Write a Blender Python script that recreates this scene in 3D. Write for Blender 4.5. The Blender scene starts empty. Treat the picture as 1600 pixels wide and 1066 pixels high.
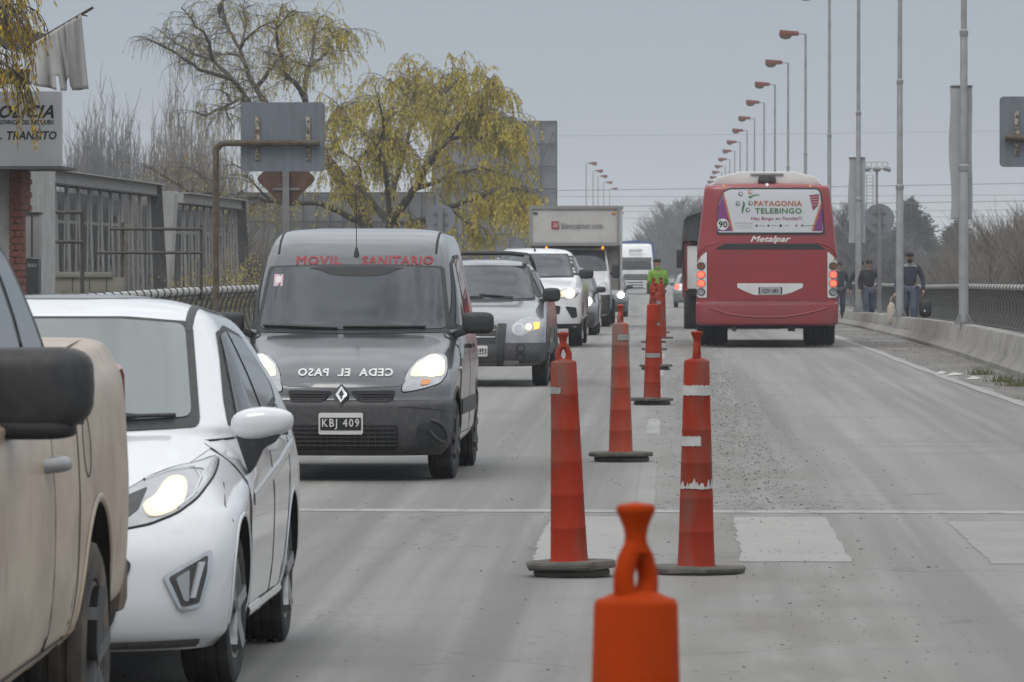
import bpy, bmesh, math, random
import numpy as np
from mathutils import Vector, Matrix, noise as mnoise
from mathutils.bvhtree import BVHTree
from mathutils.geometry import delaunay_2d_cdt
R = math.radians
sc = bpy.context.scene
COL = sc.collection
random.seed(7)

# ------------------------------------------------------------------ camera
F, VX, VY, HC = 8900.0, 1049.0, 400.0, 1.66      # focal length and vanishing point in photo pixels, eye height
YAW, PITCH = math.atan((VX-800)/F), math.atan((533-VY)/F)
cam = bpy.data.cameras.new('camera')
cam.sensor_width = 36; cam.lens = 36*F/1600
cam.clip_start = .5; cam.clip_end = 8000
cam.dof.use_dof = True; cam.dof.focus_distance = 44; cam.dof.aperture_fstop = 20
camo = bpy.data.objects.new('camera', cam); COL.objects.link(camo)
camo.location = (0, 0, HC); camo.rotation_euler = (R(90)-PITCH, 0, YAW)
sc.camera = camo

# ------------------------------------------------------------------ sky, sun, exposure
SUN_EL, SUN_ROT = 52, 205
w = bpy.data.worlds.new('World'); sc.world = w; w.use_nodes = True
nt = w.node_tree; bg = nt.nodes['Background']
sky = nt.nodes.new('ShaderNodeTexSky'); sky.sky_type = 'NISHITA'; sky.sun_disc = False
sky.sun_elevation = R(SUN_EL); sky.sun_rotation = R(SUN_ROT); sky.dust_density = 4; sky.air_density = 1.5
hs = nt.nodes.new('ShaderNodeHueSaturation'); hs.inputs['Saturation'].default_value = .35
nt.links.new(sky.outputs[0], hs.inputs['Color'])
tc = nt.nodes.new('ShaderNodeTexCoord'); sx = nt.nodes.new('ShaderNodeSeparateXYZ')
nt.links.new(tc.outputs['Generated'], sx.inputs[0])
ramp = nt.nodes.new('ShaderNodeValToRGB')           # plain overcast: paler at the horizon line, brighter overhead
cr = ramp.color_ramp
cr.elements[0].position = 0; cr.elements[0].color = (.47, .51, .56, 1)
cr.elements[1].position = 1; cr.elements[1].color = (1.62, 1.66, 1.72, 1)
e = cr.elements.new(.07); e.color = (.372, .435, .502, 1)
e = cr.elements.new(.35); e.color = (.80, .845, .90, 1)
e = cr.elements.new(.7); e.color = (1.4, 1.44, 1.5, 1)
nt.links.new(sx.outputs['Z'], ramp.inputs[0])
cn = nt.nodes.new('ShaderNodeTexNoise'); cn.inputs['Scale'].default_value = 5.5; cn.inputs['Detail'].default_value = 6; cn.inputs['Distortion'].default_value = 1.1
cmap = nt.nodes.new('ShaderNodeMapping'); cmap.inputs['Scale'].default_value = (1, 1, 2.2); nt.links.new(tc.outputs['Generated'], cmap.inputs[0]); nt.links.new(cmap.outputs[0], cn.inputs['Vector'])
cm = nt.nodes.new('ShaderNodeMapRange'); cm.inputs[1].default_value = .3; cm.inputs[2].default_value = .7; cm.inputs[3].default_value = .62; cm.inputs[4].default_value = 1.38
nt.links.new(cn.outputs[0], cm.inputs[0])
sk0 = nt.nodes.new('ShaderNodeVectorMath'); sk0.operation = 'SCALE'; nt.links.new(ramp.outputs[0], sk0.inputs[0])
flat = nt.nodes.new('ShaderNodeMapRange'); flat.inputs[1].default_value = .08; flat.inputs[2].default_value = .3; nt.links.new(sx.outputs['Z'], flat.inputs[0])    # the low sky is an even veil
mf = nt.nodes.new('ShaderNodeMix'); mf.inputs[2].default_value = 1; nt.links.new(flat.outputs[0], mf.inputs[0]); nt.links.new(cm.outputs[0], mf.inputs[3]); nt.links.new(mf.outputs[0], sk0.inputs['Scale'])
sk = nt.nodes.new('ShaderNodeVectorMath'); sk.operation = 'SCALE'; sk.inputs['Scale'].default_value = 10
nt.links.new(sk0.outputs[0], sk.inputs[0])
mx = nt.nodes.new('ShaderNodeMix'); mx.data_type = 'RGBA'; mx.inputs[0].default_value = .88
nt.links.new(hs.outputs[0], mx.inputs[6]); nt.links.new(sk.outputs[0], mx.inputs[7])
nt.links.new(mx.outputs[2], bg.inputs['Color']); bg.inputs['Strength'].default_value = .1
sun = bpy.data.lights.new('sun', 'SUN'); sun.energy = .9; sun.angle = R(25); sun.color = (1, .96, .9)
suno = bpy.data.objects.new('sun', sun); COL.objects.link(suno)
_a, _e = R(SUN_ROT), R(SUN_EL)
suno.rotation_euler = Vector((math.sin(_a)*math.cos(_e), math.cos(_a)*math.cos(_e), math.sin(_e))).to_track_quat('Z', 'Y').to_euler()
vs = sc.view_settings
vs.view_transform = 'Standard'; vs.look = 'None'; vs.exposure = 0; vs.gamma = 1; vs.use_curve_mapping = False
sc.render.engine = 'CYCLES'
sc.cycles.use_denoising = True
sc.cycles.max_bounces = 6; sc.cycles.volume_bounces = 1; sc.cycles.transparent_max_bounces = 8
sc.cycles.caustics_reflective = False; sc.cycles.caustics_refractive = False
sc.cycles.sample_clamp_indirect = 4

# ------------------------------------------------------------------ where things stand
def zr(y):      # height of the carriageway: level approach, then the bridge falls away gently
    return float(np.interp(y, [-60, 97, 115, 140, 167, 250, 390, 700, 2500], [0, 0, -.04, -.14, -.30, -.58, -.97, -1.7, -5]))
_cr = camo.rotation_euler.to_matrix()
def at(px, py, y):                                  # photo pixel at distance y along the road -> world point
    v = _cr @ Vector(((px-800)/F, (533-py)/F, -1)); return Vector((0, 0, HC)) + v*(y/v.y)

# ------------------------------------------------------------------ materials
ALB = .80
def _set(b, k, v):
    if k in b.inputs: b.inputs[k].default_value = v
def mat(name, col, rough=.6, metal=0, coat=0, spec=.5, emit=0, ior=None, noise=None, noise2=None, bump=None, alpha=None, coat_rough=.05, vary=False):
    """principled material; noise=(scale, colour, lo, hi[, stretch]) mixes a second colour by a noise pattern"""
    if not emit:                                # real-world reflectances: everything a little darker than it looks
        col = tuple(q*ALB for q in col); noise, noise2 = [nz and (nz[0], tuple(q*ALB for q in nz[1]), *nz[2:]) for nz in (noise, noise2)]
    m = bpy.data.materials.new(name); m.use_nodes = True
    n, l = m.node_tree.nodes, m.node_tree.links; b = n['Principled BSDF']
    c = (*col, 1); _set(b, 'Base Color', c); _set(b, 'Roughness', rough); _set(b, 'Metallic', metal)
    _set(b, 'Coat Weight', coat); _set(b, 'Coat Roughness', coat_rough); _set(b, 'Specular IOR Level', spec)
    if ior: _set(b, 'IOR', ior)
    if emit: _set(b, 'Emission Color', c); _set(b, 'Emission Strength', emit)
    if noise or bump: t = n.new('ShaderNodeTexCoord')
    prev = None
    for nz in (noise, noise2):
        if not nz: continue
        x = n.new('ShaderNodeTexNoise'); x.inputs['Scale'].default_value = nz[0]; x.inputs['Detail'].default_value = 6
        src = t.outputs['Object']
        if vary:
            oi = n.new('ShaderNodeObjectInfo'); va = n.new('ShaderNodeVectorMath'); va.operation = 'MULTIPLY_ADD'; va.inputs[1].default_value = (37, 53, 29); l.new(oi.outputs['Random'], va.inputs[0]); l.new(src, va.inputs[2]); src = va.outputs[0]
        if len(nz) > 4:
            mp = n.new('ShaderNodeMapping'); mp.inputs['Scale'].default_value = nz[4]; l.new(src, mp.inputs[0]); src = mp.outputs[0]
        l.new(src, x.inputs['Vector'])
        mr = n.new('ShaderNodeMapRange'); mr.inputs[1].default_value = nz[2]; mr.inputs[2].default_value = nz[3]
        l.new(x.outputs[0], mr.inputs[0])
        q = n.new('ShaderNodeMix'); q.data_type = 'RGBA'
        if prev is None: q.inputs[6].default_value = c
        else: l.new(prev, q.inputs[6])
        q.inputs[7].default_value = (*nz[1], 1)
        l.new(mr.outputs[0], q.inputs[0]); prev = q.outputs[2]
    if prev is not None: l.new(prev, b.inputs['Base Color'])
    if bump:
        x = n.new('ShaderNodeTexNoise'); x.inputs['Scale'].default_value = bump[0]; x.inputs['Detail'].default_value = 8
        l.new(t.outputs['Object'], x.inputs['Vector'])
        bp = n.new('ShaderNodeBump'); bp.inputs['Strength'].default_value = bump[1]; bp.inputs['Distance'].default_value = .02
        l.new(x.outputs[0], bp.inputs['Height']); l.new(bp.outputs[0], b.inputs['Normal'])
    return m

# ------------------------------------------------------------------ mesh building
class MB:
    def __init__(s): s.v = []; s.f = []
    def add(s, vs, fs):
        o = len(s.v); s.v += [tuple(p) for p in vs]; s.f += [tuple(i+o for i in f) for f in fs]; return s
    def box(s, c, d, rz=0, rx=0, ry=0, taper=1):
        m = Matrix.Translation(c) @ Matrix.Rotation(rz, 4, 'Z') @ Matrix.Rotation(ry, 4, 'Y') @ Matrix.Rotation(rx, 4, 'X')
        x, y, z = d[0]/2, d[1]/2, d[2]/2
        p = [(-x,-y,-z),(x,-y,-z),(x,y,-z),(-x,y,-z),(-x*taper,-y*taper,z),(x*taper,-y*taper,z),(x*taper,y*taper,z),(-x*taper,y*taper,z)]
        return s.add([m @ Vector(q) for q in p], [(3,2,1,0),(4,5,6,7),(0,1,5,4),(1,2,6,5),(2,3,7,6),(3,0,4,7)])
    def bar(s, a, b, wx, wz):       # rectangular bar from a to b
        a, b = Vector(a), Vector(b); d = (b-a).normalized()
        u = d.cross(Vector((0,0,1)));
        if u.length < 1e-4: u = Vector((1,0,0))
        u.normalize(); v = u.cross(d).normalized()
        p = [q + u*wx/2*i + v*wz/2*j for q in (a, b) for i, j in ((-1,-1),(1,-1),(1,1),(-1,1))]
        return s.add(p, [(0,1,2,3),(7,6,5,4),(0,4,5,1),(1,5,6,2),(2,6,7,3),(3,7,4,0)])
    def tube(s, pts, r, n=8, caps=True):
        pts = [Vector(p) for p in pts]; k = len(pts)
        rr = r if isinstance(r, (list, tuple)) else [r]*k
        u = None; vs = []
        for i, p in enumerate(pts):
            t = (pts[min(i+1, k-1)] - pts[max(i-1, 0)])
            if t.length < 1e-9: t = Vector((0,0,1))
            t.normalize()
            if u is None:
                u = t.cross(Vector((0,0,1)))
                if u.length < .02: u = t.cross(Vector((1,0,0)))
            u = (u - t*u.dot(t))
            if u.length < 1e-6: u = t.orthogonal()
            u.normalize(); w_ = t.cross(u)
            vs += [p + (u*math.cos(2*math.pi*j/n) + w_*math.sin(2*math.pi*j/n))*rr[i] for j in range(n)]
        fs = [(i*n+j, i*n+(j+1)%n, (i+1)*n+(j+1)%n, (i+1)*n+j) for i in range(k-1) for j in range(n)]
        if caps: fs += [tuple(range(n-1, -1, -1)), tuple(range((k-1)*n, k*n))]
        return s.add(vs, fs)
    def lathe(s, prof, n=24, c=(0,0,0), axis='z', caps=True):   # prof: (radius, along)
        vs = []
        for r, a in prof:
            for j in range(n):
                x, y = r*math.cos(2*math.pi*j/n), r*math.sin(2*math.pi*j/n)
                q = (x, y, a) if axis == 'z' else (a, x, y) if axis == 'x' else (y, a, x)
                vs.append(Vector(q)+Vector(c))
        k = len(prof)
        fs = [(i*n+j, i*n+(j+1)%n, (i+1)*n+(j+1)%n, (i+1)*n+j) for i in range(k-1) for j in range(n)]
        if caps:
            if prof[0][0] > 1e-5: fs.append(tuple(range(n-1, -1, -1)))
            if prof[-1][0] > 1e-5: fs.append(tuple(range((k-1)*n, k*n)))
        return s.add(vs, fs)
    def prism(s, poly, fn, a, b):   # 2-D outline extruded; fn(u,v,h)->point
        n = len(poly)
        return s.add([fn(u, v, a) for u, v in poly] + [fn(u, v, b) for u, v in poly],
            [tuple(range(n-1,-1,-1)), tuple(range(n, 2*n))] + [(i, (i+1)%n, n+(i+1)%n, n+i) for i in range(n)])
    def ball(s, c, r, n=10, m=8):
        r = r if isinstance(r, (tuple, list)) else (r, r, r); vs = []; c = Vector(c)
        for i in range(m+1):
            th = math.pi*i/m
            for j in range(n):
                ph = 2*math.pi*j/n
                vs.append(c+Vector((r[0]*math.sin(th)*math.cos(ph), r[1]*math.sin(th)*math.sin(ph), r[2]*math.cos(th))))
        return s.add(vs, [(i*n+j, (i+1)*n+j, (i+1)*n+(j+1)%n, i*n+(j+1)%n) for i in range(m) for j in range(n)])
    def mesh(s, name, m=None, smooth=True, ang=35, bevel=0):
        me = bpy.data.meshes.new(name); me.from_pydata(s.v, [], s.f); 
        if bevel or smooth:
            b = bmesh.new(); b.from_mesh(me)
            bmesh.ops.remove_doubles(b, verts=b.verts, dist=1e-5)
            bmesh.ops.recalc_face_normals(b, faces=b.faces)
            if bevel:
                ed = [e for e in b.edges if len(e.link_faces) == 2 and e.calc_face_angle(0) > R(30)]
                bmesh.ops.bevel(b, geom=ed, offset=bevel, segments=2, profile=.6, affect='EDGES', clamp_overlap=True)
            b.to_mesh(me); b.free()
        if smooth:
            me.shade_smooth(); me.set_sharp_from_angle(angle=R(ang))
        if m: me.materials.append(m)
        return me
    def build(s, name, m, parent=None, smooth=True, ang=35, bevel=0, **kw):
        return link(name, s.mesh(name, m, smooth, ang, bevel), parent, **kw)

def blob(c, r, e=.5, n=20, m=12, rz=0, shape=None):
    """superellipsoid"""
    b = MB(); vs = []; q = Matrix.Rotation(rz, 3, 'Z')
    f = lambda v, p: math.copysign(abs(v)**p, v)
    for i in range(m+1):
        a = -math.pi/2+math.pi*i/m
        for j in range(n):
            p = 2*math.pi*j/n
            v = Vector((r[0]*f(math.cos(a), e)*f(math.cos(p), e), r[1]*f(math.cos(a), e)*f(math.sin(p), e), r[2]*f(math.sin(a), e)))
            if shape: v = Vector(shape(*v))
            vs.append(Vector(c)+q@v)
    b.add(vs, [(i*n+j, i*n+(j+1) % n, (i+1)*n+(j+1) % n, (i+1)*n+j) for i in range(m) for j in range(n)])
    return b
def link(name, data, parent=None, **kw):
    o = bpy.data.objects.new(name, data); COL.objects.link(o)
    if parent is not None: o.parent = parent
    tag(o, **kw); return o
def tag(o, label=None, cat=None, group=None, kind=None):
    if label: o['label'] = label
    if cat: o['category'] = cat
    if group: o['group'] = group
    if kind: o['kind'] = kind
    return o
def thing(name, label, cat, loc=(0,0,0), rz=0, group=None):
    o = link(name, None, None, label=label, cat=cat, group=group)
    o.location = loc; o.rotation_euler = (0, 0, rz); o.empty_display_size = .2; return o
def copy_tree(o, parent=None):
    c = o.copy(); COL.objects.link(c); c.parent = parent
    for ch in o.children: copy_tree(ch, c)
    return c
def rc(poly, r=.035, n=3):          # corners rounded to a given radius
    q = []; k = len(poly)
    for i in range(k):
        p = Vector(poly[i]); a = Vector(poly[i-1])-p; b = Vector(poly[(i+1) % k])-p
        ra, rb = min(r, a.length*.4), min(r, b.length*.4); A = p+a.normalized()*ra; B = p+b.normalized()*rb
        for j in range(n+1):
            t = j/n; v = A*(1-t)**2+p*2*t*(1-t)+B*t*t; q.append((v.x, v.y))
    return q
def rnd(poly, n=2, closed=True):   # corner cutting
    if n == 1: return rc(poly)
    for _ in range(n):
        q = []; k = len(poly)
        for i in range(k):
            a, b = poly[i], poly[(i+1) % k]
            q += [(a[0]*.75+b[0]*.25, a[1]*.75+b[1]*.25), (a[0]*.25+b[0]*.75, a[1]*.25+b[1]*.75)]
        poly = q
    return poly
def rrect(x0, z0, x1, z1, r=.02, n=3):
    out = []
    for cx, cz, a0 in ((x1-r, z1-r, 0), (x0+r, z1-r, 90), (x0+r, z0+r, 180), (x1-r, z0+r, 270)):
        out += [(cx+r*math.cos(R(a0+90*i/n)), cz+r*math.sin(R(a0+90*i/n))) for i in range(n+1)]
    return out
def circ(x, z, r, n=20, rz=None): return [(x+r*math.cos(2*math.pi*i/n), z+(rz or r)*math.sin(2*math.pi*i/n)) for i in range(n)]
def flip(poly): return [(-u, v) for u, v in poly]

_fonts = {}
def text_tris(s, size=1, shear=0, width=None, offset=0, mirror=False, space=1, height=None, bold=0):
    """lettering as flat triangles, centred on 0: (verts2d, faces)"""
    cu = bpy.data.curves.new('t', 'FONT'); cu.body = s; cu.size = size; cu.shear = shear; cu.space_character = space
    cu.align_x = 'CENTER'; cu.align_y = 'CENTER'; cu.resolution_u = 2
    o = bpy.data.objects.new('t', cu); COL.objects.link(o)
    dg = bpy.context.evaluated_depsgraph_get(); me = o.evaluated_get(dg).to_mesh()
    v = [(p.co.x, p.co.y) for p in me.vertices]; f = [tuple(p.vertices) for p in me.polygons]
    o.to_mesh_clear(); bpy.data.objects.remove(o); bpy.data.curves.remove(cu)
    if offset: bold, = (offset,)
    if bold:                                    # heavier strokes: every outline pushed outwards
        ec = {}; own = {}
        for t in f:
            for i in range(len(t)):
                q = (t[i], t[(i+1) % len(t)]); k_ = tuple(sorted(q)); ec[k_] = ec.get(k_, 0)+1; own[k_] = q
        nb = {}
        for k_, c_ in ec.items():
            if c_ == 1:
                i, j = own[k_]; d = Vector(v[j])-Vector(v[i])
                if d.length < 1e-6: continue
                n_ = Vector((d.y, -d.x)).normalized()
                for q in (i, j): nb.setdefault(q, []).append(n_)
        idx = {}
        for q, ns in nb.items():
            m_ = sum(ns, Vector((0, 0))); l_ = m_.length
            m_ = ns[0] if l_ < .2 else m_/l_*min(len(ns)/l_, 1.6)
            idx[q] = len(v); v.append((v[q][0]+m_.x*bold, v[q][1]+m_.y*bold))
        for k_, c_ in ec.items():
            if c_ == 1 and own[k_][0] in idx and own[k_][1] in idx:
                i, j = own[k_]; f.append((j, i, idx[i], idx[j]))
    xs = [p[0] for p in v]; ys = [p[1] for p in v]; cx, cy = (min(xs)+max(xs))/2, (min(ys)+max(ys))/2
    k = (width/(max(xs)-min(xs))) if width else 1
    ky = height/(max(ys)-min(ys)) if height else 1
    v = [((-1 if mirror else 1)*(p[0]-cx)*k, (p[1]-cy)*ky) for p in v]
    return v, f
def text_obj(name, s, fn, m, parent, size, **kw):   # fn(u,v)->point
    v, f = text_tris(s, size, **kw); b = MB(); b.add([fn(*p) for p in v], f)
    return b.build(name, m, parent, smooth=False)

# ------------------------------------------------------------------ vehicle bodies: a stack of rounded outlines, front and rear profile given
def _pchip(cols, k):
    n = len(cols); x = np.arange(n); out = []
    a = np.array(cols, float); d = np.diff(a, axis=0); m = np.zeros_like(a)
    for i in range(1, n-1):
        s = d[i-1]*d[i] > 0
        m[i] = np.where(s, 2*d[i-1]*d[i]/np.where(s, d[i-1]+d[i], 1), 0)
    m[0] = d[0]; m[-1] = d[-1]
    for i in range(n-1):
        for j in range(k):
            t = j/k; h00 = 2*t**3-3*t**2+1; h10 = t**3-2*t**2+t; h01 = -2*t**3+3*t**2; h11 = t**3-t**2
            out.append(h00*a[i]+h10*m[i]+h01*a[i+1]+h11*m[i+1])
    out.append(a[-1]); return out
class Shell:
    """rows: (yf, zf, yb, zb, halfwidth, corner depth front, power front, corner depth back, power back, crown)"""
    def __init__(s, rows, k=4, nf=12, ns=14, nb=7, deform=None):
        rr = _pchip(rows, k); vs = []
        for yf, zf, yb, zb, hw, cf, pf, cb, pb, crown in rr:
            half = []
            for i in range(nf+1):
                a = math.pi/2*i/nf; q = 2/pf
                half.append((hw*math.sin(a)**q, yf+cf*(1-max(math.cos(a), 0)**q), 1))
            y0, y1 = yf+cf, yb-cb
            for i in range(1, ns): half.append((hw, y0+(y1-y0)*i/ns, 1))
            for i in range(nb+1):
                a = math.pi/2*(1-i/nb); q = 2/pb
                half.append((hw*max(math.sin(a), 0)**q, yb-cb*(1-max(math.cos(a), 0)**q), 1))
            pts = []
            for x, y, _ in half:
                u = min(max((y-yf)/max(yb-yf, 1e-6), 0), 1)
                z = zf+(zb-zf)*u - crown*(x/max(hw, 1e-6))**2
                pts.append(Vector((x, y, z)))
            loop = pts + [Vector((-p.x, p.y, p.z)) for p in pts[-2:0:-1]]
            if deform: loop = [Vector(deform(*p)) for p in loop]
            vs += loop
        n = len(loop); K = len(rr); H = len(pts)
        fs = [(i*n+j, i*n+(j+1) % n, (i+1)*n+(j+1) % n, (i+1)*n+j) for i in range(K-1) for j in range(n)]
        for base, fl in ((0, True), ((K-1)*n, False)):
            for j in range(H-1):
                a, b = base+j, base+j+1; c, d = base+(n-j-1) % n, base+(n-j) % n
                q = [a, b, c, d]; q = [q[i] for i in range(4) if q[i] not in q[:i]]
                if len(q) < 3: continue
                fs.append(tuple(q[::-1] if fl else q))
        s.mb = MB(); s.v, s.f = vs, fs
        s.bvh = BVHTree.FromPolygons(vs, fs)
    def hit(s, view, u, v):
        o, d = {'front': (Vector((u, -20, v)), Vector((0, 1, 0))), 'rear': (Vector((u, 40, v)), Vector((0, -1, 0))),
                'side': (Vector((10, u, v)), Vector((-1, 0, 0))), 'sideR': (Vector((-10, u, v)), Vector((1, 0, 0))),
                'top': (Vector((u, v, 20)), Vector((0, 0, -1)))}[view]
        p, n, _, _ = s.bvh.ray_cast(o, d)
        if p is None:
            g = {'front': Vector((u, 0, v)), 'rear': Vector((u, 5, v)), 'side': Vector((1, u, v)), 'sideR': Vector((-1, u, v)), 'top': Vector((u, v, 1.5))}[view]
            p, n, _, _ = s.bvh.find_nearest(g)
        if n.dot(d) > 0: n = -n
        return p, n
    def patch(s, name, poly, view, m, parent, off=.004, res=.06, depth=.012, **kw):
        n = len(poly); P = []
        for i in range(n):      # outline resampled
            a, b = Vector(poly[i]), Vector(poly[(i+1) % n]); k = max(1, int((b-a).length/res))
            P += [a+(b-a)*j/k for j in range(k)]
        nb = len(P); xs = [p.x for p in P]; ys = [p.y for p in P]; inner = []
        x = min(xs)+res*.5
        while x < max(xs):
            y = min(ys)+res*.5
            while y < max(ys):
                ins = False; near = False
                for i in range(nb):
                    a, b = P[i], P[(i+1) % nb]
                    if (a.y > y) != (b.y > y) and x < (b.x-a.x)*(y-a.y)/(b.y-a.y)+a.x: ins = not ins
                    if (a.x-x)**2+(a.y-y)**2 < (res*.35)**2: near = True
                if ins and not near: inner.append(Vector((x, y)))
                y += res
            x += res
        V, E, T, *_ = delaunay_2d_cdt(P+inner, [(i, (i+1) % nb) for i in range(nb)], [], 1, 1e-6)
        mb = MB(); hs_ = [s.hit(view, p.x, p.y) for p in V]
        top = [p+q*off for p, q in hs_]; mb.add(top, T)
        ec = {}
        for t in T:
            for i in range(len(t)):
                e_ = (t[i], t[(i+1) % len(t)]); ec[tuple(sorted(e_))] = ec.get(tuple(sorted(e_)), 0)+1
        bd = [e_ for e_, c in ec.items() if c == 1]; low = {}
        for e_ in bd:
            for i in e_:
                if i not in low: low[i] = len(mb.v); mb.v.append(tuple(hs_[i][0]-hs_[i][1]*depth))
        for a, b in bd: mb.f.append((a, b, low[b], low[a]))
        return mb.build(name, m, parent, ang=50, **kw)
    def seam(s, name, line, view, m, parent, w=.008, off=.0025, res=.05, closed=False, **kw):
        pts = [Vector(p) for p in line]; 
        if closed: pts.append(pts[0])
        Q = []
        for a, b in zip(pts, pts[1:]):
            k = max(1, int((b-a).length/res)); Q += [a+(b-a)*j/k for j in range(k)]
        Q.append(pts[-1]); H = [s.hit(view, p.x, p.y) for p in Q]; mb = MB(); vs = []
        for i, (p, n) in enumerate(H):
            t = (H[min(i+1, len(H)-1)][0]-H[max(i-1, 0)][0]).normalized(); sd = t.cross(n).normalized()
            vs += [p+sd*w/2+n*off*.2, p+sd*w/4+n*off, p-sd*w/4+n*off, p-sd*w/2+n*off*.2]
        fs = [(4*i+j, 4*i+j+1, 4*i+j+5, 4*i+j+4) for i in range(len(H)-1) for j in range(3)]
        return mb.add(vs, fs).build(name, m, parent, ang=80, **kw)
    def text(s, name, txt, u, v, view, m, parent, size, off=.004, **kw):
        return text_obj(name, txt, lambda a, b: (lambda h: h[0]+h[1]*off)(s.hit(view, u+a, v+b)), m, parent, size, **kw)
    def body(s, name, m, parent, arches=(), zones=None):
        """arches: (y, z, r, half-depth from side); zones: [(name, material, test(centre, normal))] split off as parts of their own"""
        mb = MB(); mb.v = [tuple(p) for p in s.v]; mb.f = list(s.f)
        me = mb.mesh(name, m); o = link(name, me, parent)
        if arches:
            cu = MB()
            for y, z, r, depth in arches:
                for sg in (1, -1):
                    hw = max(p.x for p in s.v)
                    n = 40; x0, x1 = sorted((sg*(hw-depth), sg*(hw+.3)))
                    cu.add([(x0, y+r*math.cos(2*math.pi*j/n), z+r*math.sin(2*math.pi*j/n)) for j in range(n)] +
                           [(x1, y+r*math.cos(2*math.pi*j/n), z+r*math.sin(2*math.pi*j/n)) for j in range(n)],
                           [tuple(range(n)), tuple(range(2*n-1, n-1, -1))] + [(j, n+j, n+(j+1) % n, (j+1) % n) for j in range(n)])
            cme = cu.mesh('cut', M['liner'], smooth=True); co = link('cut', cme)
            par = o.parent; o.parent = None
            md = o.modifiers.new('b', 'BOOLEAN'); md.operation = 'DIFFERENCE'; md.object = co; md.solver = 'EXACT'; md.material_mode = 'TRANSFER'
            dg = bpy.context.evaluated_depsgraph_get(); ne = bpy.data.meshes.new_from_object(o.evaluated_get(dg))
            o.modifiers.clear(); o.data = ne; bpy.data.objects.remove(co); o.parent = par; ne.name = name
            ne.shade_smooth(); ne.set_sharp_from_angle(angle=R(38))
        if zones:
            for zn, zm, test in zones:
                b = bmesh.new(); b.from_mesh(o.data); b.normal_update()
                keep = [f for f in b.faces if test(f.calc_center_median(), f.normal)]
                ks = set(keep)
                b2 = b.copy(); i2 = {f.index for f in keep}; b2.faces.ensure_lookup_table()
                bmesh.ops.delete(b2, geom=[f for f in b2.faces if f.index not in i2], context='FACES')
                bmesh.ops.delete(b, geom=keep, context='FACES')
                mats = list(o.data.materials); b.to_mesh(o.data); b.free()
                z = bpy.data.meshes.new(zn)
                for i, q in enumerate(mats): z.materials.append(zm if i == 0 else q)
                b2.to_mesh(z); b2.free(); z.set_sharp_from_angle(angle=R(38))
                link(zn, z, parent)
        return o

def wheel(parent, x, y, r, wd, m_rim, spokes=5, steer=0, rimr=None, dusty=False, plain=False):
    sg = 1 if x > 0 else -1
    e = link('wheel', None, parent); e.location = (x, y, r); e.rotation_euler = (0, 0, steer + (0 if sg > 0 else math.pi))
    rr = rimr or r*.66; h = wd/2
    prof = [(rr, -h*.8), (rr+.01, -h*.9), (r*.9, -h), (r*.975, -h*.9), (r, -h*.7)]
    for q in (-.45, 0, .45):
        prof += [(r, h*(q-.1)), (r*.975, h*(q-.07)), (r*.975, h*(q+.07)), (r, h*(q+.1))]
    prof += [(r, h*.7), (r*.975, h*.9), (r*.9, h), (rr+.012, h*.92), (rr, h*.8), (rr*.95, h*.2), (rr*.9, -h*.8)]
    ty = MB().lathe(prof, 32, axis='x', caps=False).build('tyre', M['tyre_dusty'] if dusty else M['tyre'], e, ang=40)
    b = MB().lathe([(rr*1.0, h*.78), (rr*1.0, h*.9), (rr*.94, h*.9), (rr*.9, h*.35), (rr*.3, h*.28), (.001, h*.28)], 28, axis='x', caps=False)
    if not plain:
        for i in range(spokes):
            a = 2*math.pi*i/spokes+.3
            p = lambda q: Vector((h*.62, rr*q*math.cos(a), rr*q*math.sin(a)))
            b.bar(p(.12), p(.95)+Vector((h*.15, 0, 0)), .07*r/.3, .05)
        b.lathe([(rr*.22, h*.3), (rr*.22, h*.72), (rr*.1, h*.8), (.001, h*.8)], 14, axis='x', caps=False)
    b.build('rim', m_rim, e, ang=40)
    MB().lathe([(rr*.99, -h*.75), (.001, -h*.75)], 20, axis='x', caps=False).build('brake_disc', M['liner'], e)
    return e

M = {}
def mk(key, *a, **k): M[key] = mat(key, *a, **k); return M[key]
mk('liner', (.012, .012, .012), .9)
mk('tyre', (.022, .022, .023), .85, noise=(9, (.07, .066, .06), .5, .8), bump=(60, .25))
mk('tyre_dusty', (.035, .033, .03), .9, noise=(6, (.16, .13, .10), .4, .7))
mk('rim', (.45, .46, .47), .35, .8, noise=(14, (.2, .18, .16), .5, .75))
mk('rim_dark', (.12, .12, .12), .5, .5)
mk('black_plastic', (.022, .023, .025), .55, noise=(25, (.04, .04, .04), .4, .7))
mk('grey_plastic', (.05, .05, .053), .6, noise=(20, (.085, .082, .08), .4, .75))
mk('gap', (.012, .012, .013), .7)
mk('chrome', (.7, .71, .72), .15, 1)
mk('glass_dark', (.018, .022, .026), .03, ior=1.6)
mk('glass_sky', (.17, .195, .192), .04, ior=1.65, noise=(1.6, (.15, .172, .172), .4, .66, (1, 1, 2.5)))  # sky reflection and its soft waves put into the glass colour
mk('lamp_reflector', (.42, .43, .44), .18, .55, coat=.8)
mk('lamp_clear', (.58, .6, .62), .12, .35, coat=1)
mk('lamp_glow', (1, .86, .60), .3, emit=.58); mk('lamp_halo', (.75, .66, .50), .3, emit=.34)
mk('lamp_core', (1, .93, .76), .3, emit=5)
mk('amber', (.75, .27, .04), .25, coat=1)
mk('amber_lit', (1, .42, .06), .25, emit=1.4)
mk('red_lit', (1, .09, .05), .3, emit=2.2)
mk('red_lens', (.35, .02, .02), .2, coat=1)
mk('white_print', (.72, .72, .70), .6)
mk('red_print', (.27, .022, .03), .55)
mk('black_print', (.015, .015, .017), .6)
mk('plate_black', (.012, .012, .014), .4)
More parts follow.
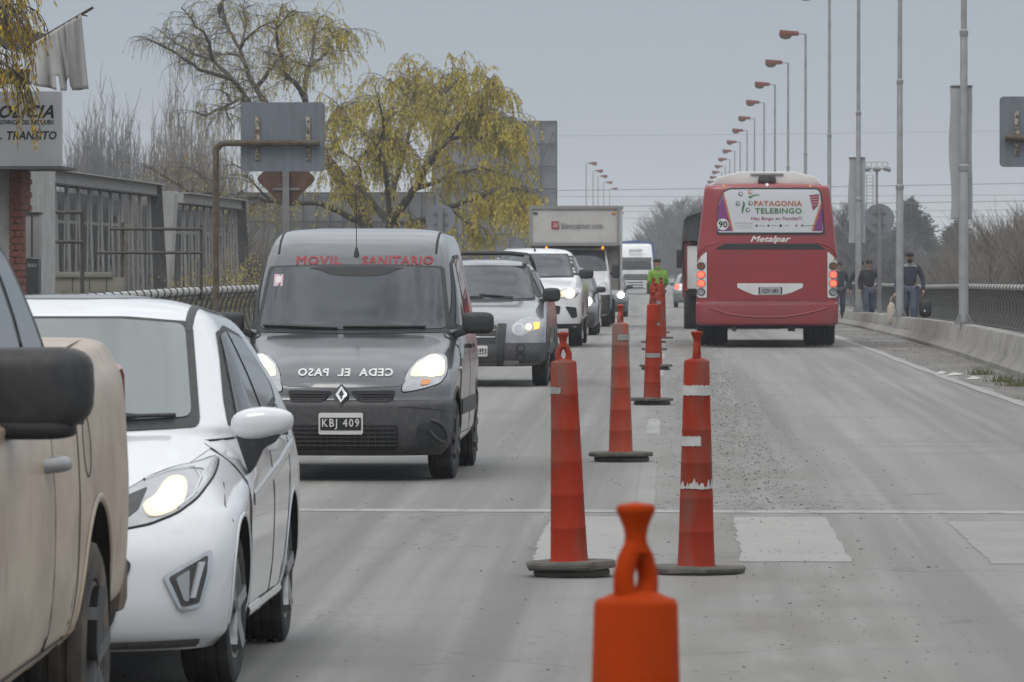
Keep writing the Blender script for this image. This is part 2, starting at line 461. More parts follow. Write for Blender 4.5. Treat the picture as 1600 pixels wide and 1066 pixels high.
mk('paint_white', (.72, .735, .76), .28, coat=1, noise=(5, (.74, .735, .725), .5, .85), noise2=(3, (.58, .56, .53), .62, .85, (1, 1, 2)))
mk('paint_white2', (.80, .81, .82), .3, coat=.8, noise=(3, (.58, .57, .55), .45, .8))
mk('paint_graphite', (.085, .09, .098), .3, .5, coat=1, coat_rough=.12, noise=(6, (.10, .098, .095), .5, .85))
mk('paint_silver', (.25, .265, .28), .3, .6, coat=1, noise=(5, (.36, .35, .34), .45, .8))
mk('paint_beige', (.60, .475, .34), .4, .05, coat=.4, coat_rough=.25, noise=(1.6, (.42, .31, .22), .42, .62, (1, 1, 2.2)), noise2=(7, (.33, .24, .17), .56, .78, (1, 1, .5)))
mk('paint_bluegrey', (.075, .08, .09), .32, .4, coat=.8)
mk('paint_darkgrey', (.10, .105, .115), .32, .4, coat=.8)
mk('glass_van', (.042, .052, .064), .03, ior=1.6, noise=(1.8, (.025, .03, .036), .42, .66, (1, 1, 1.6)))
# ================================================================== ground, road, pavements
mk('concrete', (.31, .31, .305), .85)
def road_material():
    m = M['concrete']; n, l = m.node_tree.nodes, m.node_tree.links; b = n['Principled BSDF']
    t = n.new('ShaderNodeTexCoord')
    def noise(scale, mapping, detail=6):
        mp = n.new('ShaderNodeMapping'); mp.inputs['Scale'].default_value = mapping; l.new(t.outputs['Object'], mp.inputs[0])
        x = n.new('ShaderNodeTexNoise'); x.inputs['Scale'].default_value = scale; x.inputs['Detail'].default_value = detail
        l.new(mp.outputs[0], x.inputs['Vector']); return x.outputs[0]
    def rng(src, a, b_, c=0, d=1):
        r = n.new('ShaderNodeMapRange'); r.inputs[1].default_value = a; r.inputs[2].default_value = b_; r.inputs[3].default_value = c; r.inputs[4].default_value = d
        l.new(src, r.inputs[0]); return r.outputs[0]
    def mix(f, a, col):
        q = n.new('ShaderNodeMix'); q.data_type = 'RGBA'; l.new(f, q.inputs[0])
        if isinstance(a, tuple): q.inputs[6].default_value = (*a, 1)
        else: l.new(a, q.inputs[6])
        q.inputs[7].default_value = (*col, 1); return q.outputs[2]
    def math_(op, a, b_=None, v=None):
        q = n.new('ShaderNodeMath'); q.operation = op; l.new(a, q.inputs[0])
        if b_ is not None: l.new(b_, q.inputs[1])
        if v is not None: q.inputs[1].default_value = v
        return q.outputs[0]
    c = mix(rng(noise(1, (.35, .05, 1)), .35, .7), (.34, .328, .308), (.265, .256, .241))        # broad mottling
    c = mix(rng(noise(1, (1.1, .012, 1), 4), .40, .64, 0, .95), c, (.20, .194, .184))            # tyre tracks along the lanes
    c = mix(rng(noise(1, (5, .06, 1), 5), .45, .8, 0, .75), c, (.41, .40, .38))               # dusty drag streaks
    c = mix(rng(noise(1, (.25, .9, 1), 5), .55, .72, 0, .6), c, (.225, .22, .21))            # cross stains
    sep = n.new('ShaderNodeSeparateXYZ'); l.new(t.outputs['Object'], sep.inputs[0])
    # dirt collected along the lane divider
    d0 = math_('ABSOLUTE', math_('SUBTRACT', sep.outputs[0], None, .45))
    strip = rng(d0, .15, .95, 1, 0)
    c = mix(math_('MULTIPLY', strip, rng(noise(1, (2.2, .45, 1), 8), .38, .62, 0, .9)), c, (.222, .208, .184))
    c = mix(rng(noise(26, (1, .5, 1), 2), .66, .72, 0, .55), c, (.15, .145, .14))                # specks
    # joints between the poured slabs, every six metres
    fr = math_('ABSOLUTE', math_('SUBTRACT', math_('FRACT', math_('MULTIPLY', math_('ADD', sep.outputs[1], None, 1.2), None, 1/6.1)), None, .5))
    c = mix(rng(fr, .0, .004, .55, 0), c, (.13, .13, .128))
    c = mix(math_('MULTIPLY', rng(noise(9, (1.6, .5, 1), 7), .60, .66, 0, .5), rng(noise(.5, (1, .3, 1), 3), .45, .6)), c, (.165, .16, .15))   # chips and scuffs
    vo = n.new('ShaderNodeTexVoronoi'); vo.feature = 'DISTANCE_TO_EDGE'; vo.inputs['Scale'].default_value = .28
    mpv = n.new('ShaderNodeMapping'); mpv.inputs['Scale'].default_value = (1, .45, 1); l.new(t.outputs['Object'], mpv.inputs[0])
    dv = n.new('ShaderNodeVectorMath'); dv.operation = 'ADD'; nv = n.new('ShaderNodeTexNoise'); nv.inputs['Scale'].default_value = 1.3; nv.inputs['Detail'].default_value = 6
    l.new(t.outputs['Object'], nv.inputs['Vector']); l.new(mpv.outputs[0], dv.inputs[0]); l.new(nv.outputs['Color'], dv.inputs[1]); l.new(dv.outputs[0], vo.inputs['Vector'])
    c = mix(math_('MULTIPLY', rng(vo.outputs[0], .0, .006, .6, 0), rng(noise(.4, (1, .5, 1), 3), .48, .55)), c, (.12, .118, .11))              # hairline cracks
    sc_n = n.new('ShaderNodeVectorMath'); sc_n.operation = 'SCALE'; sc_n.inputs['Scale'].default_value = .62; l.new(c, sc_n.inputs[0])
    l.new(sc_n.outputs[0], b.inputs['Base Color'])
    bp = n.new('ShaderNodeBump'); bp.inputs['Strength'].default_value = .35; bp.inputs['Distance'].default_value = .01
    l.new(noise(70, (1, 1, 1), 6), bp.inputs['Height']); l.new(bp.outputs[0], b.inputs['Normal'])
    b.inputs['Roughness'].default_value = .78
road_material()
mk('soil', (.15, .135, .11), .95, noise=(.12, (.20, .18, .14), .35, .7), noise2=(1.5, (.09, .085, .06), .5, .75))
mk('dirt', (.156, .145, .129), .95, noise=(.8, (.211, .204, .195), .42, .68, (1, .4, 1)), noise2=(5, (.113, .103, .090), .5, .75, (1, .4, 1)), bump=(30, .3))
mk('pavement', (.195, .195, .191), .9, noise=(1.5, (.140, .140, .136), .4, .7), bump=(40, .3))
mk('road_white', (.328, .321, .300), .85, noise=(2.2, (.289, .285, .273), .4, .7, (1, .4, 1)), noise2=(11, (.211, .207, .199), .60, .70, (1, .35, 1)))
mk('road_faint', (.289, .282, .265), .85, noise=(1.4, (.254, .247, .234), .42, .58, (1, .5, 1)))
mk('road_worn', (.351, .351, .335), .8, noise=(3, (.273, .273, .269), .4, .68), noise2=(7, (.226, .222, .215), .52, .66, (1, .3, 1)))
mk('barrier', (.290, .277, .251), .9, noise=(.9, (.211, .198, .176), .42, .68), noise2=(3, (.141, .132, .123), .55, .8, (1, .6, 1.6)), bump=(25, .5))
YS = [-30, 0, 20, 40, 60, 80, 97, 106, 115, 128, 140, 153, 167, 200, 250, 320, 390, 500, 700, 1100, 2500]
def strip(name, x0, x1, dz, m, ys=YS, kind='structure', nx=1, h=0):
    b = MB(); fx = (lambda a, y: a(y) if callable(a) else a)
    for y in ys:
        for i in range(nx+1):
            b.v.append((fx(x0, y)+(fx(x1, y)-fx(x0, y))*i/nx, y, zr(y)+dz))
    k = nx+1
    b.f = [(j*k+i, j*k+i+1, (j+1)*k+i+1, (j+1)*k+i) for j in range(len(ys)-1) for i in range(nx)]
    if h:   # kerb faces
        for sgn, i in ((1, 0), (-1, nx)):
            o = len(b.v); b.v += [(fx((x0, x1)[i > 0], y), y, zr(y)+dz-h) for y in ys]
            b.f += [(j*k+i, (j+1)*k+i, o+j+1, o+j) for j in range(len(ys)-1)]
    return b.build(name, m, smooth=False, kind=kind)
strip('road', -5.4, 4.9, 0, M['concrete'])
# terrain either side falls away to the river bank once the bridge begins
g = MB(); xs = [-3000, -600, -150, -60, -30, -16, -9.2, 7.8, 14, 30, 60, 150, 600, 3000]; ys = [-200, -30, 40, 70, 90, 110, 150, 250, 400, 700, 1200, 3000, 6500]
for y in ys:
    for x in xs:
        lo = min(max((y-70)/60, 0), 1)*min(max((abs(x+1)-8)/6, 0), 1)
        g.v.append((x, y, zr(min(y, 2500))-.3-2.2*lo))
k = len(xs)
g.f = [(j*k+i, j*k+i+1, (j+1)*k+i+1, (j+1)*k+i) for j in range(len(ys)-1) for i in range(k-1)]
g.build('ground', M['soil'], smooth=False, kind='structure')
strip('pavement', 5.3, 7.6, .1, M['pavement'], h=.4)
strip('pavement', -9.0, -5.45, .13, M['pavement'], h=.4)
YE = [20, 40, 50, 56, 63, 70, 76, 83, 90, 100, 109, 120, 135, 150, 167, 200, 250, 320, 390, 500]
edge = lambda y: float(np.interp(y, [20, 50, 63, 76, 90, 109, 150, 500], [5.4, 4.25, 3.88, 3.70, 3.56, 3.45, 3.4, 3.4]))
strip('dirt_verge', lambda y: edge(y)+.16+.12*math.sin(y*.9), 4.95, .004, M['dirt'], list(np.linspace(20, 95, 60))+[y for y in YE if y > 96])
strip('edge_line', lambda y: edge(y)-.02+.012*math.sin(y*3.1), lambda y: edge(y)+.13+.012*math.sin(y*2.3+1), .006, M['road_white'], list(np.linspace(20, 97, 50))+[y for y in YE if y > 97])
def marking(name, x0, x1, y0, y1, m, skew=0, jag=.03, seed=0, step=.07):
    r = random.Random(seed); poly = []
    for (ax, ay), (bx, by) in zip([(x0, y0), (x1, y0), (x1, y1), (x0, y1)], [(x1, y0), (x1, y1), (x0, y1), (x0, y0)]):
        k = max(2, int(math.hypot(bx-ax, by-ay)/step))
        lat = abs(bx-ax) > abs(by-ay)
        nj = lambda q, o: jag*(1.6*mnoise.noise((q*1.3+seed, o, 0))+1.3*mnoise.noise((q*5.1, seed, o))+.9*mnoise.noise((q*17, o, seed)))
        poly += [(ax+(bx-ax)*i/k+(0 if lat else nj(ay+(by-ay)*i/k, ax)), ay+(by-ay)*i/k+(nj(ax+(bx-ax)*i/k, ay)*1.5 if lat else 0)) for i in range(k)]
    b = MB(); b.add([(x, y+skew*x, zr(y)+.0025) for x, y in poly], [tuple(range(len(poly)))])
    return b.build(name, m, smooth=False, kind='structure')
marking('stop_line', -4.6, 4.7, 36.8, 37.2, M['road_worn'], skew=-.05, jag=.004, seed=1)
for i, (a, b_, y0, y1) in enumerate([(-.765, -.22, 31.0, 36.2), (.385, .98, 30.9, 36.2), (1.72, 2.3, 30.7, 35.6), (-2.95, -2.36, 31.5, 36.2), (2.95, 3.5, 30.7, 35.6)]):
    marking('crosswalk_stripe', a, b_, y0, y1, M['road_white' if i < 2 else 'road_faint'], jag=.013, seed=10+i)
for i, (y0, y1) in enumerate([(38, 45.5), (52.8, 58), (66, 71), (79, 84), (92, 97), (105, 110), (118, 123), (131, 136)]):
    marking('centre_dash', -.24, -.11, y0, y1, M['road_faint' if i == 0 else 'road_worn'], jag=.01, seed=30+i)

# loose stones and grit along the divider and the verge
mk('stone', (.066, .064, .059), .95, noise=(40, (.133, .125, .117), .45, .6))
r = random.Random(3); gv = MB()
def stone(b, x, y, s, z=None):
    z = zr(y) if z is None else z
    p = [(x+s*r.uniform(.6, 1.1)*math.cos(a), y+s*r.uniform(.6, 1.1)*math.sin(a), z) for a in (0, 1.3, 2.5, 3.8, 5.1)]
    b.add(p+[(x+s*r.uniform(-.3, .3), y+s*r.uniform(-.3, .3), z+s*r.uniform(.35, .7))], [(i, (i+1) % 5, 5) for i in range(5)])
for _ in range(5200):
    y = 30+85*r.random()**.9; u = r.gauss(.62, .30) if r.random() < .8 else r.gauss(.1, .9)
    stone(gv, u, y, abs(r.gauss(.001, .0048))+.002)
for _ in range(3800):
    y = r.uniform(37, 82); stone(gv, r.gauss(.62 if r.random() < .7 else .2, .17), y, abs(r.gauss(.002, .005))+.003)
for _ in range(700): stone(gv, r.uniform(-3.2, 4.5), r.uniform(14, 60), abs(r.gauss(.004, .004))+.002)
for _ in range(900):
    y = r.uniform(55, 130); stone(gv, edge(y)+r.uniform(.2, 1.2), y, abs(r.gauss(.004, .009))+.004, zr(y)+.004)
for _ in range(420): stone(gv, r.gauss(.75, .35), r.uniform(15, 32), abs(r.gauss(.001, .004))+.002)
gv.build('gravel', M['stone'], smooth=False, kind='stuff')
sp_ = at(850, 1045, 22); st = MB(); stone(st, sp_.x, 22.8, .016)
st.build('stone', M['stone'], smooth=False, label='single dark pebble on the bare lane in front of the foremost cone', cat='stone')
mk('litter_paper', (.484, .476, .452), .8)
for i, (px, y, s) in enumerate([(1470, 80, .09), (1490, 79, .14), (1520, 76.5, .12)]):
    q = at(px, 570, y); b = MB(); b.add([(q.x-s, y-.1, zr(y)+.008), (q.x+s*.4, y-.16, zr(y)+.012), (q.x+s, y+.05, zr(y)+.03), (q.x-s*.2, y+.15, zr(y)+.02), (q.x, y, zr(y)+.05)],
        [(0, 1, 4), (1, 2, 4), (2, 3, 4), (3, 0, 4)])
    b.build('litter', M['litter_paper'], smooth=False, label=['crumpled white scrap lying furthest along the dirt verge', 'larger white scrap in the middle of the verge litter', 'pale crumpled scrap nearest the grass tufts on the verge'][i], cat='litter', group='scraps of litter on the dirt verge')
mk('grass', (.07, .095, .03), .8, noise=(30, (.16, .14, .06), .4, .65))
for i, (px, y, n_, w_) in enumerate([(1532, 79.5, 120, .09), (1568, 75, 130, .11), (1592, 72.5, 150, .12)]):
    q = at(px, 580, y); b = MB()
    for _ in range(n_):
        x, yy = q.x+r.gauss(0, w_), y+r.gauss(0, w_*2.2); h = r.uniform(.04, .15); dx = r.uniform(-.05, .05)
        b.add([(x-.004, yy, zr(y)), (x+.006, yy, zr(y)), (x+dx, yy+r.uniform(-.04, .04), zr(y)+h)], [(0, 1, 2)])
    b.build('grass_tuft', M['grass'], smooth=False, kind='stuff', label=['small grass tuft at the foot of the barrier joint', 'green grass tuft in the middle of the verge weeds', 'green grass tuft nearest the camera on the verge'][i], group='grass tufts on the dirt verge')

# concrete barrier, cast in lengths
hb = lambda y: float(np.interp(y, [80, 97, 124, 152, 200], [.52, .50, .41, .38, .4]))
y0 = 66.3
ORD = ['first', 'second', 'third', 'fourth', 'fifth', 'sixth', 'seventh', 'eighth', 'ninth', 'tenth', 'eleventh', 'twelfth', 'thirteenth', 'fourteenth', 'fifteenth', 'sixteenth', 'seventeenth', 'eighteenth']
for i in range(14):
    y1 = y0+8.9; b = MB(); k = 0
    for yy in np.linspace(y0+.02, y1-.02, 5):
        h = hb(yy); z = zr(yy)
        b.v += [(x, yy, z+q) for x, q in ((4.76, -.05), (4.76, .07*h/.5), (4.885, .2*h/.5), (4.94, h-.015), (4.955, h), (5.16, h), (5.175, h-.015), (5.2, -.05))]; k += 1
    b.f = [(j*8+i_, (j+1)*8+i_, (j+1)*8+i_+1, j*8+i_+1) for j in range(4) for i_ in range(7)] + [tuple(range(8)), tuple(range(39, 31, -1))]
    if i == 0: ll = 'nearest length of the weathered concrete barrier, at the right edge'
    else: ll = ('length of concrete barrier beside the grass tufts, past the first joint', 'length of concrete barrier below the tall post with the grey banner', 'length of concrete barrier in front of the man with the black bag')[i-1] if i < 4 else ORD[i-4]+' barrier length beyond the man with the black bag, running on beside the bus'
    b.build('concrete_barrier', M['barrier'], label=ll, cat='barrier', group='concrete barrier lengths along the right edge')
    y0 = y1

# ------------------------------------------------------------------ bridge railings: fat top pipe bound with dark bands, bowed mesh below
mk('rail_pipe', (.50, .49, .46), .6, noise=(3, (.3, .28, .25), .5, .75))
mk('rail_dark', (.045, .047, .047), .7, noise=(4, (.09, .085, .075), .45, .7))
mk('rail_mesh', (.115, .116, .113), .7, noise=(1.2, (.17, .165, .155), .4, .7))
def railing(X, ya, yb, label, out):
    t = thing('bridge_railing', label, 'railing', (X, ya, 0)); n = int((yb-ya)/1.2); H = .93
    z0 = lambda y: zr(y+ya)+.12
    MB().tube([(0, y, z0(y)+H) for y in np.linspace(0, yb-ya, 60)], .072, 10).build('top_rail', M['rail_pipe'], t)
    MB().tube([(0, y, z0(y)+.04) for y in np.linspace(0, yb-ya, 60)], .03, 6).build('bottom_rail', M['rail_dark'], t)
    bow = lambda q: out*.16*math.sin(math.pi*q)**1.0
    pm = MB(); pm.tube([(bow(q/8), 0, .04+(H-.04)*q/8) for q in range(9)], .028, 6); pme = pm.mesh('post', M['rail_dark'])
    rm = MB(); rm.lathe([(.066, -.05), (.086, -.05), (.086, .05), (.066, .05)], 12, axis='y'); rme = rm.mesh('band', M['rail_dark'])
    for i in range(n):
        y = .4+i*1.2
        if i < 110:
            o = link('post', pme, t); o.location = (0, y, z0(y))
        o = link('band', rme, t); o.location = (0, y+.1, z0(y)+H)
        b = MB()
        for j in range(10):      # bars of the panel, slanting
            yy = y+.06+j*.12
            pts = [(bow(q/5), yy+.18*q/5-.09, z0(yy)+.05+(H-.1)*q/5) for q in range(6)]
            for a, c in zip(pts, pts[1:]):
                b.add([(a[0], a[1]-.022, a[2]), (a[0], a[1]+.022, a[2]), (c[0], c[1]+.022, c[2]), (c[0], c[1]-.022, c[2])], [(0, 1, 2, 3)])
            if j % 3 == 0: 
                zz = .15+.2*(j/3); xb = bow(zz/H)
                b.add([(xb, y, z0(y)+zz), (xb, y+1.2, z0(y)+zz), (xb, y+1.2, z0(y)+zz+.03), (xb, y, z0(y)+zz+.03)], [(0, 1, 2, 3)])
        b.build('mesh_panel', M['rail_mesh'], t, smooth=False, kind='stuff')
    return t
railing(7.35, 84, 260, 'dark bowed railing with pale banded top pipe beside the walkers', 1)
railing(-8.35, 72, 190, 'dark bowed railing with white banded top pipe beyond the white hatchback', -1)

# ------------------------------------------------------------------ street lamps
mk('galv', (.40, .405, .41), .5, .35, noise=(3, (.30, .30, .30), .45, .7))
mk('galv_dark', (.24, .245, .25), .55, .3, noise=(3, (.18, .17, .165), .45, .7))
mk('lamp_red', (.23, .07, .055), .5)
mk('lamp_bowl', (.20, .185, .12), .25, coat=.6)
def lamp(label, x, y, ztop, side, group, zb):
    t = thing('street_lamp', label, 'street lamp', (x, y, zb), group=group); H = ztop-zb
    MB().lathe([(.083, .02), (.078, 3.16-zb), (.07, 3.2-zb)], 12).lathe([(.066, 3.2-zb), (.062, 5.46-zb), (.055, 5.5-zb)], 12).lathe([(.052, 5.5-zb), (.042, H-.02), (.001, H)], 12).build('pole', M['galv'], t)
    MB().lathe([(.083, 3.1-zb), (.089, 3.12-zb), (.089, 3.2-zb), (.07, 3.22-zb)], 12, caps=False).build('collar', M['galv'], t)
    MB().lathe([(.066, 5.4-zb), (.073, 5.42-zb), (.073, 5.5-zb), (.055, 5.52-zb)], 12, caps=False).build('collar', M['galv'], t)
    b = MB().box((0, 0, .012), (.3, .3, .024))
    for a, c in ((1, 1), (1, -1), (-1, 1), (-1, -1)): b.bar((.13*a, .13*c, .02), (.07*a, .07*c, .16), .02, .02)
    b.build('base_plate', M['galv_dark'], t)
    MB().tube([(0, 0, H-.03), (side*.12, 0, H-.02), (side*.27, 0, H)], .03, 6).build('arm', M['galv'], t)
    s = side
    hd = MB().prism([(.25, -.09), (.25, .07), (.96, .13), (.99, -.06), (.9, -.10)], lambda u, v, h: (s*u, h, H+v), -.13, .13).build('lamp_head', M['lamp_red'], t, bevel=.02)
    MB().ball((s*.74, 0, H-.09), (.23, .125, .14), 12, 8).build('lamp_bowl', M['lamp_bowl'], hd)
    return t
LX = 4.98
LD = [97.3, 124.5, 152, 180, 212, 243.7, 274.6, 306.7, 342, 375.5, 413.5, 448.8, 487.5, 525.7, 561.8, 598, 635, 672]
LL = ['tallest looking grey lamp post nearest the right edge, carrying a long banner', 'bare grey lamp post beside the man with the black bag', 'grey lamp post with the shorter banner, beside the round sign',
      'lamp post just right of the bus, its bowl cut by the top edge', 'nearest lamp with its whole red head in view, highest of the row', 'second whole red lamp head of the row, counting down from the top']
for i, y in enumerate(LD):
    zb = zr(y)+hb(y)
    lamp(LL[i] if i < len(LL) else ORD[i-4]+' whole red lamp head of the row, counting down from the top', LX, y, 9.93, -1, 'street lamps along the right barrier', zb)
for i, y in enumerate([508, 553, 590, 640, 700, 1100]):
    lamp(ORD[i]+' from the left of the far lamps rising beyond the box truck' if i < 5 else 'most distant lone lamp just right of the box truck', -7.6 if i < 5 else -10.1, y, 9.93, 1, 'far street lamps on the left side', zr(y))
# banners strapped behind two posts
mk('banner', (.47, .485, .50), .7, noise=(2, (.38, .39, .40), .4, .7))
def banner(label, x, y, z0, z1, w_, sk):
    t = thing('banner', label, 'banner', (x, y+.13, 0), group='banners on lamp posts')
    b = MB(); n = 10
    for k_ in (0, 1):
        for i in range(n+1):
            z = z0+(z1-z0)*i/n; wv = .02*math.sin(i*.9)+sk*(i/n)
            b.v += [(-w_*.58+wv, .03*k_+.02*math.sin(i*.6), z), (w_*.42+wv*.3, .03*k_, z)]
    m_ = 2*(n+1)
    for i in range(n):
        a = 2*i; b.f += [(a, a+1, a+3, a+2), (m_+a+1, m_+a, m_+a+2, m_+a+3), (a, a+2, m_+a+2, m_+a), (a+1, m_+a+1, m_+a+3, a+3)]
    b.f += [(0, m_, m_+1, 1), (2*n, 2*n+1, m_+2*n+1, m_+2*n)]
    b.build('cloth', M['banner'], t)
    for z in (z0, z1): MB().tube([(-w_*.58, -.02, z), (w_*.42, -.02, z)], .016, 6).build('rod', M['galv_dark'], t)
banner('long grey banner behind the post nearest the right edge', LX, LD[0], 2.3, 4.56, .37, -.03)
banner('shorter pale banner behind the post beside the bus', LX, LD[2], 2.0, 4.28, .44, .0)

# ------------------------------------------------------------------ road signs, all seen from the back
mk('sign_back', (.20, .225, .258), .55, .25, noise=(1.5, (.165, .185, .21), .4, .7, (6, 1, 1)))
mk('sign_back_light', (.27, .29, .32), .5, .35, noise=(2, (.20, .21, .23), .4, .7))
mk('rust', (.135, .112, .085), .85, noise=(9, (.085, .06, .042), .4, .65))
mk('rust_plate', (.105, .062, .048), .85, noise=(6, (.17, .10, .07), .45, .7))
mk('bracket', (.42, .39, .33), .6, .4, noise=(14, (.16, .10, .06), .45, .65))
def ztop(px, py, y): return at(px, py, y)
def gantry_sign(label, c, y, w_, h_, poleX, side, plate_only=False):
    t = thing('road_sign', label, 'road sign', (c.x, y, 0)); z = c.z
    MB().prism(rrect(-w_/2, -h_/2, w_/2, h_/2, .06, 4), lambda u, v, q: (u, q, z+v), 0, .012).build('plate', M['sign_back'], t)
    for x in (-w_*.3, w_*.3):
        b = MB().box((x, -.02, z-.02), (.06, .025, h_*.62)).box((x, -.05, z-.055), (.075, .05, .14))
        br = b.build('bracket', M['bracket'], t, bevel=.004)
        nb = MB()
        for q in (-.26, -.13, .1, .24): nb.lathe([(.016, 0), (.016, -.03), (.001, -.03)], 8, (x, -.03, z+q*h_/.98-.02), axis='y')
        nb.build('bolt', M['rust'], br)
    px_ = poleX-c.x; zp = z-.09; s = -side
    pts = [(-s*w_*.44, -.09, zp)] + [(px_-s*.12*(-1)*-1*0+ (s*-.12)*0 + (px_ and 0), -.09, zp)][:0]
    arc = [(px_-s*.14*(1-math.sin(R(a))), -.09, zp-.14*(1-math.cos(R(a)))) for a in (0, 30, 60, 90)]
    arc = [(px_-s*.14+s*.14*math.sin(R(a)), -.09, zp-.14+.14*math.cos(R(a))) for a in (0, 22, 45, 68, 90)]
    MB().tube(pts+arc+[(px_, -.09, zr(y)-.1)], .048, 10).build('bent_pole', M['rust'], t)
    return t
c = at(442, 214, 81); gantry_sign('grey rectangular sign back hung on a bent rusty pole, left of the road', c, 81, 1.2, .985, at(338, 214, 81).x, 1)
c = at(1628, 206, 81); gantry_sign('grey sign back cut by the right edge of the photograph', c, 81, 1.2, 1.0, at(1740, 214, 81).x, -1)
def post_sign(label, px, py, y, poly, m, post_w, name='road_sign'):
    c = at(px, py, y); t = thing(name, label, 'road sign', (c.x, y, zr(y)+.1)); z = c.z-zr(y)-.1; top = max(v for u, v in poly)
    MB().prism(poly, lambda u, v, q: (u, q, z+v), 0, .01).build('plate', m, t, ang=20)
    MB().box((0, -.04, (z+top*.72)/2), (post_w, .05, z+top*.72)).build('post', M['galv_dark'], t)
    for q in (-.35, .35): MB().box((0, -.012, z+q*top), (top*.95, .02, .035)).build('bracket', M['galv_dark'], t)
post_sign('rusty diamond sign back below the grey rectangular sign', 447, 280, 86, rc([(0, -.46), (.46, 0), (0, .46), (-.46, 0)], .07), M['rust_plate'], .1)
post_sign('round sign back left of the road, in front of the yellow willow', 688, 342, 116, circ(0, 0, .3, 28), M['sign_back_light'], .11)
post_sign('round sign back on thin post right of the bus', 1374, 342, 142, circ(0, 0, .375, 28), M['sign_back_light'], .1)

# ------------------------------------------------------------------ power cables and floodlight mast
mk('cable', (.22, .225, .23), .7)
for i, (p0, p1, d, rr) in enumerate([((600, 303), (1250, 303), 620, .026), ((700, 327), (1300, 326), 640, .026), ((880, 338), (1300, 336), 700, .024),
        ((1250, 302), (1750, 262), 420, .024), ((1250, 326), (1750, 292), 400, .024), ((1250, 214), (1750, 187), 500, .012)]):
    a, b_ = at(*p0, d), at(*p1, d); a.x -= 40; b_.x += 40
    MB().tube([a.lerp(b_, u)+Vector((0, 0, -1.2*4*u*(1-u)*.25)) for u in np.linspace(0, 1, 25)], rr, 5).build('power_cable', M['cable'],
        label=['upper power cable crossing the sky above the box truck', 'middle power cable crossing behind the far lamps', 'lowest power cable just above the far truck',
               'power cable rising to the right above the round sign', 'lower power cable rising to the right behind the banners', 'faint thin cable high in the sky right of the bus'][i], cat='cable', group='power cables')
c = at(1370, 264, 470); t = thing('floodlight_mast', 'distant mast with a crossbar of floodlights right of the bus', 'floodlight mast', (c.x, 470, zr(470)-2))
H = c.z-zr(470)+2
MB().tube([(0, 0, 0), (0, 0, H)], [.16, .1], 8).build('mast', M['galv_dark'], t)
b = MB()
for i in range(14): b.tube([(-.3, 0, H-3.6+i*.28), (-.85, 0, H-3.6+i*.28)], .02, 4)
b.tube([(-.3, 0, H-8), (-.3, 0, H-.5)], .03, 4).tube([(-.85, 0, H-8), (-.85, 0, H-.5)], .03, 4).build('ladder', M['galv_dark'], t)
b = MB().box((0, 0, H), (2.0, .2, .1))
for x in (-1, -.5, 0, .5, 1): b.tube([(x*.9, 0, H), (x*.9, 0, H+.55)], .025, 4)
b.tube([(-.9, 0, H+.55), (.9, 0, H+.55)], .025, 4).build('platform', M['galv_dark'], t)
for x in (-1, 0, 1): MB().box((x*.85, -.2, H-.02), (.62, .35, .3), rx=.5, ry=x*.25).build('floodlight', M['galv_dark'], t, bevel=.04)
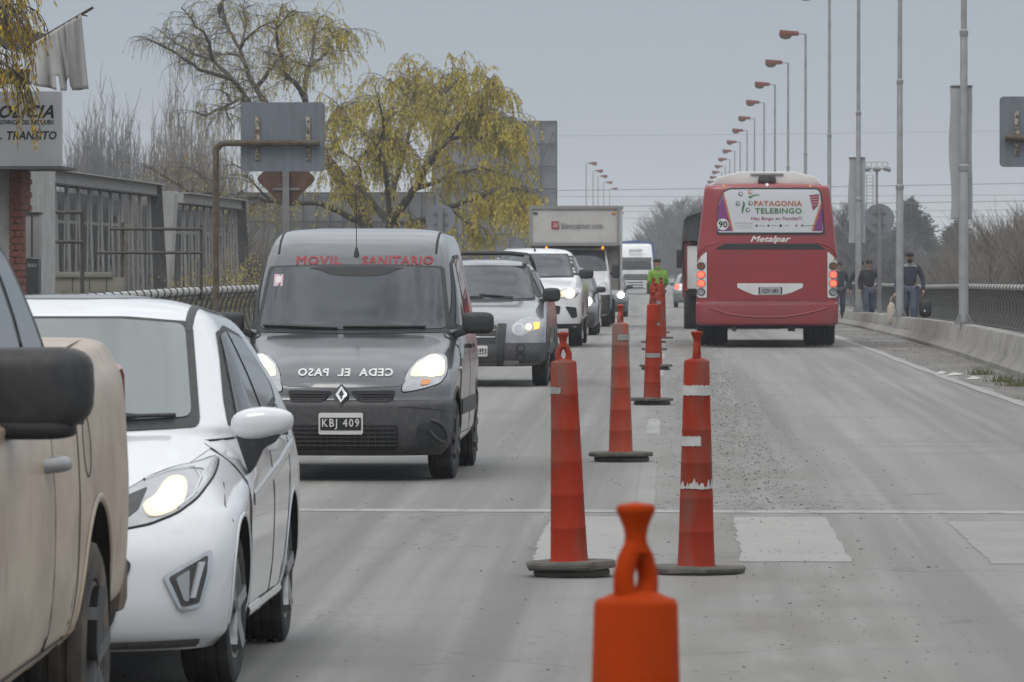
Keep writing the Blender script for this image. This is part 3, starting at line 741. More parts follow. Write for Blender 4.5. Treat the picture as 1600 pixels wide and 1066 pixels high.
# ================================================================== old girder bridge, police post, billboard
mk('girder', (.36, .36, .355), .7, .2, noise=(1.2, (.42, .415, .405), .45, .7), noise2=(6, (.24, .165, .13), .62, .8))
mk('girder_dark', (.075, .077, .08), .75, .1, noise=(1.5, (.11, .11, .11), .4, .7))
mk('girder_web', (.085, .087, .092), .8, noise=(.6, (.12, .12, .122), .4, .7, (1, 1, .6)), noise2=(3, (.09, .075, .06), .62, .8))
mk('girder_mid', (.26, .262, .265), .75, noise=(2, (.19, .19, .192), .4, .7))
mk('pylon', (.40, .40, .39), .9, noise=(.8, (.31, .31, .30), .4, .7), noise2=(4, (.25, .24, .22), .58, .78, (1, 1, .4)), bump=(14, .4))
def girder_span(label, X, ya, yb, zt, n):
    t = thing('girder_bridge', label, 'bridge', (X, ya, -3), group='spans of the old girder bridge'); Z = zt+3; L = yb-ya
    MB().box((0, L/2, Z-.12), (.34, L, .24)).build('top_chord', M['girder'], t, smooth=False)
    MB().box((.06, L/2, Z+.015), (.62, L, .03)).build('chord_flange', M['girder'], t, smooth=False)
    MB().box((.02, L/2, Z-.255), (.44, L, .03)).build('chord_flange', M['girder_dark'], t, smooth=False)
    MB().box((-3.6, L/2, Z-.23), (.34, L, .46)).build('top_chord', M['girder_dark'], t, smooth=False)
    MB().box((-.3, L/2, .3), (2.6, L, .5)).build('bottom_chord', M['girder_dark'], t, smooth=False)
    MB().box((-.95, L/2, (Z-.3)/2+.2), (.04, L, Z-.7)).build('shade_backing', M['girder_web'], t, smooth=False)  # solid dark sheet added for the shade between the open ribs
    for i in range(int(L/.65)):
        MB().bar((-.90, .3+i*.65, Z-.5), (-.90, .3+i*.65+(.3 if i % 2 else -.3), .3), .05, .05).build('web_lacing', M['girder_mid'], t, smooth=False)
    for i in range(n*2):                     # the far truss: posts and diagonals, open between
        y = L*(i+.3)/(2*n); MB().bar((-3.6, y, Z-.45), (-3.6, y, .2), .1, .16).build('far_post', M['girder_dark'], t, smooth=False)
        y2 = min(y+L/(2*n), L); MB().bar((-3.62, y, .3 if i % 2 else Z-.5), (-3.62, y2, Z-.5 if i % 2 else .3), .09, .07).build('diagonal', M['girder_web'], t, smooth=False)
    MB().box((-3.9, L/2, Z*.46), (.05, L, Z*.80)).build('far_shade_backing', M['girder_web'], t, smooth=False)  # second dark sheet, added to deepen the gaps of the open truss
    for i in range(n):
        y = L*(i+.6)/n
        b = MB().bar((.05, y, Z-.25), (.24, y, .2), .1, .06 if i < 3 else .045).bar((.02, y, Z-.25), (-.04, y, .2), .1, .035)
        rb = b.build('rib', M['girder'], t, smooth=False)
        lc = MB()
        for k in range(11 if i > 1 else 0):
            z0 = Z-1.0-k*.45; a = lambda z: .05+.19*(Z-.25-z)/(Z-.45); c = lambda z: .02-.06*(Z-.25-z)/(Z-.45)
            lc.bar((a(z0) if k % 2 else c(z0), y, z0), (c(z0-.45) if k % 2 else a(z0-.45), y, z0-.45), .03, .03)
        if lc.v: lc.build('lacing', M['girder'], rb, smooth=False)
        MB().box((-.55, y+.8, Z-1.0), (.22, .3, .07)).build('bracing', M['girder'], t, smooth=False)
    # dark portal leaning at the far end
    MB().bar((.10, L, Z), (.46, L+.1, 0), .3, .30).build('end_frame', M['girder_dark'], t, smooth=False)
    return t
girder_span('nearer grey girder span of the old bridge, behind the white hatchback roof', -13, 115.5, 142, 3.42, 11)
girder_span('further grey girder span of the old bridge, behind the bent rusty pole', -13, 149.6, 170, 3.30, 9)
def pylon(label, X, y, zt, w0, w1):
    b = MB(); t = 1.1
    b.v = [(X+s*w_/2, y+q*t/2, z) for z, w_ in ((-3, w1*.85), (.9, w1), (zt-.05, w0), (zt, w0-.04)) for s, q in ((-1, -1), (1, -1), (1, 1), (-1, 1))]
    b.f = [(4*i+j, 4*i+(j+1) % 4, 4*i+4+(j+1) % 4, 4*i+4+j) for i in range(3) for j in range(4)]+[(12, 13, 14, 15), (3, 2, 1, 0)]
    b.build('bridge_pylon', M['pylon'], smooth=False, label=label, cat='pylon', group='concrete pylons of the old bridge')
pylon('pale tapered concrete pylon between the two girder spans', at(257, 350, 147).x, 147, 3.33, .62, .36)
pylon('pale concrete pylon beside the red brick pier of the police post', at(60, 350, 113.5).x, 113.5, 3.38, .33, .22)
mk('wall_block', (.20, .19, .155), .9, noise=(1, (.27, .26, .22), .4, .7))
t = thing('block_wall', 'low mossy concrete block wall below the old bridge', 'wall', (at(65, 440, 100).x, 100, .0))
x0, x1 = at(65, 440, 100).x, at(172, 440, 100).x
bm_ = MB().box((0, 0, 0), (.292, .2, .25)).mesh('block', M['wall_block'], bevel=.008)
for j in range(5):
    for i in range(5 if j % 2 == 0 else 4):
        o = link('block', bm_, t); o.location = (.15+i*.302+(0 if j % 2 == 0 else .15)-.05, 0, .13+.256*j)
MB().box(((x1-x0)/2, 0, 1.33), (x1-x0+.1, .3, .09)).build('coping', M['wall_block'], t, bevel=.01)
# pipe frames standing in front of the girders
mk('pipe_dark', (.055, .05, .045), .7, noise=(8, (.11, .08, .055), .5, .7))
def pipe_frame(label, d, bars, posts):
    c = at(posts[0][0], 400, d); t = thing('pipe_frame', label, 'frame', (c.x, d, .1), group='dark pipe frames by the old bridge')
    for (xa, xb, y) in bars:
        a, b_ = at(xa, y, d), at(xb, y, d); MB().tube([a-c+Vector((0, 0, c.z-.1)), b_-c+Vector((0, 0, c.z-.1))], .028, 8).build('rail', M['pipe_dark'], t)
    for (x, y0, y1) in posts:
        a, b_ = at(x, y0, d), at(x, y1, d); MB().tube([(a.x-c.x, .05, a.z-.1), (a.x-c.x, .05, b_.z-.1)], .03, 8).build('post', M['pipe_dark'], t)
pipe_frame('short dark pipe frame beside the grey cabinet', 88, [(58, 129, 332), (62, 129, 378)], [(66, 326, 470), (128, 328, 470)])
pipe_frame('wide dark pipe frame between the girder spans', 100, [(172, 316, 358), (152, 316, 395)], [(191, 348, 470), (251, 356, 424), (314, 352, 470)])
# cabinet on a black plinth
t = thing('cabinet', 'narrow grey cabinet on a black plinth, just above the pickup roof', 'cabinet', (at(52.5, 400, 58).x, 58, .1))
a, b_ = at(43, 335, 58), at(63, 404, 58); w_ = b_.x-a.x
MB().box((0, 0, (a.z+b_.z)/2-.1), (w_, .3, a.z-b_.z)).build('housing', mat('cabinet_grey', (.30, .30, .29), .6, noise=(2, (.24, .235, .22), .4, .7)), t, bevel=.008)
MB().box((0, -.153, (a.z+b_.z)/2-.1), (.012, .006, (a.z-b_.z)*.92)).build('door_gap', M['gap'], t)
MB().box((0, 0, a.z-.09), (w_+.03, .34, .025)).build('cap', M['pipe_dark'], t, bevel=.005)
MB().box((0, .005, (b_.z-.1)/2), (w_*.96, .28, b_.z-.11)).build('plinth', M['black_plastic'], t, bevel=.006)
text_obj('plinth_lettering', 'EMERGENCIA', lambda u, v: (u, -.139, b_.z-.17+v), M['banner'], t, 1, width=w_*.7, height=.035)

# ---- police post at the left edge
mk('brick', (.20, .068, .05), .9, vary=True, noise=(14, (.27, .10, .075), .4, .7), bump=(60, .4)); mk('brick_shaded', (.15, .055, .042), .9, noise=(14, (.21, .08, .06), .4, .7), bump=(60, .4)); mk('mortar', (.22, .19, .17), .95)
mk('plaster', (.46, .455, .44), .9, noise=(3, (.36, .355, .34), .42, .7), noise2=(20, (.30, .295, .285), .6, .75), bump=(30, .5))
mk('board_white', (.50, .505, .515), .5, noise=(1.2, (.45, .455, .455), .4, .7))
BY = 62.0; bx0 = at(50, 300, 63.1).x
t = thing('police_post', 'brick and plaster roadside police post with white lettered sign board', 'building', (bx0, BY, 0))
fx = at(15, 300, BY).x-bx0                                # front of the pier
top = at(30, 266, BY).z
MB().box(((fx)/2-.003, .57, top/2), (-fx-.03, 1.10, top)).build('pier', M['mortar'], t, smooth=False)
bk = MB().box((0, 0, 0), (.03, .235, .062)).mesh('brick', M['brick'], bevel=.004); bk2 = MB().box((0, 0, 0), (.108, .03, .062)).mesh('brick', M['brick_shaded'], bevel=.004)  # front bricks take a darker copy: that face's shade put into the colour
rr = random.Random(5)
for j in range(20):
    z = top-.04-j*.073; off = .12*(j % 2)
    for i in range(5):
        y = .14+i*.245-off
        if y > 1.05 or y < .05: continue
        o = link('brick', bk, t); o.location = (-.016+rr.uniform(-.002, .003), y, z)
    W_ = -fx+.02
    for i in range(1+j % 2):
        o = link('brick', bk2, t); o.scale = ((W_-.008 if j % 2 == 0 else W_/2-.008)/.108, 1, 1); o.location = (fx-.01+W_*(.5 if j % 2 == 0 else .25+.5*i), .016+rr.uniform(-.003, .002), z)
MB().box((fx-1.2, .4, top/2), (2.4, .5, top)).build('plaster_wall', M['plaster'], t, smooth=False)
MB().box((fx-1.75, 3.5, 1.6), (3.2, 5, 3.2)).build('back_wall', M['plaster'], t, smooth=False)
MB().box((-1.2, .3, top+.02), (3.4, 1.5, .035)).build('eaves', M['girder_dark'], t, smooth=False)
# sign board
p0, p1 = at(100, 145, BY), at(100, 265, BY); hx = p0.x-bx0; bt, bb = p0.z, p1.z
sb = MB().box((hx-1.3, -.20, (bt+bb)/2+.01), (2.6, .12, bt-bb)).build('sign_board', M['board_white'], t, bevel=.01)
def sgn(txt, cx, cy, wpx, hpx, sh_=.0, sp=1.0):
    a = at(cx, cy, BY); k = BY/F
    text_obj('sign_lettering', txt, lambda u, v: (a.x-bx0+u, -.265, a.z+v), M['black_print'], sb, 1, width=wpx*k, height=hpx*k, shear=sh_, offset=.028, space=sp)
sgn('POLICIA', 37, 175.5, 103, 21, .35, 1.05); sgn('PROVINCIA DEL NEUQUEN', 43, 192.5, 91, 8.5, .2, 1.0); sgn('TRANSITO', 54, 212.5, 78, 13.5, .2, 1.05); sgn('DIR.', -8, 212.5, 31, 13.5, .2, 1.05)
# sloping roof edge above the board, seen from below
b = MB(); e0, e1 = at(-60, 8, 61), at(70, 55, 61.5); e2, e3 = at(60, 84, 62.5), at(-60, 96, 62)
pts = [at(-80, 5, 60.5), at(68, 52, 61), at(62, 66, 61), at(40, 86, 61), at(-80, 40, 60.5)]
n_ = len(pts)
b.add([p-Vector((bx0, BY, 0)) for p in pts]+[p-Vector((bx0, BY-.5, 0)) for p in pts], [tuple(range(n_)), tuple(range(2*n_-1, n_-1, -1))]+[(i, n_+i, n_+(i+1) % n_, (i+1) % n_) for i in range(n_)])
b.build('roof_fascia', mat('roof_teal', (.115, .135, .145), .7, noise=(3, (.17, .18, .18), .4, .7)), t, smooth=False)
b = MB(); q0, q1 = at(-80, 120, 61.4)-Vector((bx0, BY, 0)), at(48, 120, 61.4)-Vector((bx0, BY, 0))
b.bar(q0, q1, .2, .16).build('beam', mat('beam_brown', (.13, .08, .055), .8), t, smooth=False)
# flag and pole
fp0, fp1 = at(38, 76, 60.6), at(145, 12, 60.2)
t = thing('flagpole', 'dark slanting flagpole sticking out of the police post roof', 'flagpole', tuple(fp0))
MB().tube([(0, 0, 0), fp1-fp0], [.022, .016], 8).build('pole', M['pipe_dark'], t)
MB().tube([(fp1-fp0)*.83, (fp1-fp0)*.92+Vector((0, 0, -.055))], .008, 6).build('hook', M['pipe_dark'], t)
mk('flag_cloth', (.46, .455, .445), .9, noise=(4, (.36, .35, .335), .42, .66, (1.6, 1, .35)), noise2=(9, (.20, .19, .18), .62, .8, (2, 1, .3)))
fl = MB(); nu, nv = 26, 16
tp0, tp1 = at(50, 69, 60.5), at(127, 22, 60.25)
bot = [(45, 128), (52, 133), (66, 136), (80, 138), (92, 142), (103, 142), (106, 122), (109, 118), (112, 141), (126, 141), (140, 139)]
for j in range(nv+1):
    v = j/nv
    for i in range(nu+1):
        u = i/nu; k = u*(len(bot)-1); q = min(int(k), len(bot)-2); fr_ = k-q
        bp = (bot[q][0]+(bot[q+1][0]-bot[q][0])*fr_, bot[q][1]+(bot[q+1][1]-bot[q][1])*fr_)
        a = tp0.lerp(tp1, u); c = at(bp[0], bp[1], 60.4)
        p = a.lerp(c, v)+Vector((.012*math.sin(u*31)*v, .05*math.sin(u*22+v*2)*v+.02*math.sin(u*50), 0))
        fl.v.append(tuple(p))
fl.f = [(j*(nu+1)+i, j*(nu+1)+i+1, (j+1)*(nu+1)+i+1, (j+1)*(nu+1)+i) for j in range(nv) for i in range(nu) if not (j > nv-5 and i in (10,) )]
o = fl.build('flag', M['flag_cloth'], ang=80, label='torn greyish flag hanging limp from the slanting pole', cat='flag')
md = o.modifiers.new('thick', 'SOLIDIFY'); md.thickness = .006

# ---- great billboard seen from behind, lattice and braces
mk('hoarding', (.155, .165, .185), .7, noise=(.25, (.19, .20, .22), .4, .7)); mk('hoarding2', (.19, .19, .185), .75, noise=(.3, (.155, .155, .15), .4, .7))
mk('lattice', (.045, .047, .052), .7)
def billboard(label, px0, py0, px1, d, zb, nx_, nz_, m, brace=True):
    a, b_ = at(px0, py0, d), at(px1, py0, d); W, Ht = b_.x-a.x, a.z-zb
    t = thing('billboard', label, 'billboard', (a.x+W/2, d, zb))
    cw, ch = W/nx_, Ht/nz_; pm = MB().box((0, 0, 0), (cw-.06, .06, ch-.06)).mesh('panel', m)
    for i in range(nx_):
        for j in range(nz_):
            o = link('panel', pm, t); o.location = (-W/2+cw*(i+.5), .06*math.sin(i*3.1+j*1.7), ch*(j+.5))
    for i in range(nx_+1): MB().box((-W/2+cw*i, -.35, Ht/2), (.10, .12, Ht)).build('upright', M['lattice'], t, smooth=False)
    for j in range(nz_+1): MB().box((0, -.25, ch*j), (W, .08, .10)).build('cross_rail', M['lattice'], t, smooth=False)
    if brace:
        for s in (1, -1):
            MB().bar((s*W*.48, -.5, Ht*.95), (s*W*.18, -.5, Ht*.5), .14, .1).build('brace', M['lattice'], t, smooth=False); MB().bar((s*W*.18, -.5, Ht*.78), (s*W*.42, -.5, Ht*.36), .1, .1).build('brace', M['lattice'], t, smooth=False)
        MB().tube([(W*.08, -.9, Ht*.36), (W*.42, -.9, Ht*.36)], .28, 10).build('walkway', M['galv'], t)
    return t
billboard('tall grey billboard seen from behind through the yellow willow', 676, 190, 870, 470, -4, 8, 9, M['hoarding'])
billboard('long low hoarding with grey panels behind the willow trunks', 372, 302, 680, 330, -3, 15, 5, M['hoarding2'], False)
# ================================================================== trees
mk('bark', (.075, .066, .056), .9, noise=(5, (.12, .105, .085), .4, .7), bump=(12, .5)); mk('twig', (.12, .105, .085), .9); mk('twig_grey', (.155, .15, .148), .95); mk('twig_brown', (.20, .175, .148), .95)
mk('leaf_yellow', (.60, .49, .075), .7, noise=(.6, (.42, .37, .075), .40, .62), noise2=(1.7, (.70, .53, .06), .5, .72))
mk('leaf_gold', (.62, .42, .03), .7, noise=(2, (.25, .20, .035), .4, .65)); mk('evergreen', (.022, .036, .028), .8, noise=(.5, (.04, .055, .035), .42, .66))
def leaf(b, p, d, L, W, r):
    d = d.normalized(); s = d.cross(Vector((r.uniform(-1, 1), r.uniform(-1, 1), .1)))
    if s.length < .05: s = Vector((1, 0, 0))
    s = s.normalized()*W/2; m = p+d*L*.45
    b.add([p, m+s, p+d*L, m-s], [(0, 1, 2, 3)])
def twig(b, pts, r0, r1=None):
    n = len(pts); r1 = r0*.4 if r1 is None else r1
    b.tube(pts, [r0+(r1-r0)*i/(n-1) for i in range(n)], 3, caps=False)
def willow(label, d, limbs, seed, leafiness, strands, sub, m_leaf, leafside=None, droop=(.5, 1.6), name='willow_tree', leafL=.11, spread=1.2):
    r = random.Random(seed); base = at(*limbs[0][0][0], d); base.z = zr(d)-2.2
    t = thing(name, label, 'tree', tuple(base)); tw, lf = MB(), MB()
    for li, (pp, r0, r1, dep) in enumerate(limbs):
        P = []
        for i, (x, y) in enumerate(pp):
            u = i/(len(pp)-1); P.append(at(x, y, d+dep[0]+(dep[1]-dep[0])*u)-base)
        if li == 0: P[0].z = 0
        Q = []                                  # soften with extra wobble
        for a, c in zip(P, P[1:]):
            k = max(2, int((c-a).length/.35))
            for j in range(k): Q.append(a.lerp(c, j/k)+Vector((r.gauss(0, .03), r.gauss(0, .05), r.gauss(0, .03)))*(0 if j == 0 else 1))
        Q.append(P[-1]); n = len(Q)
        MB().tube(Q, [r0+(r1-r0)*(i/(n-1))**.8 for i in range(n)], 7).build('trunk' if li == 0 else 'limb', M['bark'], t, ang=70)
        if li == 0: continue
        Ltot = sum((Q[i+1]-Q[i]).length for i in range(n-1)); ns = max(3, int(Ltot*sub))
        for s in range(ns):
            u = r.uniform(.18, 1)**.8; i = min(int(u*(n-1)), n-2); p = Q[i].lerp(Q[i+1], u*(n-1)-i); tn = (Q[i+1]-Q[i]).normalized()
            dr = (tn*.6+Vector((r.gauss(0, .7), r.gauss(0, .9), r.uniform(-.1, .9)))).normalized(); L = r.uniform(.4, 1.5)*spread*(1.15-.5*u)
            pts = [p]; m = 6; v = dr
            for k in range(m):
                v = (v+Vector((r.gauss(0, .18), r.gauss(0, .18), -.13))).normalized(); pts.append(pts[-1]+v*L/m)
            twig(tw, pts, .020*(1.2-.5*u), .007)
            for q in range(strands):
                k = r.randint(1, m); p2 = pts[k].lerp(pts[k-1], r.random()); LL = r.uniform(*droop)*(1 if r.random() < .8 else .5); v2 = (v+Vector((r.gauss(0, .6), r.gauss(0, .6), .15))).normalized(); st = [p2]
                for g_ in range(6):
                    v2 = (v2*.72+Vector((r.gauss(0, .07), r.gauss(0, .07), -.36))).normalized(); st.append(st[-1]+v2*LL/6)
                twig(tw, st, .0065, .003)
                dens = leafiness(st[3]+base) if callable(leafiness) else leafiness
                for g_ in range(int(LL*26*dens+r.random())):
                    f_ = r.uniform(.12, 1); k2 = min(int(f_*6), 5); p3 = st[k2].lerp(st[k2+1], f_*6-k2)
                    leaf(lf, p3, Vector((r.gauss(0, .35), r.gauss(0, .35), -1)), leafL*r.uniform(.7, 1.3), leafL*.26, r)
    tw.build('twigs', M['twig'], t, smooth=False, kind='stuff')
    if lf.f: lf.build('foliage', m_leaf, t, smooth=False, kind='stuff')
    return t
# the half bare willow whose limbs rise behind the grey rectangular sign
L1 = [([(600, 470), (585, 395), (566, 336), (530, 280), (509, 252), (490, 225)], .34, .2, (0, 0)),
  ([(509, 252), (450, 215), (387, 158), (362, 124), (311, 109), (289, 94), (256, 73), (232, 62)], .15, .03, (0, -4)),
  ([(362, 124), (333, 94), (301, 84), (273, 66), (250, 48)], .09, .02, (-1.5, 1)), ([(333, 94), (327, 66), (319, 50), (299, 28), (283, 12)], .07, .02, (-1.5, -4)), ([(333, 94), (312, 76), (305, 60), (300, 55)], .05, .02, (-1, 2)),
  ([(490, 225), (440, 195), (414, 158), (400, 137), (385, 106), (375, 76), (357, 46), (349, 20), (347, -15)], .16, .03, (0, 3)), ([(375, 76), (382, 63), (397, 50), (415, 38), (430, 34)], .07, .02, (1.5, 0)), ([(385, 106), (372, 86), (345, 85), (335, 92)], .06, .02, (1, 2)),
  ([(400, 137), (420, 111), (428, 102), (434, 92)], .09, .03, (1, 0)), ([(375, 76), (385, 40), (380, 10), (384, -20)], .06, .02, (2, 4)), ([(420, 111), (421, 80), (428, 60)], .05, .02, (1, 3)),
  ([(509, 252), (495, 200), (477, 158), (461, 129), (440, 109), (440, 84), (433, 63), (432, 38), (440, 10)], .14, .03, (0, -3)), ([(477, 158), (477, 127), (484, 104), (489, 76), (494, 43), (500, 25)], .11, .03, (-1, 2)), ([(484, 104), (500, 92), (514, 78), (519, 58), (512, 38)], .07, .02, (0, 3)), ([(482, 104), (470, 100), (456, 97)], .05, .03, (0, -1)),
  ([(432, 45), (450, 22), (462, 15)], .04, .015, (-3, -4)), ([(519, 58), (530, 45), (545, 50)], .04, .015, (3, 4)),
  ([(440, 205), (400, 165), (375, 154), (352, 167), (322, 181), (306, 175)], .08, .03, (-1, -3)), ([(352, 165), (354, 177), (366, 201)], .04, .015, (-2, -2)), ([(360, 158), (345, 140), (352, 128)], .05, .015, (-2, -1)),
  ([(560, 345), (500, 318), (450, 318), (400, 308), (365, 313), (330, 302), (300, 304), (255, 275), (225, 258)], .12, .02, (0, -6)), ([(330, 302), (320, 280), (300, 265)], .05, .015, (-4, -3)), ([(420, 310), (395, 285), (375, 262)], .05, .015, (-2, -4))]
lean = lambda p: float(np.interp(p.x, [at(250, 60, 190).x, at(400, 60, 190).x, at(470, 60, 190).x, at(540, 60, 190).x], [.04, .16, .5, 1.0]))
willow('tall half bare willow whose limbs rise behind the grey rectangular sign', 190, L1, 11, lean, 7, 6.2, M['leaf_yellow'], droop=(.25, .95), spread=1.2)
# the fuller yellow willow to its right
L2 = [([(625, 470), (622, 395), (612, 350)], .32, .24, (0, 0)),
  ([(612, 350), (607, 309), (600, 262), (593, 231), (600, 190), (590, 150)], .13, .03, (0, -2)), ([(612, 352), (580, 315), (545, 280), (522, 255)], .14, .04, (0, 2)), ([(566, 302), (559, 255), (597, 201), (620, 174)], .09, .03, (1, -1)),
  ([(617, 345), (647, 296), (674, 252), (701, 218), (732, 177), (759, 150), (772, 128)], .16, .03, (0, -4)), ([(610, 318), (623, 269), (640, 204), (642, 154), (650, 115)], .11, .03, (0, 3)), ([(674, 252), (690, 200), (690, 150), (700, 115)], .07, .02, (-1, 1)),
  ([(640, 204), (670, 160), (672, 130)], .06, .02, (2, 4)), ([(654, 346), (698, 323), (748, 309), (799, 292), (832, 300)], .12, .02, (0, -5)), ([(701, 218), (750, 215), (790, 205), (808, 225)], .07, .02, (-2, -4)), ([(732, 177), (770, 180), (800, 185)], .05, .02, (-3, -5)),
  ([(647, 296), (700, 275), (752, 262), (785, 270)], .09, .02, (0, 2)), ([(593, 231), (560, 200), (540, 175), (528, 165)], .06, .02, (-1, 1)), ([(559, 255), (530, 235), (520, 205), (530, 180)], .05, .02, (1, 3)), ([(698, 323), (725, 345), (740, 360)], .05, .02, (-2, -2)), ([(617, 345), (660, 360), (690, 372)], .07, .03, (0, -2)),
  ([(640, 154), (615, 130), (600, 122)], .05, .02, (3, 4)), ([(690, 150), (720, 120), (735, 118)], .05, .02, (0, 1)), ([(799, 292), (812, 312), (818, 330)], .03, .015, (-5, -5))]
lush = lambda p: float(np.interp(p.x, [at(540, 300, 186).x, at(640, 300, 186).x, at(720, 300, 186).x], [.75, 1.0, 1.35]))
willow('full yellow weeping willow in front of the tall billboard', 186, L2, 23, lush, 10, 6.2, M['leaf_yellow'], droop=(.3, 1.15), spread=1.25, leafL=.125)
# bird and leaf tuft in the top of the half bare willow
p = at(343, 17, 187.5); t = thing('bird', 'small dark bird perched high in the half bare willow', 'bird', tuple(p))
mk('bird_dark', (.02, .021, .025), .8)
b = blob((0, 0, .06), (.085, .07, .15), 1, 10, 8); b.v = b.v; b.ball((.02, -.02, .22), (.05, .055, .05), 8, 6); b.tube([(0, .02, -.05), (.02, .05, -.24)], [.045, .03], 6); b.tube([(.03, -.07, .22), (.035, -.11, .21)], [.015, .003], 5)
b.build('body', M['bird_dark'], t, ang=70)
# willow by the police post: its trunk stands out of frame, strands hang into the corner
L3 = [([(-420, 700), (-400, 300), (-330, 20), (-260, -160)], .3, .16, (0, 0)), ([(-260, -160), (-150, -150), (-70, -110), (-5, -75), (45, -62)], .10, .02, (0, -2)), ([(-200, -160), (-110, -60), (-45, -25), (0, -12)], .08, .02, (0, 2)), ([(-330, 20), (-180, 10), (-80, 40), (-30, 78), (5, 100)], .08, .015, (0, -1)), ([(-120, -150), (-60, -100), (-20, -60), (5, -40)], .06, .015, (0, 1)), ([(-80, -60), (-30, -10), (-10, 10), (12, 40)], .05, .012, (0, -1))]
willow('golden willow branches hanging into the top left corner over the police sign', 55, L3, 31, 1.3, 8, 5.5, M['leaf_gold'], droop=(.25, .85), leafL=.06, spread=.34)
# shrubs with yellowish twigs beyond the left railing
for i, (px, d, h) in enumerate([(345, 128, 1.9), (385, 150, 2.1), (415, 135, 1.7), (700, 165, 1.6), (760, 168, 1.7), (300, 140, 1.3)]):
    r = random.Random(50+i); c = at(px, 400, d); t = thing('shrub', ['yellowish thin shrub beside the bent rusty pole', 'yellowish shrub against the far girder span', 'low yellow shrub next to the dark van roof', 'thin yellow shrub below the round sign', 'yellow shrub right of the round sign, below the billboard', 'small dry shrub under the pale pylon'][i], 'shrub', (c.x, d, -1.6), group='yellow shrubs beyond the left railing')
    tw, lf = MB(), MB()
    for _ in range(130):
        a, sp = r.uniform(0, 6.28), r.uniform(.1, 1.2); pts = [Vector((0, 0, 0))]; v = Vector((math.cos(a)*sp*.5, math.sin(a)*sp*.5, 1)).normalized(); H = (h+1.6)*r.uniform(.6, 1.0)
        for k in range(6): v = (v+Vector((r.gauss(0, .12), r.gauss(0, .12), .0))).normalized(); pts.append(pts[-1]+v*H/6)
        twig(tw, pts, .012, .004)
        for _ in range(26):
            k = r.randint(2, 5); leaf(lf, pts[k].lerp(pts[k+1], r.random())+Vector((r.gauss(0, .05), r.gauss(0, .05), 0)), Vector((r.gauss(0, 1), r.gauss(0, 1), r.gauss(-.4, .6))), .07, .022, r)
    tw.build('stems', M['twig_brown'], t, smooth=False, kind='stuff'); lf.build('foliage', M['leaf_yellow'], t, smooth=False, kind='stuff')

def bare(seed, H, W, n_br, n_tw, up, m, tr=.012, crown=.15):
    """leafless tree: (trunk mesh, twigs mesh)"""
    r = random.Random(seed); tk, tw = MB(), MB(); ax = [Vector((0, 0, 0))]
    for k in range(8): ax.append(ax[-1]+Vector((r.gauss(0, .03)*H/8, r.gauss(0, .03)*H/8, H*.9/8)))
    tk.tube(ax, [H*.018*(1-.11*k)+.02 for k in range(9)], 6)
    for _ in range(n_br):
        u = r.uniform(crown, .98); i = min(int(u*8), 7); p = ax[i].lerp(ax[i+1], u*8-i); a = r.uniform(0, 6.28); sp = W*(1.05-u)**.6*r.uniform(.4, 1)
        v = Vector((math.cos(a), math.sin(a), up*r.uniform(.6, 1.3))).normalized(); L = sp*(1+up*.5); L = min(L, (H*1.04-p.z)*1.1) ; pts = [p]
        for k in range(6): v = (v+Vector((r.gauss(0, .1), r.gauss(0, .1), .12*min(up, 2)))).normalized(); pts.append(pts[-1]+v*L/6)
        twig(tk, pts, .035+.03*(1-u), .012)
        for _ in range(n_tw):
            k = r.randint(1, 6); p2 = pts[k].lerp(pts[k-1], r.random()); v2 = (v+Vector((r.gauss(0, .5), r.gauss(0, .5), .5*r.random()+.15*up))).normalized(); l2 = L*r.uniform(.18, .5)+.3; s = [p2]
            for _k in range(3): v2 = (v2+Vector((r.gauss(0, .14), r.gauss(0, .14), .06))).normalized(); s.append(s[-1]+v2*l2/3)
            twig(tw, s, tr, tr*.45)
    return tk.mesh('trunk', M['bark']), tw.mesh('twigs', m, smooth=False)
def clump(seed, H, W, n, m, tr):
    r = random.Random(seed); tk, tw = MB(), MB(); tk.tube([(0, 0, 0), (.1, 0, H*.3), (0, .1, H*.75)], [.2, .15, .05], 6)
    for _ in range(n):
        a = r.uniform(0, 6.28); q = W*math.sqrt(r.random()); z0 = H*r.uniform(.05, .3); top = H*(1-.42*(q/W)**2)*r.uniform(.72, 1.03); p = Vector((q*.25*math.cos(a), q*.25*math.sin(a), z0)); e_ = Vector((q*math.cos(a), q*math.sin(a), top)); pts = [p]
        for k in range(1, 7): u = k/6; pts.append(p.lerp(e_, u)+Vector((math.cos(a), math.sin(a), 0))*q*.3*math.sin(math.pi*u)+Vector((r.gauss(0, .1), r.gauss(0, .1), 0)))
        twig(tk, pts, .055, .012)
        for _ in range(11):
            k = r.randint(2, 6); p2 = pts[k].lerp(pts[k-1], r.random()); v2 = Vector((r.gauss(0, .3), r.gauss(0, .3), 1)).normalized(); l2 = r.uniform(.6, 2.0); s = [p2]
            for _k in range(3): v2 = (v2+Vector((r.gauss(0, .1), r.gauss(0, .1), .1))).normalized(); s.append(s[-1]+v2*l2/3)
            twig(tw, s, tr, tr*.4)
    return tk.mesh('trunk', m), tw.mesh('twigs', m, smooth=False)
def plant(kind, name, label, group, px, d, H, sc_=1, zb=None, sxy=1):
    c = at(px, 400, d); t = thing(name, label, 'tree', (c.x, d, zr(d)-2.4 if zb is None else zb), random.Random(px*7+int(d)).uniform(0, 6.28), group)
    t.scale = (sc_*sxy, sc_*sxy, sc_); link('trunk', kind[0], t); tag(link('twigs', kind[1], t), kind='stuff'); return t
pop = [clump(71+i, 16, 2.3, 85, M['twig_grey'], .024) for i in range(3)]
pop2 = [clump(75+i, 16, 2.5, 80, M['twig_brown'], .022) for i in range(3)]
rnd_t = [bare(81+i, 12, 5.2, 85, 22, .75, M['twig_grey'], .024, .22) for i in range(3)]
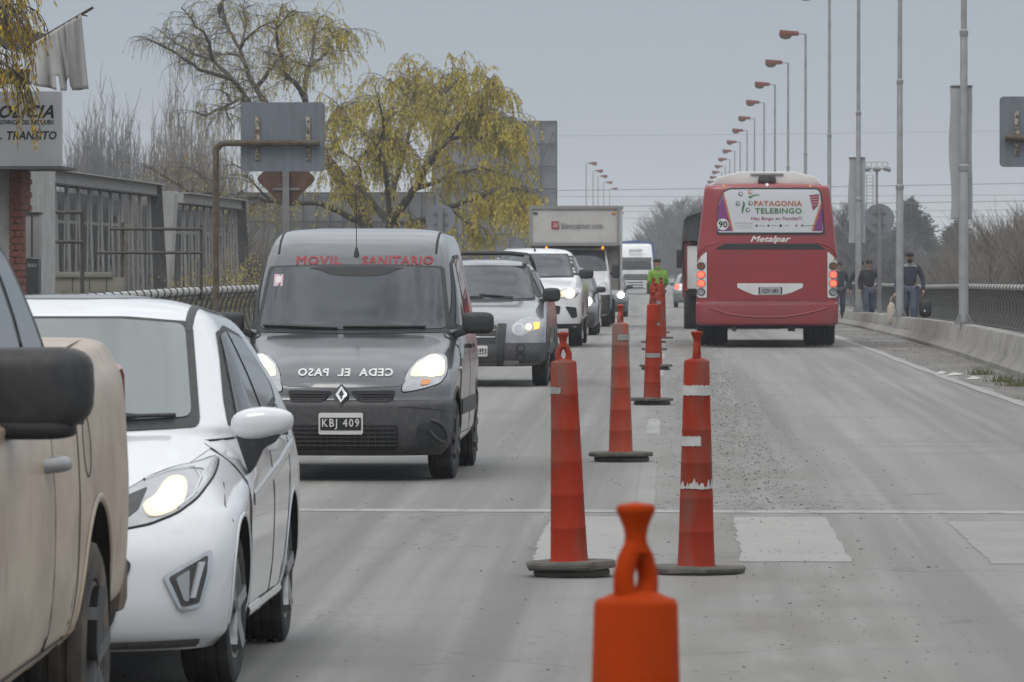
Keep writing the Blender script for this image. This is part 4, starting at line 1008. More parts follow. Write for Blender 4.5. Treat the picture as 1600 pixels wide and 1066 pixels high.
bush = [bare(91+i, 6, 3.6, 95, 20, .75, M['twig_brown'], .012, .05) for i in range(3)]
nth = lambda i, L: ORD[sorted(range(len(L)), key=lambda q: L[q][0]).index(i)]
C1 = [(108, 430, .93), (128, 415, 1.0), (150, 425, 1.06), (168, 412, 1.12), (186, 428, 1.08), (118, 440, .85), (198, 435, .92), (140, 410, .95), (104, 435, .72)]
for i, (px, d, s) in enumerate(C1):
    plant(pop[i % 3], 'poplar_tree', nth(i, C1)+' from the left of the bare poplars behind the near girder span', 'bare poplars left of the willow', px, d, 16, s)
C2 = [(246, 395, .82), (262, 400, .98), (285, 385, 1.15), (300, 392, 1.0), (318, 400, .95), (340, 388, .92), (358, 398, .86), (275, 405, .9), (330, 410, .88), (232, 405, .66)]
for i, (px, d, s) in enumerate(C2):
    plant(pop2[(i+1) % 3], 'poplar_tree', nth(i, C2)+' from the left of the brownish poplars behind the bent rusty pole', 'bare poplars left of the willow', px, d, 16, s)
C3 = [(1000, 700, .72), (1020, 720, .9), (1042, 690, 1.02), (1062, 700, 1.1), (1085, 720, 1.12), (1108, 700, 1.05), (1130, 740, 1.1), (985, 760, .62), (1030, 760, .85), (1055, 770, 1.0), (1075, 655, .95), (1012, 650, .65)]
for i, (px, d, s) in enumerate(C3):
    plant(rnd_t[i % 3], 'bare_tree', nth(i, C3)+' from the left of the hazy leafless trees where the road vanishes', 'hazy trees at the end of the road', px, d, 12, s)
C4 = [(1318, 420, .74), (1336, 450, .78), (1352, 400, .64), (1372, 440, .70), (1392, 420, .60), (1412, 400, .52), (1432, 430, .48), (1330, 380, .55), (1458, 420, .46)]
for i, (px, d, s) in enumerate(C4):
    plant(rnd_t[(i+1) % 3], 'bare_tree', nth(i, C4)+' from the left of the leafless trees behind the walkers', 'bare trees right of the bus', px, d, 12, s)
C5 = [(1470, 262, .62), (1500, 250, .76), (1532, 255, .88), (1562, 245, .98), (1594, 252, 1.08), (1625, 240, 1.05), (1515, 280, .78), (1580, 285, .98), (1445, 300, .55), (1546, 230, .72), (1608, 225, .86), (1655, 245, 1.1)]
for i, (px, d, s) in enumerate(C5):
    plant(bush[i % 3], 'bare_tree', nth(i, C5)+' from the left of the brownish thicket trees behind the right railing', 'brownish thicket at the right edge', px, d, 6, s, sxy=1.1)
C6 = [(40+27*i, 205+(i*37) % 40, .80+.1*((i*5) % 4)) for i in range(14)]
for i, (px, d, s) in enumerate(C6):
    plant(bush[i % 3], 'bare_tree', nth(i, C6)+' from the left of the leafless bank trees seen through the old bridge', 'leafless trees behind the old bridge', px, d, 6, s, zb=-3.2)
# dark evergreens beyond, with leaf clumps
def ever(seed, H, W):
    r = random.Random(seed); lf, tk = MB(), MB(); tk.tube([(0, 0, 0), (0, 0, H*.95)], [.22, .03], 6)
    for _ in range(240):
        u = r.random()**.8; rad = W*(math.sin(math.pi*min(u*.9+.12, 1))**.7)*r.uniform(.3, 1); a = r.uniform(0, 6.28); c = Vector((rad*math.cos(a), rad*math.sin(a), H*(.12+.86*u)))
        for _ in range(26):
            p = c+Vector((r.gauss(0, .3), r.gauss(0, .3), r.gauss(0, .26))); leaf(lf, p, Vector((r.gauss(0, 1), r.gauss(0, 1), r.gauss(.2, .8))), .36, .13, r)
    return tk.mesh('trunk', M['bark']), lf.mesh('foliage', M['evergreen'], smooth=False)
ev = [ever(101, 10, 2.6), ever(102, 10, 2.2)]
for i, (px, d, s, l) in enumerate([(1424, 520, 1.08, 'tallest dark evergreen behind the man with the black bag'), (1440, 540, .98, 'dark evergreen just right of the tallest evergreen'), (1408, 530, .86, 'dark evergreen left of the tallest evergreen'), (1486, 500, .84, 'dark evergreen against the left side of the long banner post'), (1502, 510, .90, 'dark evergreen behind the long banner post'), (1462, 530, .62, 'low dark evergreen between the two taller groups')]):
    plant(ev[i % 2], 'evergreen_tree', l, 'dark evergreens on the right bank', px, d, 10, s, zb=zr(d)-3)
# far wood closing the horizon
r = random.Random(9); b = MB(); mk('wood_far', (.14, .14, .145), .95)
for _ in range(16000):
    y = r.uniform(880, 1150); x = r.uniform(-300, 330); h = (6.5+2*math.sin(x*.05)+1.5*math.sin(x*.17+1)-1.5*(x > 25))*r.uniform(.45, 1.1); w_ = r.uniform(.08, .35); z = zr(y)-3; l = r.gauss(0, .8)
    b.add([(x-w_, y, z), (x+w_, y+.2, z), (x+l+w_*.2, y, z+h)], [(0, 1, 2)])
b.build('far_wood', M['wood_far'], smooth=False, kind='stuff')
# ================================================================== vehicles
def mirrors(t, x, y, z, size, m_cap, m_base, stalk=True, both=True, e=.55, drop=.1, shape=None, stalk_w=.05):
    for s in (1, -1) if both else (1,):
        o = blob((s*x, y, z), size, e, shape=(lambda a, b, c: shape(s, a, b, c)) if shape else None).build('mirror', m_cap, t, ang=60)
        if stalk:
            MB().bar((s*(x-size[0]*.55), y, z-size[2]*.6), (s*(x-size[0]*1.0-.05), y+.03, z-size[2]*.8-drop), .1, stalk_w).build('mirror_arm', m_base, o, bevel=.01)
        b = MB().add([(s*x-size[0]*.78, y+size[1]*1.01, z-size[2]*.72), (s*x+size[0]*.78, y+size[1]*1.01, z-size[2]*.72), (s*x+size[0]*.78, y+size[1]*1.01, z+size[2]*.72), (s*x-size[0]*.78, y+size[1]*1.01, z+size[2]*.72)], [(0, 1, 2, 3)])
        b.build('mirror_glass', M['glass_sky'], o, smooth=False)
def headlight(sh, t, poly, core, core_r, view='front', amber=None, lit=True, halo=None, off=.006, sides=(1, -1), m='lamp_reflector', trim=True):
    for s in sides:
        f = (lambda p: p) if s > 0 else flip
        if trim: sh.seam('headlight_trim', f(poly), view, M['gap'], t, w=.018, off=.005, closed=True)
        h = sh.patch('headlight', f(poly), view, M[m], t, off=off, res=.045)
        if core:
            cx, cz = core
            if halo: sh.patch('reflector', f(halo), view, M['lamp_halo' if lit else 'lamp_clear'], h, off=off+.003, res=.04, depth=0)  # when lit, this and the next patch are bulb glow put in as emission
            if halo and lit: sh.patch('bulb_glow', f(circ(cx, cz, core_r*1.45)), view, M['lamp_glow'], h, off=off+.0045, res=.04, depth=0)
            if lit: sh.patch('bulb', f(circ(cx, cz, core_r)), view, M['lamp_core'], h, off=off+.006, res=.04, depth=0)
        if amber: sh.patch('indicator', f(amber), view, M['amber' if lit != 'amber' else 'amber_lit'], h, off=off+.004, res=.04, depth=0)
def plate(sh, t, x, z, w_, h_, txt, view='front', off=.012, white=False):
    s = 1
    p = sh.patch('licence_plate', rrect(x-w_/2, z-h_/2, x+w_/2, z+h_/2, .012), view, M['white_print'], t, off=off, res=.1)
    if not white:
        sh.patch('plate_field', rrect(x-w_/2+.012, z-h_/2+.028, x+w_/2-.012, z+h_/2-.035, .006), view, M['plate_black'], p, off=off+.002, res=.1, depth=0)
    if txt: sh.text('plate_lettering', txt, x, z-.004, view, M['black_print' if white else 'white_print'], p, 1, off=off+.0045, width=w_*.84, height=h_*.5, offset=.012, space=1.25, mirror=view == 'rear')
    return p
def wipers(sh, t, segs):
    for a, b_ in segs:
        n = 8; pts = []
        for i in range(n+1):
            u = a[0]+(b_[0]-a[0])*i/n; v = a[1]+(b_[1]-a[1])*i/n
            p, q = sh.hit('front', u, v); pts.append(p+q*.022)
        MB().tube(pts, [.012]*3+[.016]*3+[.009]*3, 6).build('wiper', M['black_plastic'], t)
def antenna(t, p, h, lean=(0, .1)):
    b = MB().lathe([(.025, 0), (.018, .03), (.008, .07)], 10, p)
    b.tube([Vector(p)+Vector((0, 0, .05)), Vector(p)+Vector((lean[0], lean[1], h))], .0035, 5).build('antenna', M['black_plastic'], t)
def dome(cols):     # fills columns so rows can stay short
    return cols

# ------------------------------------------------------------------ white hatchback, second in the queue
t = thing('hatchback_car', 'white hatchback with swept headlight lit, behind the dusty beige pickup', 'car', (-2.52, 21.2, 0), R(-.6))
rows = [(.12, .17, 3.85, .22, .77, .46, 2.6, .3, 3, 0), (.03, .235, 3.92, .28, .825, .54, 2.5, .3, 3, 0), (0, .36, 3.95, .42, .85, .60, 2.4, .3, 3, 0), (.015, .52, 3.95, .58, .858, .66, 2.35, .3, 3, 0),
        (.09, .655, 3.93, .72, .860, .78, 2.25, .3, 3, .005), (.21, .745, 3.90, .81, .855, .92, 2.2, .3, 3, .02), (.42, .83, 3.88, .87, .848, 1.0, 2.2, .3, 3, .035), (.72, .905, 3.86, .925, .838, .86, 2.25, .3, 3, .035), (.98, .962, 3.84, .975, .822, .60, 2.3, .3, 3, .02),
        (1.06, 1.0, 3.82, 1.01, .806, .50, 2.3, .3, 3, 0), (1.36, 1.17, 3.74, 1.15, .745, .46, 2.4, .35, 3, 0), (1.70, 1.365, 3.60, 1.31, .655, .36, 2.5, .4, 3, 0), (1.80, 1.42, 3.54, 1.36, .615, .33, 2.5, .4, 3, 0), (1.92, 1.458, 3.45, 1.40, .55, .3, 2.6, .4, 3, .0),
        (2.06, 1.485, 3.3, 1.43, .44, .25, 2.6, .3, 3, 0), (2.25, 1.50, 3.1, 1.455, .25, .2, 2.5, .2, 3, 0)]
sh = Shell(rows, k=5, nf=18, ns=22)
hatch_rows = rows
body = sh.body('body', M['paint_white'], t, arches=[(.82, .31, .345, .26), (3.31, .31, .345, .26)])
sh.patch('bonnet', [(-.70, .905), (-.60, .82), (-.42, .76), (0, .73), (.42, .76), (.60, .82), (.70, .905), (.68, .94), (.5, .955), (0, .945), (-.5, .955), (-.68, .94)], 'front', M['paint_white'], t, off=.004, res=.05)
ws = sh.patch('windscreen_seal', rnd([(-.652, .985), (0, .955), (.652, .985), (.556, 1.39), (.3, 1.412), (-.3, 1.412), (-.556, 1.39)], 1), 'front', M['black_plastic'], t, off=.005, res=.035)
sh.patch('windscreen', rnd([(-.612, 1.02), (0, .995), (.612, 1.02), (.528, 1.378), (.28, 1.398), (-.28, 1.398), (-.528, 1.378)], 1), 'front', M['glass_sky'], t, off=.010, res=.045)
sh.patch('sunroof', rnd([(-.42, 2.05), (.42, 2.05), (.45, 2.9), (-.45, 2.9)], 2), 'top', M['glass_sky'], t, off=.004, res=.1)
for s in (1, -1):
    f = (lambda p: p); vw = 'side' if s > 0 else 'sideR'
    sh.patch('door', rnd([(1.22, .27), (1.10, .62), (1.12, .93), (2.18, .97), (2.22, .62), (2.2, .27)], 1), vw, M['paint_white'], t, off=.004, res=.09)
    sh.seam('shut_line', rnd([(1.22, .27), (1.10, .62), (1.12, .93), (2.18, .97), (2.22, .62), (2.2, .27)], 1), vw, M['gap'], t, w=.013, off=.0055, closed=True)
    sh.patch('door', rnd([(2.215, .27), (2.235, .62), (2.195, .97), (3.06, 1.03), (3.14, .85), (2.96, .55), (2.75, .27)], 1), vw, M['paint_white'], t, off=.004, res=.09)
    sh.seam('shut_line', rnd([(2.215, .27), (2.235, .62), (2.195, .97), (3.06, 1.03), (3.14, .85), (2.96, .55), (2.75, .27)], 1), vw, M['gap'], t, w=.013, off=.0055, closed=True)
    sh.patch('window_frame', rnd([(1.31, .985), (1.47, 1.085), (1.94, 1.352), (2.3, 1.372), (2.85, 1.325), (3.2, 1.10), (3.1, 1.04), (2.2, .985)], 1), vw, M['black_plastic'], t, off=.006, res=.035)
    sh.patch('window', rnd([(1.40, 1.005), (1.93, 1.335), (2.14, 1.348), (2.17, 1.01)], 1), vw, M['glass_dark'], t, off=.012, res=.04)
    sh.patch('window', rnd([(2.25, 1.015), (2.22, 1.345), (2.8, 1.305), (3.06, 1.11), (3.0, 1.06)], 1), vw, M['glass_dark'], t, off=.012, res=.04)
    p, n = sh.hit(vw, 2.05, .885); MB().bar(p+n*.038+Vector((0, -.095, 0)), p+n*.038+Vector((0, .095, 0)), .05, .05).build('door_handle', M['paint_white'], t, bevel=.012)
    p, n = sh.hit(vw, 2.95, .94); MB().bar(p+n*.035+Vector((0, -.085, 0)), p+n*.035+Vector((0, .085, 0)), .03, .035).build('door_handle', M['paint_white'], t, bevel=.012)
    sh.seam('body_crease', [(1.25, .70), (1.9, .745), (2.6, .79), (3.4, .86)], vw, M['paint_white'], t, w=.07, off=.007)
    sh.seam('sill_trim', [(1.2, .255), (2.85, .255)], vw, M['paint_white'], t, w=.06, off=.02)
    for a, b_ in ((.82, .31), (3.31, .31)):
        pts = [(a+.352*math.cos(R(q)), b_+.352*math.sin(R(q))) for q in range(-8, 189, 7)]
        sh.seam('arch_lip', pts, vw, M['paint_white'], t, w=.02, off=.006)
    sh.seam('roof_strip', [(s*.545, y) for y in (1.80, 2.1, 2.6, 3.2)], 'top', M['grey_plastic'], t, w=.035, off=.006)
    wheel(t, s*.735, .82, .30, .195, M['rim'], 5, steer=R(-2)); wheel(t, s*.735, 3.31, .30, .195, M['rim'], 5)
hl = rc([(.36, .655), (.36, .70), (.43, .755), (.52, .815), (.59, .843), (.665, .855), (.735, .88), (.735, .81), (.70, .735), (.64, .685), (.55, .650), (.43, .628)], .025)
headlight(sh, t, hl, None, .05, off=.006)
for s in (1, -1):
    f = (lambda p: p) if s > 0 else flip
    hx = [o for o in t.children if o.name.startswith('headlight') and 'trim' not in o.name][0 if s > 0 else 1]
    sh.patch('chrome_edge', f(rc([(.58, .835), (.66, .848), (.725, .868), (.725, .81), (.695, .745), (.685, .755), (.697, .83), (.65, .835)], .01)), 'front', M['lamp_clear'], hx, off=.009, res=.05, depth=0)
    sh.patch('indicator', f(circ(.41, .672, .026)), 'front', M['lamp_clear'], hx, off=.012, res=.04)
    sh.patch('reflector', f(rnd([(.535, .675), (.51, .72), (.555, .745), (.575, .81), (.64, .81), (.665, .75), (.645, .695), (.58, .67)], 2)), 'front', M['lamp_halo'], hx, off=.009, res=.05, depth=0)  # this patch and the next: soft glow round the bulbs, put in as emission
    sh.patch('bulb_glow', f(rnd([(.555, .69), (.535, .725), (.565, .75), (.585, .795), (.63, .80), (.655, .75), (.635, .70), (.59, .68)], 2)), 'front', M['lamp_glow'], hx, off=.011, res=.04, depth=0)
    sh.patch('bulb', f(circ(.612, .748, .034, rz=.042)), 'front', M['lamp_core'], hx, off=.013, res=.04, depth=0)
    sh.patch('bulb', f(circ(.566, .718, .017)), 'front', M['lamp_core'], hx, off=.013, res=.04, depth=0)
    sh.seam('lens_edge', f([(.50, .80), (.58, .83), (.66, .838), (.695, .80), (.685, .74), (.64, .70)]), 'front', M['lamp_clear'], hx, w=.016, off=.012)
    sh.patch('inner_housing', f(rc([(.40, .695), (.46, .75), (.52, .775), (.505, .70), (.46, .665)], .01)), 'front', M['grey_plastic'], hx, off=.0085, res=.05, depth=0)
    fz = rc([(.605, .452), (.768, .548), (.766, .46), (.738, .338), (.665, .322)], .018)
    sh.patch('fog_surround', f(fz), 'front', M['chrome'], t, off=.014, res=.05)
    fo = sh.patch('fog_recess', f(rc([(.624, .450), (.754, .527), (.752, .46), (.727, .35), (.673, .337)], .012)), 'front', M['grey_plastic'], t, off=.017, res=.05)
    sh.patch('fog_blade', f([(.722, .50), (.737, .50), (.708, .37), (.693, .37)]), 'front', M['lamp_clear'], fo, off=.03, res=.05)
    sh.patch('fog_lens', f(rc([(.645, .445), (.69, .475), (.69, .36), (.675, .36)], .008)), 'front', M['lamp_reflector'], fo, off=.022, res=.05)
sh.patch('lower_grille', rnd([(-.5, .52), (.5, .52), (.42, .26), (-.42, .26)], 1), 'front', M['black_plastic'], t, off=.006, res=.06)
for z in (.32, .38, .44): sh.seam('grille_bar', [(-.42, z), (.42, z)], 'front', M['gap'], t, w=.012, off=.012)
sh.patch('upper_grille', rrect(-.3, .60, .3, .65, .02), 'front', M['black_plastic'], t, off=.006)
b_ = sh.seam('bumper_lip', [(-.72, .20), (0, .19), (.72, .20)], 'front', M['grey_plastic'], t, w=.05, off=.012)
sh.seam('bumper_seam', [(.775, .78), (.80, .70), (.835, .64)], 'front', M['gap'], t, w=.006)
plate(sh, t, 0, .56, .34, .13, None)
wipers(sh, t, [((-.5, 1.01), (.02, 1.0)), ((.02, 1.005), (.55, 1.015))])
def _fm(s, a, b, c):   # tear-drop housing
    k = 1-.25*max(0, s*a)/.13; return (a, b, c*k+.012*s*a/.13)
mirrors(t, .895, 1.22, 1.0, (.125, .075, .066), M['paint_white'], M['black_plastic'], e=.7, drop=.07, shape=_fm, stalk=False)
for s in (1, -1): 
    MB().prism([(.79, .965), (.97, .955), (.945, .925), (.90, .90), (.868, .83), (.845, .80), (.835, .83)], lambda u, q, h: (s*u, 1.17+h, q), 0, .09).build('mirror_base', M['black_plastic'], t, bevel=.008)

# ------------------------------------------------------------------ graphite van with lettering
t = thing('small_van', 'dark grey high-roofed medical van with red roof lettering and both headlights lit', 'van', (-2.425, 41.75, 0), R(-1.2))
rows = [(.10, .19, 3.95, .25, .74, .35, 3, .15, 5, 0), (.03, .26, 4.0, .32, .80, .4, 3.2, .15, 5, 0), (0, .40, 4.0, .45, .825, .42, 3.2, .15, 5, 0), (.005, .555, 4.0, .56, .83, .44, 3.1, .15, 5, 0), (.03, .592, 4.0, .595, .825, .44, 3.1, .15, 5, 0),
        (.055, .602, 4.0, .605, .822, .44, 3.0, .15, 5, 0), (.08, .70, 4.0, .72, .83, .50, 2.8, .15, 5, 0), (.16, .79, 4.0, .82, .832, .56, 2.6, .15, 5, .01), (.38, .905, 4.0, .92, .828, .60, 2.6, .15, 5, .03), (.68, 1.005, 4.0, 1.01, .82, .55, 2.7, .15, 5, .035), (.93, 1.07, 4.0, 1.075, .808, .45, 2.8, .15, 5, .02),
        (.99, 1.10, 4.0, 1.10, .80, .42, 2.8, .15, 5, 0), (1.18, 1.31, 3.99, 1.30, .768, .38, 3, .15, 5, 0), (1.43, 1.585, 3.96, 1.575, .712, .34, 3.2, .2, 5, 0), (1.53, 1.675, 3.94, 1.67, .69, .32, 3.2, .2, 5, 0), (1.68, 1.765, 3.91, 1.76, .662, .3, 3.3, .2, 5, 0), (1.90, 1.83, 3.86, 1.82, .62, .3, 3.3, .2, 5, 0), (2.1, 1.858, 3.8, 1.85, .54, .3, 3.2, .2, 5, 0), (2.3, 1.872, 3.6, 1.865, .36, .2, 3, .2, 5, 0)]
sh = Shell(rows, k=5, nf=18, ns=20, deform=lambda x, y, z: (x*(1-.045*((y-2.0)/2)**2), y, z))
body = sh.body('body', M['paint_graphite'], t, arches=[(.75, .31, .36, .26), (3.35, .31, .36, .26)],
    zones=[('bumper', M['grey_plastic'], lambda c, n: c.z < .602 and c.y < .46 and n.z > -.9)])
sh.patch('bonnet', rnd([(-.60, 1.055), (-.68, .97), (-.56, .82), (-.43, .70), (0, .685), (.43, .70), (.56, .82), (.68, .97), (.60, 1.055), (0, 1.045)], 1), 'front', M['paint_graphite'], t, off=.005, res=.05)
sh.patch('windscreen_seal', rnd([(-.74, 1.085), (0, 1.075), (.74, 1.085), (.665, 1.58), (.3, 1.592), (-.3, 1.592), (-.665, 1.58)], 1), 'front', M['black_plastic'], t, off=.005, res=.045)
sh.patch('windscreen', rnd([(-.70, 1.11), (0, 1.10), (.70, 1.11), (.635, 1.562), (.3, 1.575), (-.3, 1.575), (-.635, 1.562)], 1), 'front', M['glass_van'], t, off=.010, res=.05)
sh.patch('shade_band', rnd([(-.40, 1.570), (.40, 1.570), (.30, 1.545), (.22, 1.50), (-.16, 1.50), (-.26, 1.545)], 2), 'front', M['black_print'], t, off=.0125, res=.05, depth=0)
hl = rnd([(.435, .655), (.47, .80), (.53, .885), (.64, .937), (.735, .915), (.755, .80), (.715, .72), (.58, .68)], 1)
headlight(sh, t, hl, (.645, .84), .055, halo=rnd([(.485, .765), (.52, .855), (.62, .915), (.72, .90), (.735, .80), (.72, .765)], 1), amber=rnd([(.575, .70), (.575, .745), (.64, .745), (.64, .715)], 1))
for s in (1, -1):
    f = (lambda p: p) if s > 0 else flip; vw = 'side' if s > 0 else 'sideR'
    sh.patch('grille', f(rnd([(.055, .665), (.40, .672), (.375, .585+.0), (.13, .585)], 1)), 'front', M['gap'], t, off=.006, res=.05)
    for z in (.605, .625, .645): sh.seam('grille_slat', f([(.12, z), (.375, z)]), 'front', M['grey_plastic'], t, w=.008, off=.016)
    sh.patch('door', rnd([(1.12, .33), (1.05, .62), (1.08, 1.07), (2.02, 1.09), (2.05, .7), (2.05, .33)], 1), vw, M['paint_graphite'], t, off=.005, res=.1)
    sh.seam('shut_line', rnd([(1.12, .33), (1.05, .62), (1.08, 1.07), (2.02, 1.09), (2.05, .7), (2.05, .33)], 1), vw, M['gap'], t, w=.013, off=.0055, closed=True)
    sh.patch('sliding_door', rnd([(2.07, .33), (2.08, .7), (2.04, 1.09), (2.95, 1.09), (2.98, .75), (2.9, .33)], 1), vw, M['paint_graphite'], t, off=.006, res=.1)
    sh.seam('shut_line', rnd([(2.07, .33), (2.08, .7), (2.04, 1.09), (2.95, 1.09), (2.98, .75), (2.9, .33)], 1), vw, M['gap'], t, w=.013, off=.0055, closed=True)
    sh.patch('window_frame', rnd([(1.16, 1.11), (1.68, 1.61), (2.03, 1.645), (2.03, 1.10)], 1), vw, M['black_plastic'], t, off=.006, res=.045)
    sh.patch('window', rnd([(1.26, 1.135), (1.71, 1.585), (1.99, 1.615), (1.99, 1.135)], 1), vw, M['glass_dark'], t, off=.011, res=.05)
    sh.patch('window_frame', rnd([(2.08, 1.10), (2.08, 1.66), (2.93, 1.67), (2.93, 1.10)], 1), vw, M['black_plastic'], t, off=.006, res=.08)
    sh.patch('window', rnd([(2.12, 1.13), (2.12, 1.63), (2.89, 1.64), (2.89, 1.13)], 1), vw, M['glass_dark'], t, off=.01, res=.08)
    sh.patch('side_strip', rrect(1.1, .47, 2.92, .58, .02), vw, M['grey_plastic'], t, off=.014, res=.1)
    p, n = sh.hit(vw, 1.9, .97); MB().bar(p+n*.03+Vector((0, -.08, 0)), p+n*.03+Vector((0, .08, 0)), .025, .035).build('door_handle', M['black_plastic'], t, bevel=.01)
    p, n = sh.hit(vw, 2.18, .97); MB().bar(p+n*.03+Vector((0, -.08, 0)), p+n*.03+Vector((0, .08, 0)), .025, .035).build('door_handle', M['black_plastic'], t, bevel=.01)
    sh.patch('side_indicator', rrect(.98, .80, 1.05, .83, .012), vw, M['lamp_clear'], t, off=.01)
    sh.seam('roof_gutter', f([(.66, 1.575), (.635, 1.64)]) if False else [(s*.60, y) for y in (1.62, 1.8, 2.2, 3.0, 3.7)], 'top', M['gap'], t, w=.02, off=.004)
    for a, b_ in ((.75, .31), (3.35, .31)):
        sh.seam('arch_lip', [(a+.368*math.cos(R(q)), b_+.368*math.sin(R(q))) for q in range(-5, 186, 7)], vw, M['grey_plastic'], t, w=.03, off=.008)
    wheel(t, s*.71, .75, .30, .185, M['rim_dark'], 7, steer=R(-3)); wheel(t, s*.71, 3.35, .30, .185, M['rim_dark'], 7)
    sh.seam('bumper_line', f([(.42, .545), (.5, .55), (.70, .53), (.80, .50)]), 'front', M['gap'], t, w=.008)
    sh.patch('fog_blank', f(rnd([(.55, .44), (.70, .43), (.75, .36), (.74, .26), (.55, .245)], 2)), 'front', M['black_plastic'], t, off=.006, res=.05)
    sh.seam('fog_moulding', f(rnd([(.57, .455), (.70, .45), (.765, .37), (.75, .25)], 2)[1:-2]), 'front', M['grey_plastic'], t, w=.03, off=.018)
sh.patch('bumper_intake', rnd([(-.42, .42), (.42, .42), (.42, .235), (-.42, .235)], 1), 'front', M['gap'], t, off=.005, res=.06)
for z in (.27, .30, .33, .36, .39): sh.seam('intake_slat', [(-.40, z), (.40, z)], 'front', M['black_plastic'], t, w=.008, off=.012)
for i in range(17): sh.seam('intake_bar', [(-.40+.05*i, .25), (-.40+.05*i, .41)], 'front', M['black_plastic'], t, w=.007, off=.011)
plate(sh, t, 0, .43, .325, .155, 'KBJ 409', off=.02)
lg = sh.patch('badge_surround', [(0, .715), (.055, .665), (.055, .61), (0, .56), (-.055, .61), (-.055, .665)], 'front', M['black_plastic'], t, off=.012, res=.05)
for s in (1, -1):
    f = (lambda p: p) if s > 0 else flip
    sh.patch('badge', f([(0, .70), (.042, .637), (0, .575), (0, .603), (.02, .637), (0, .672)]), 'front', M['chrome'], lg, off=.022, res=.05)
sh.text('roof_lettering', 'MOVIL', -.285, 1.625, 'front', M['red_print'], t, 1, height=.068, width=.34, space=1.14, bold=.035)
sh.text('roof_lettering', 'SANITARIO', .315, 1.625, 'front', M['red_print'], t, 1, height=.068, width=.54, space=1.14, bold=.035)
sh.text('bonnet_lettering', 'CEDA  EL  PASO', .02, .795, 'front', M['white_print'], t, 1, height=.056, width=.70, offset=.03, mirror=True, space=1.15, off=.010)
st_ = sh.patch('windscreen_sticker', rrect(-.615, 1.425, -.545, 1.515, .008), 'front', mat('sticker_pink', (.62, .42, .46), .6), t, off=.010, depth=0)
sh.patch('sticker_print', rrect(-.60, 1.45, -.56, 1.50, .004), 'front', M['white_print'], st_, off=.0115, depth=0)
wipers(sh, t, [((-.66, 1.125), (-.10, 1.105)), ((-.06, 1.115), (.55, 1.115))])
mirrors(t, .945, 1.18, 1.155, (.12, .07, .082), M['black_plastic'], M['black_plastic'], e=.5, drop=.02)
antenna(t, (.0, 1.52, 1.655), .52, (0, -.02))

# ------------------------------------------------------------------ dusty beige pickup, nearest of all
t = thing('pickup_truck', 'dusty beige double cab pickup with big black mirror, cut by the left edge', 'pickup', (-2.745, 13.6, 0), R(-.3))
rows = [(.10, .38, 5.25, .50, .84, .4, 3, .15, 5, 0), (.02, .48, 5.3, .56, .90, .42, 3, .15, 5, 0), (0, .70, 5.3, .72, .925, .42, 3, .16, 5, 0), (.04, .90, 5.3, .90, .93, .42, 3, .16, 5, 0), (.10, 1.04, 5.3, 1.05, .925, .45, 2.8, .16, 5, .01),
        (.30, 1.13, 5.3, 1.16, .918, .5, 2.7, .15, 5, .02), (.8, 1.20, 5.29, 1.29, .905, .5, 2.8, .15, 5, .02), (1.18, 1.24, 5.27, 1.335, .878, .45, 2.8, .13, 5, .01), (1.22, 1.26, 5.22, 1.378, .842, .4, 2.8, .12, 5, 0), (1.25, 1.275, 5.12, 1.392, .79, .4, 2.8, .12, 5, 0),
        (1.27, 1.285, 3.70, 1.36, .845, .4, 2.8, .2, 4, 0), (1.45, 1.42, 3.66, 1.43, .825, .38, 2.8, .2, 4, 0), (1.80, 1.64, 3.56, 1.63, .755, .35, 2.8, .25, 4, 0), (2.0, 1.76, 3.48, 1.73, .70, .3, 2.8, .25, 4, 0), (2.15, 1.815, 3.38, 1.785, .63, .3, 2.8, .25, 4, 0), (2.3, 1.84, 3.25, 1.81, .48, .2, 2.8, .2, 4, 0), (2.5, 1.85, 3.1, 1.82, .25, .15, 2.5, .15, 4, 0)]
sh = Shell(rows, k=5, nf=14, ns=36)
sh.body('body', M['paint_beige'], t, arches=[(.9, .40, .455, .3), (4.22, .42, .47, .3)])
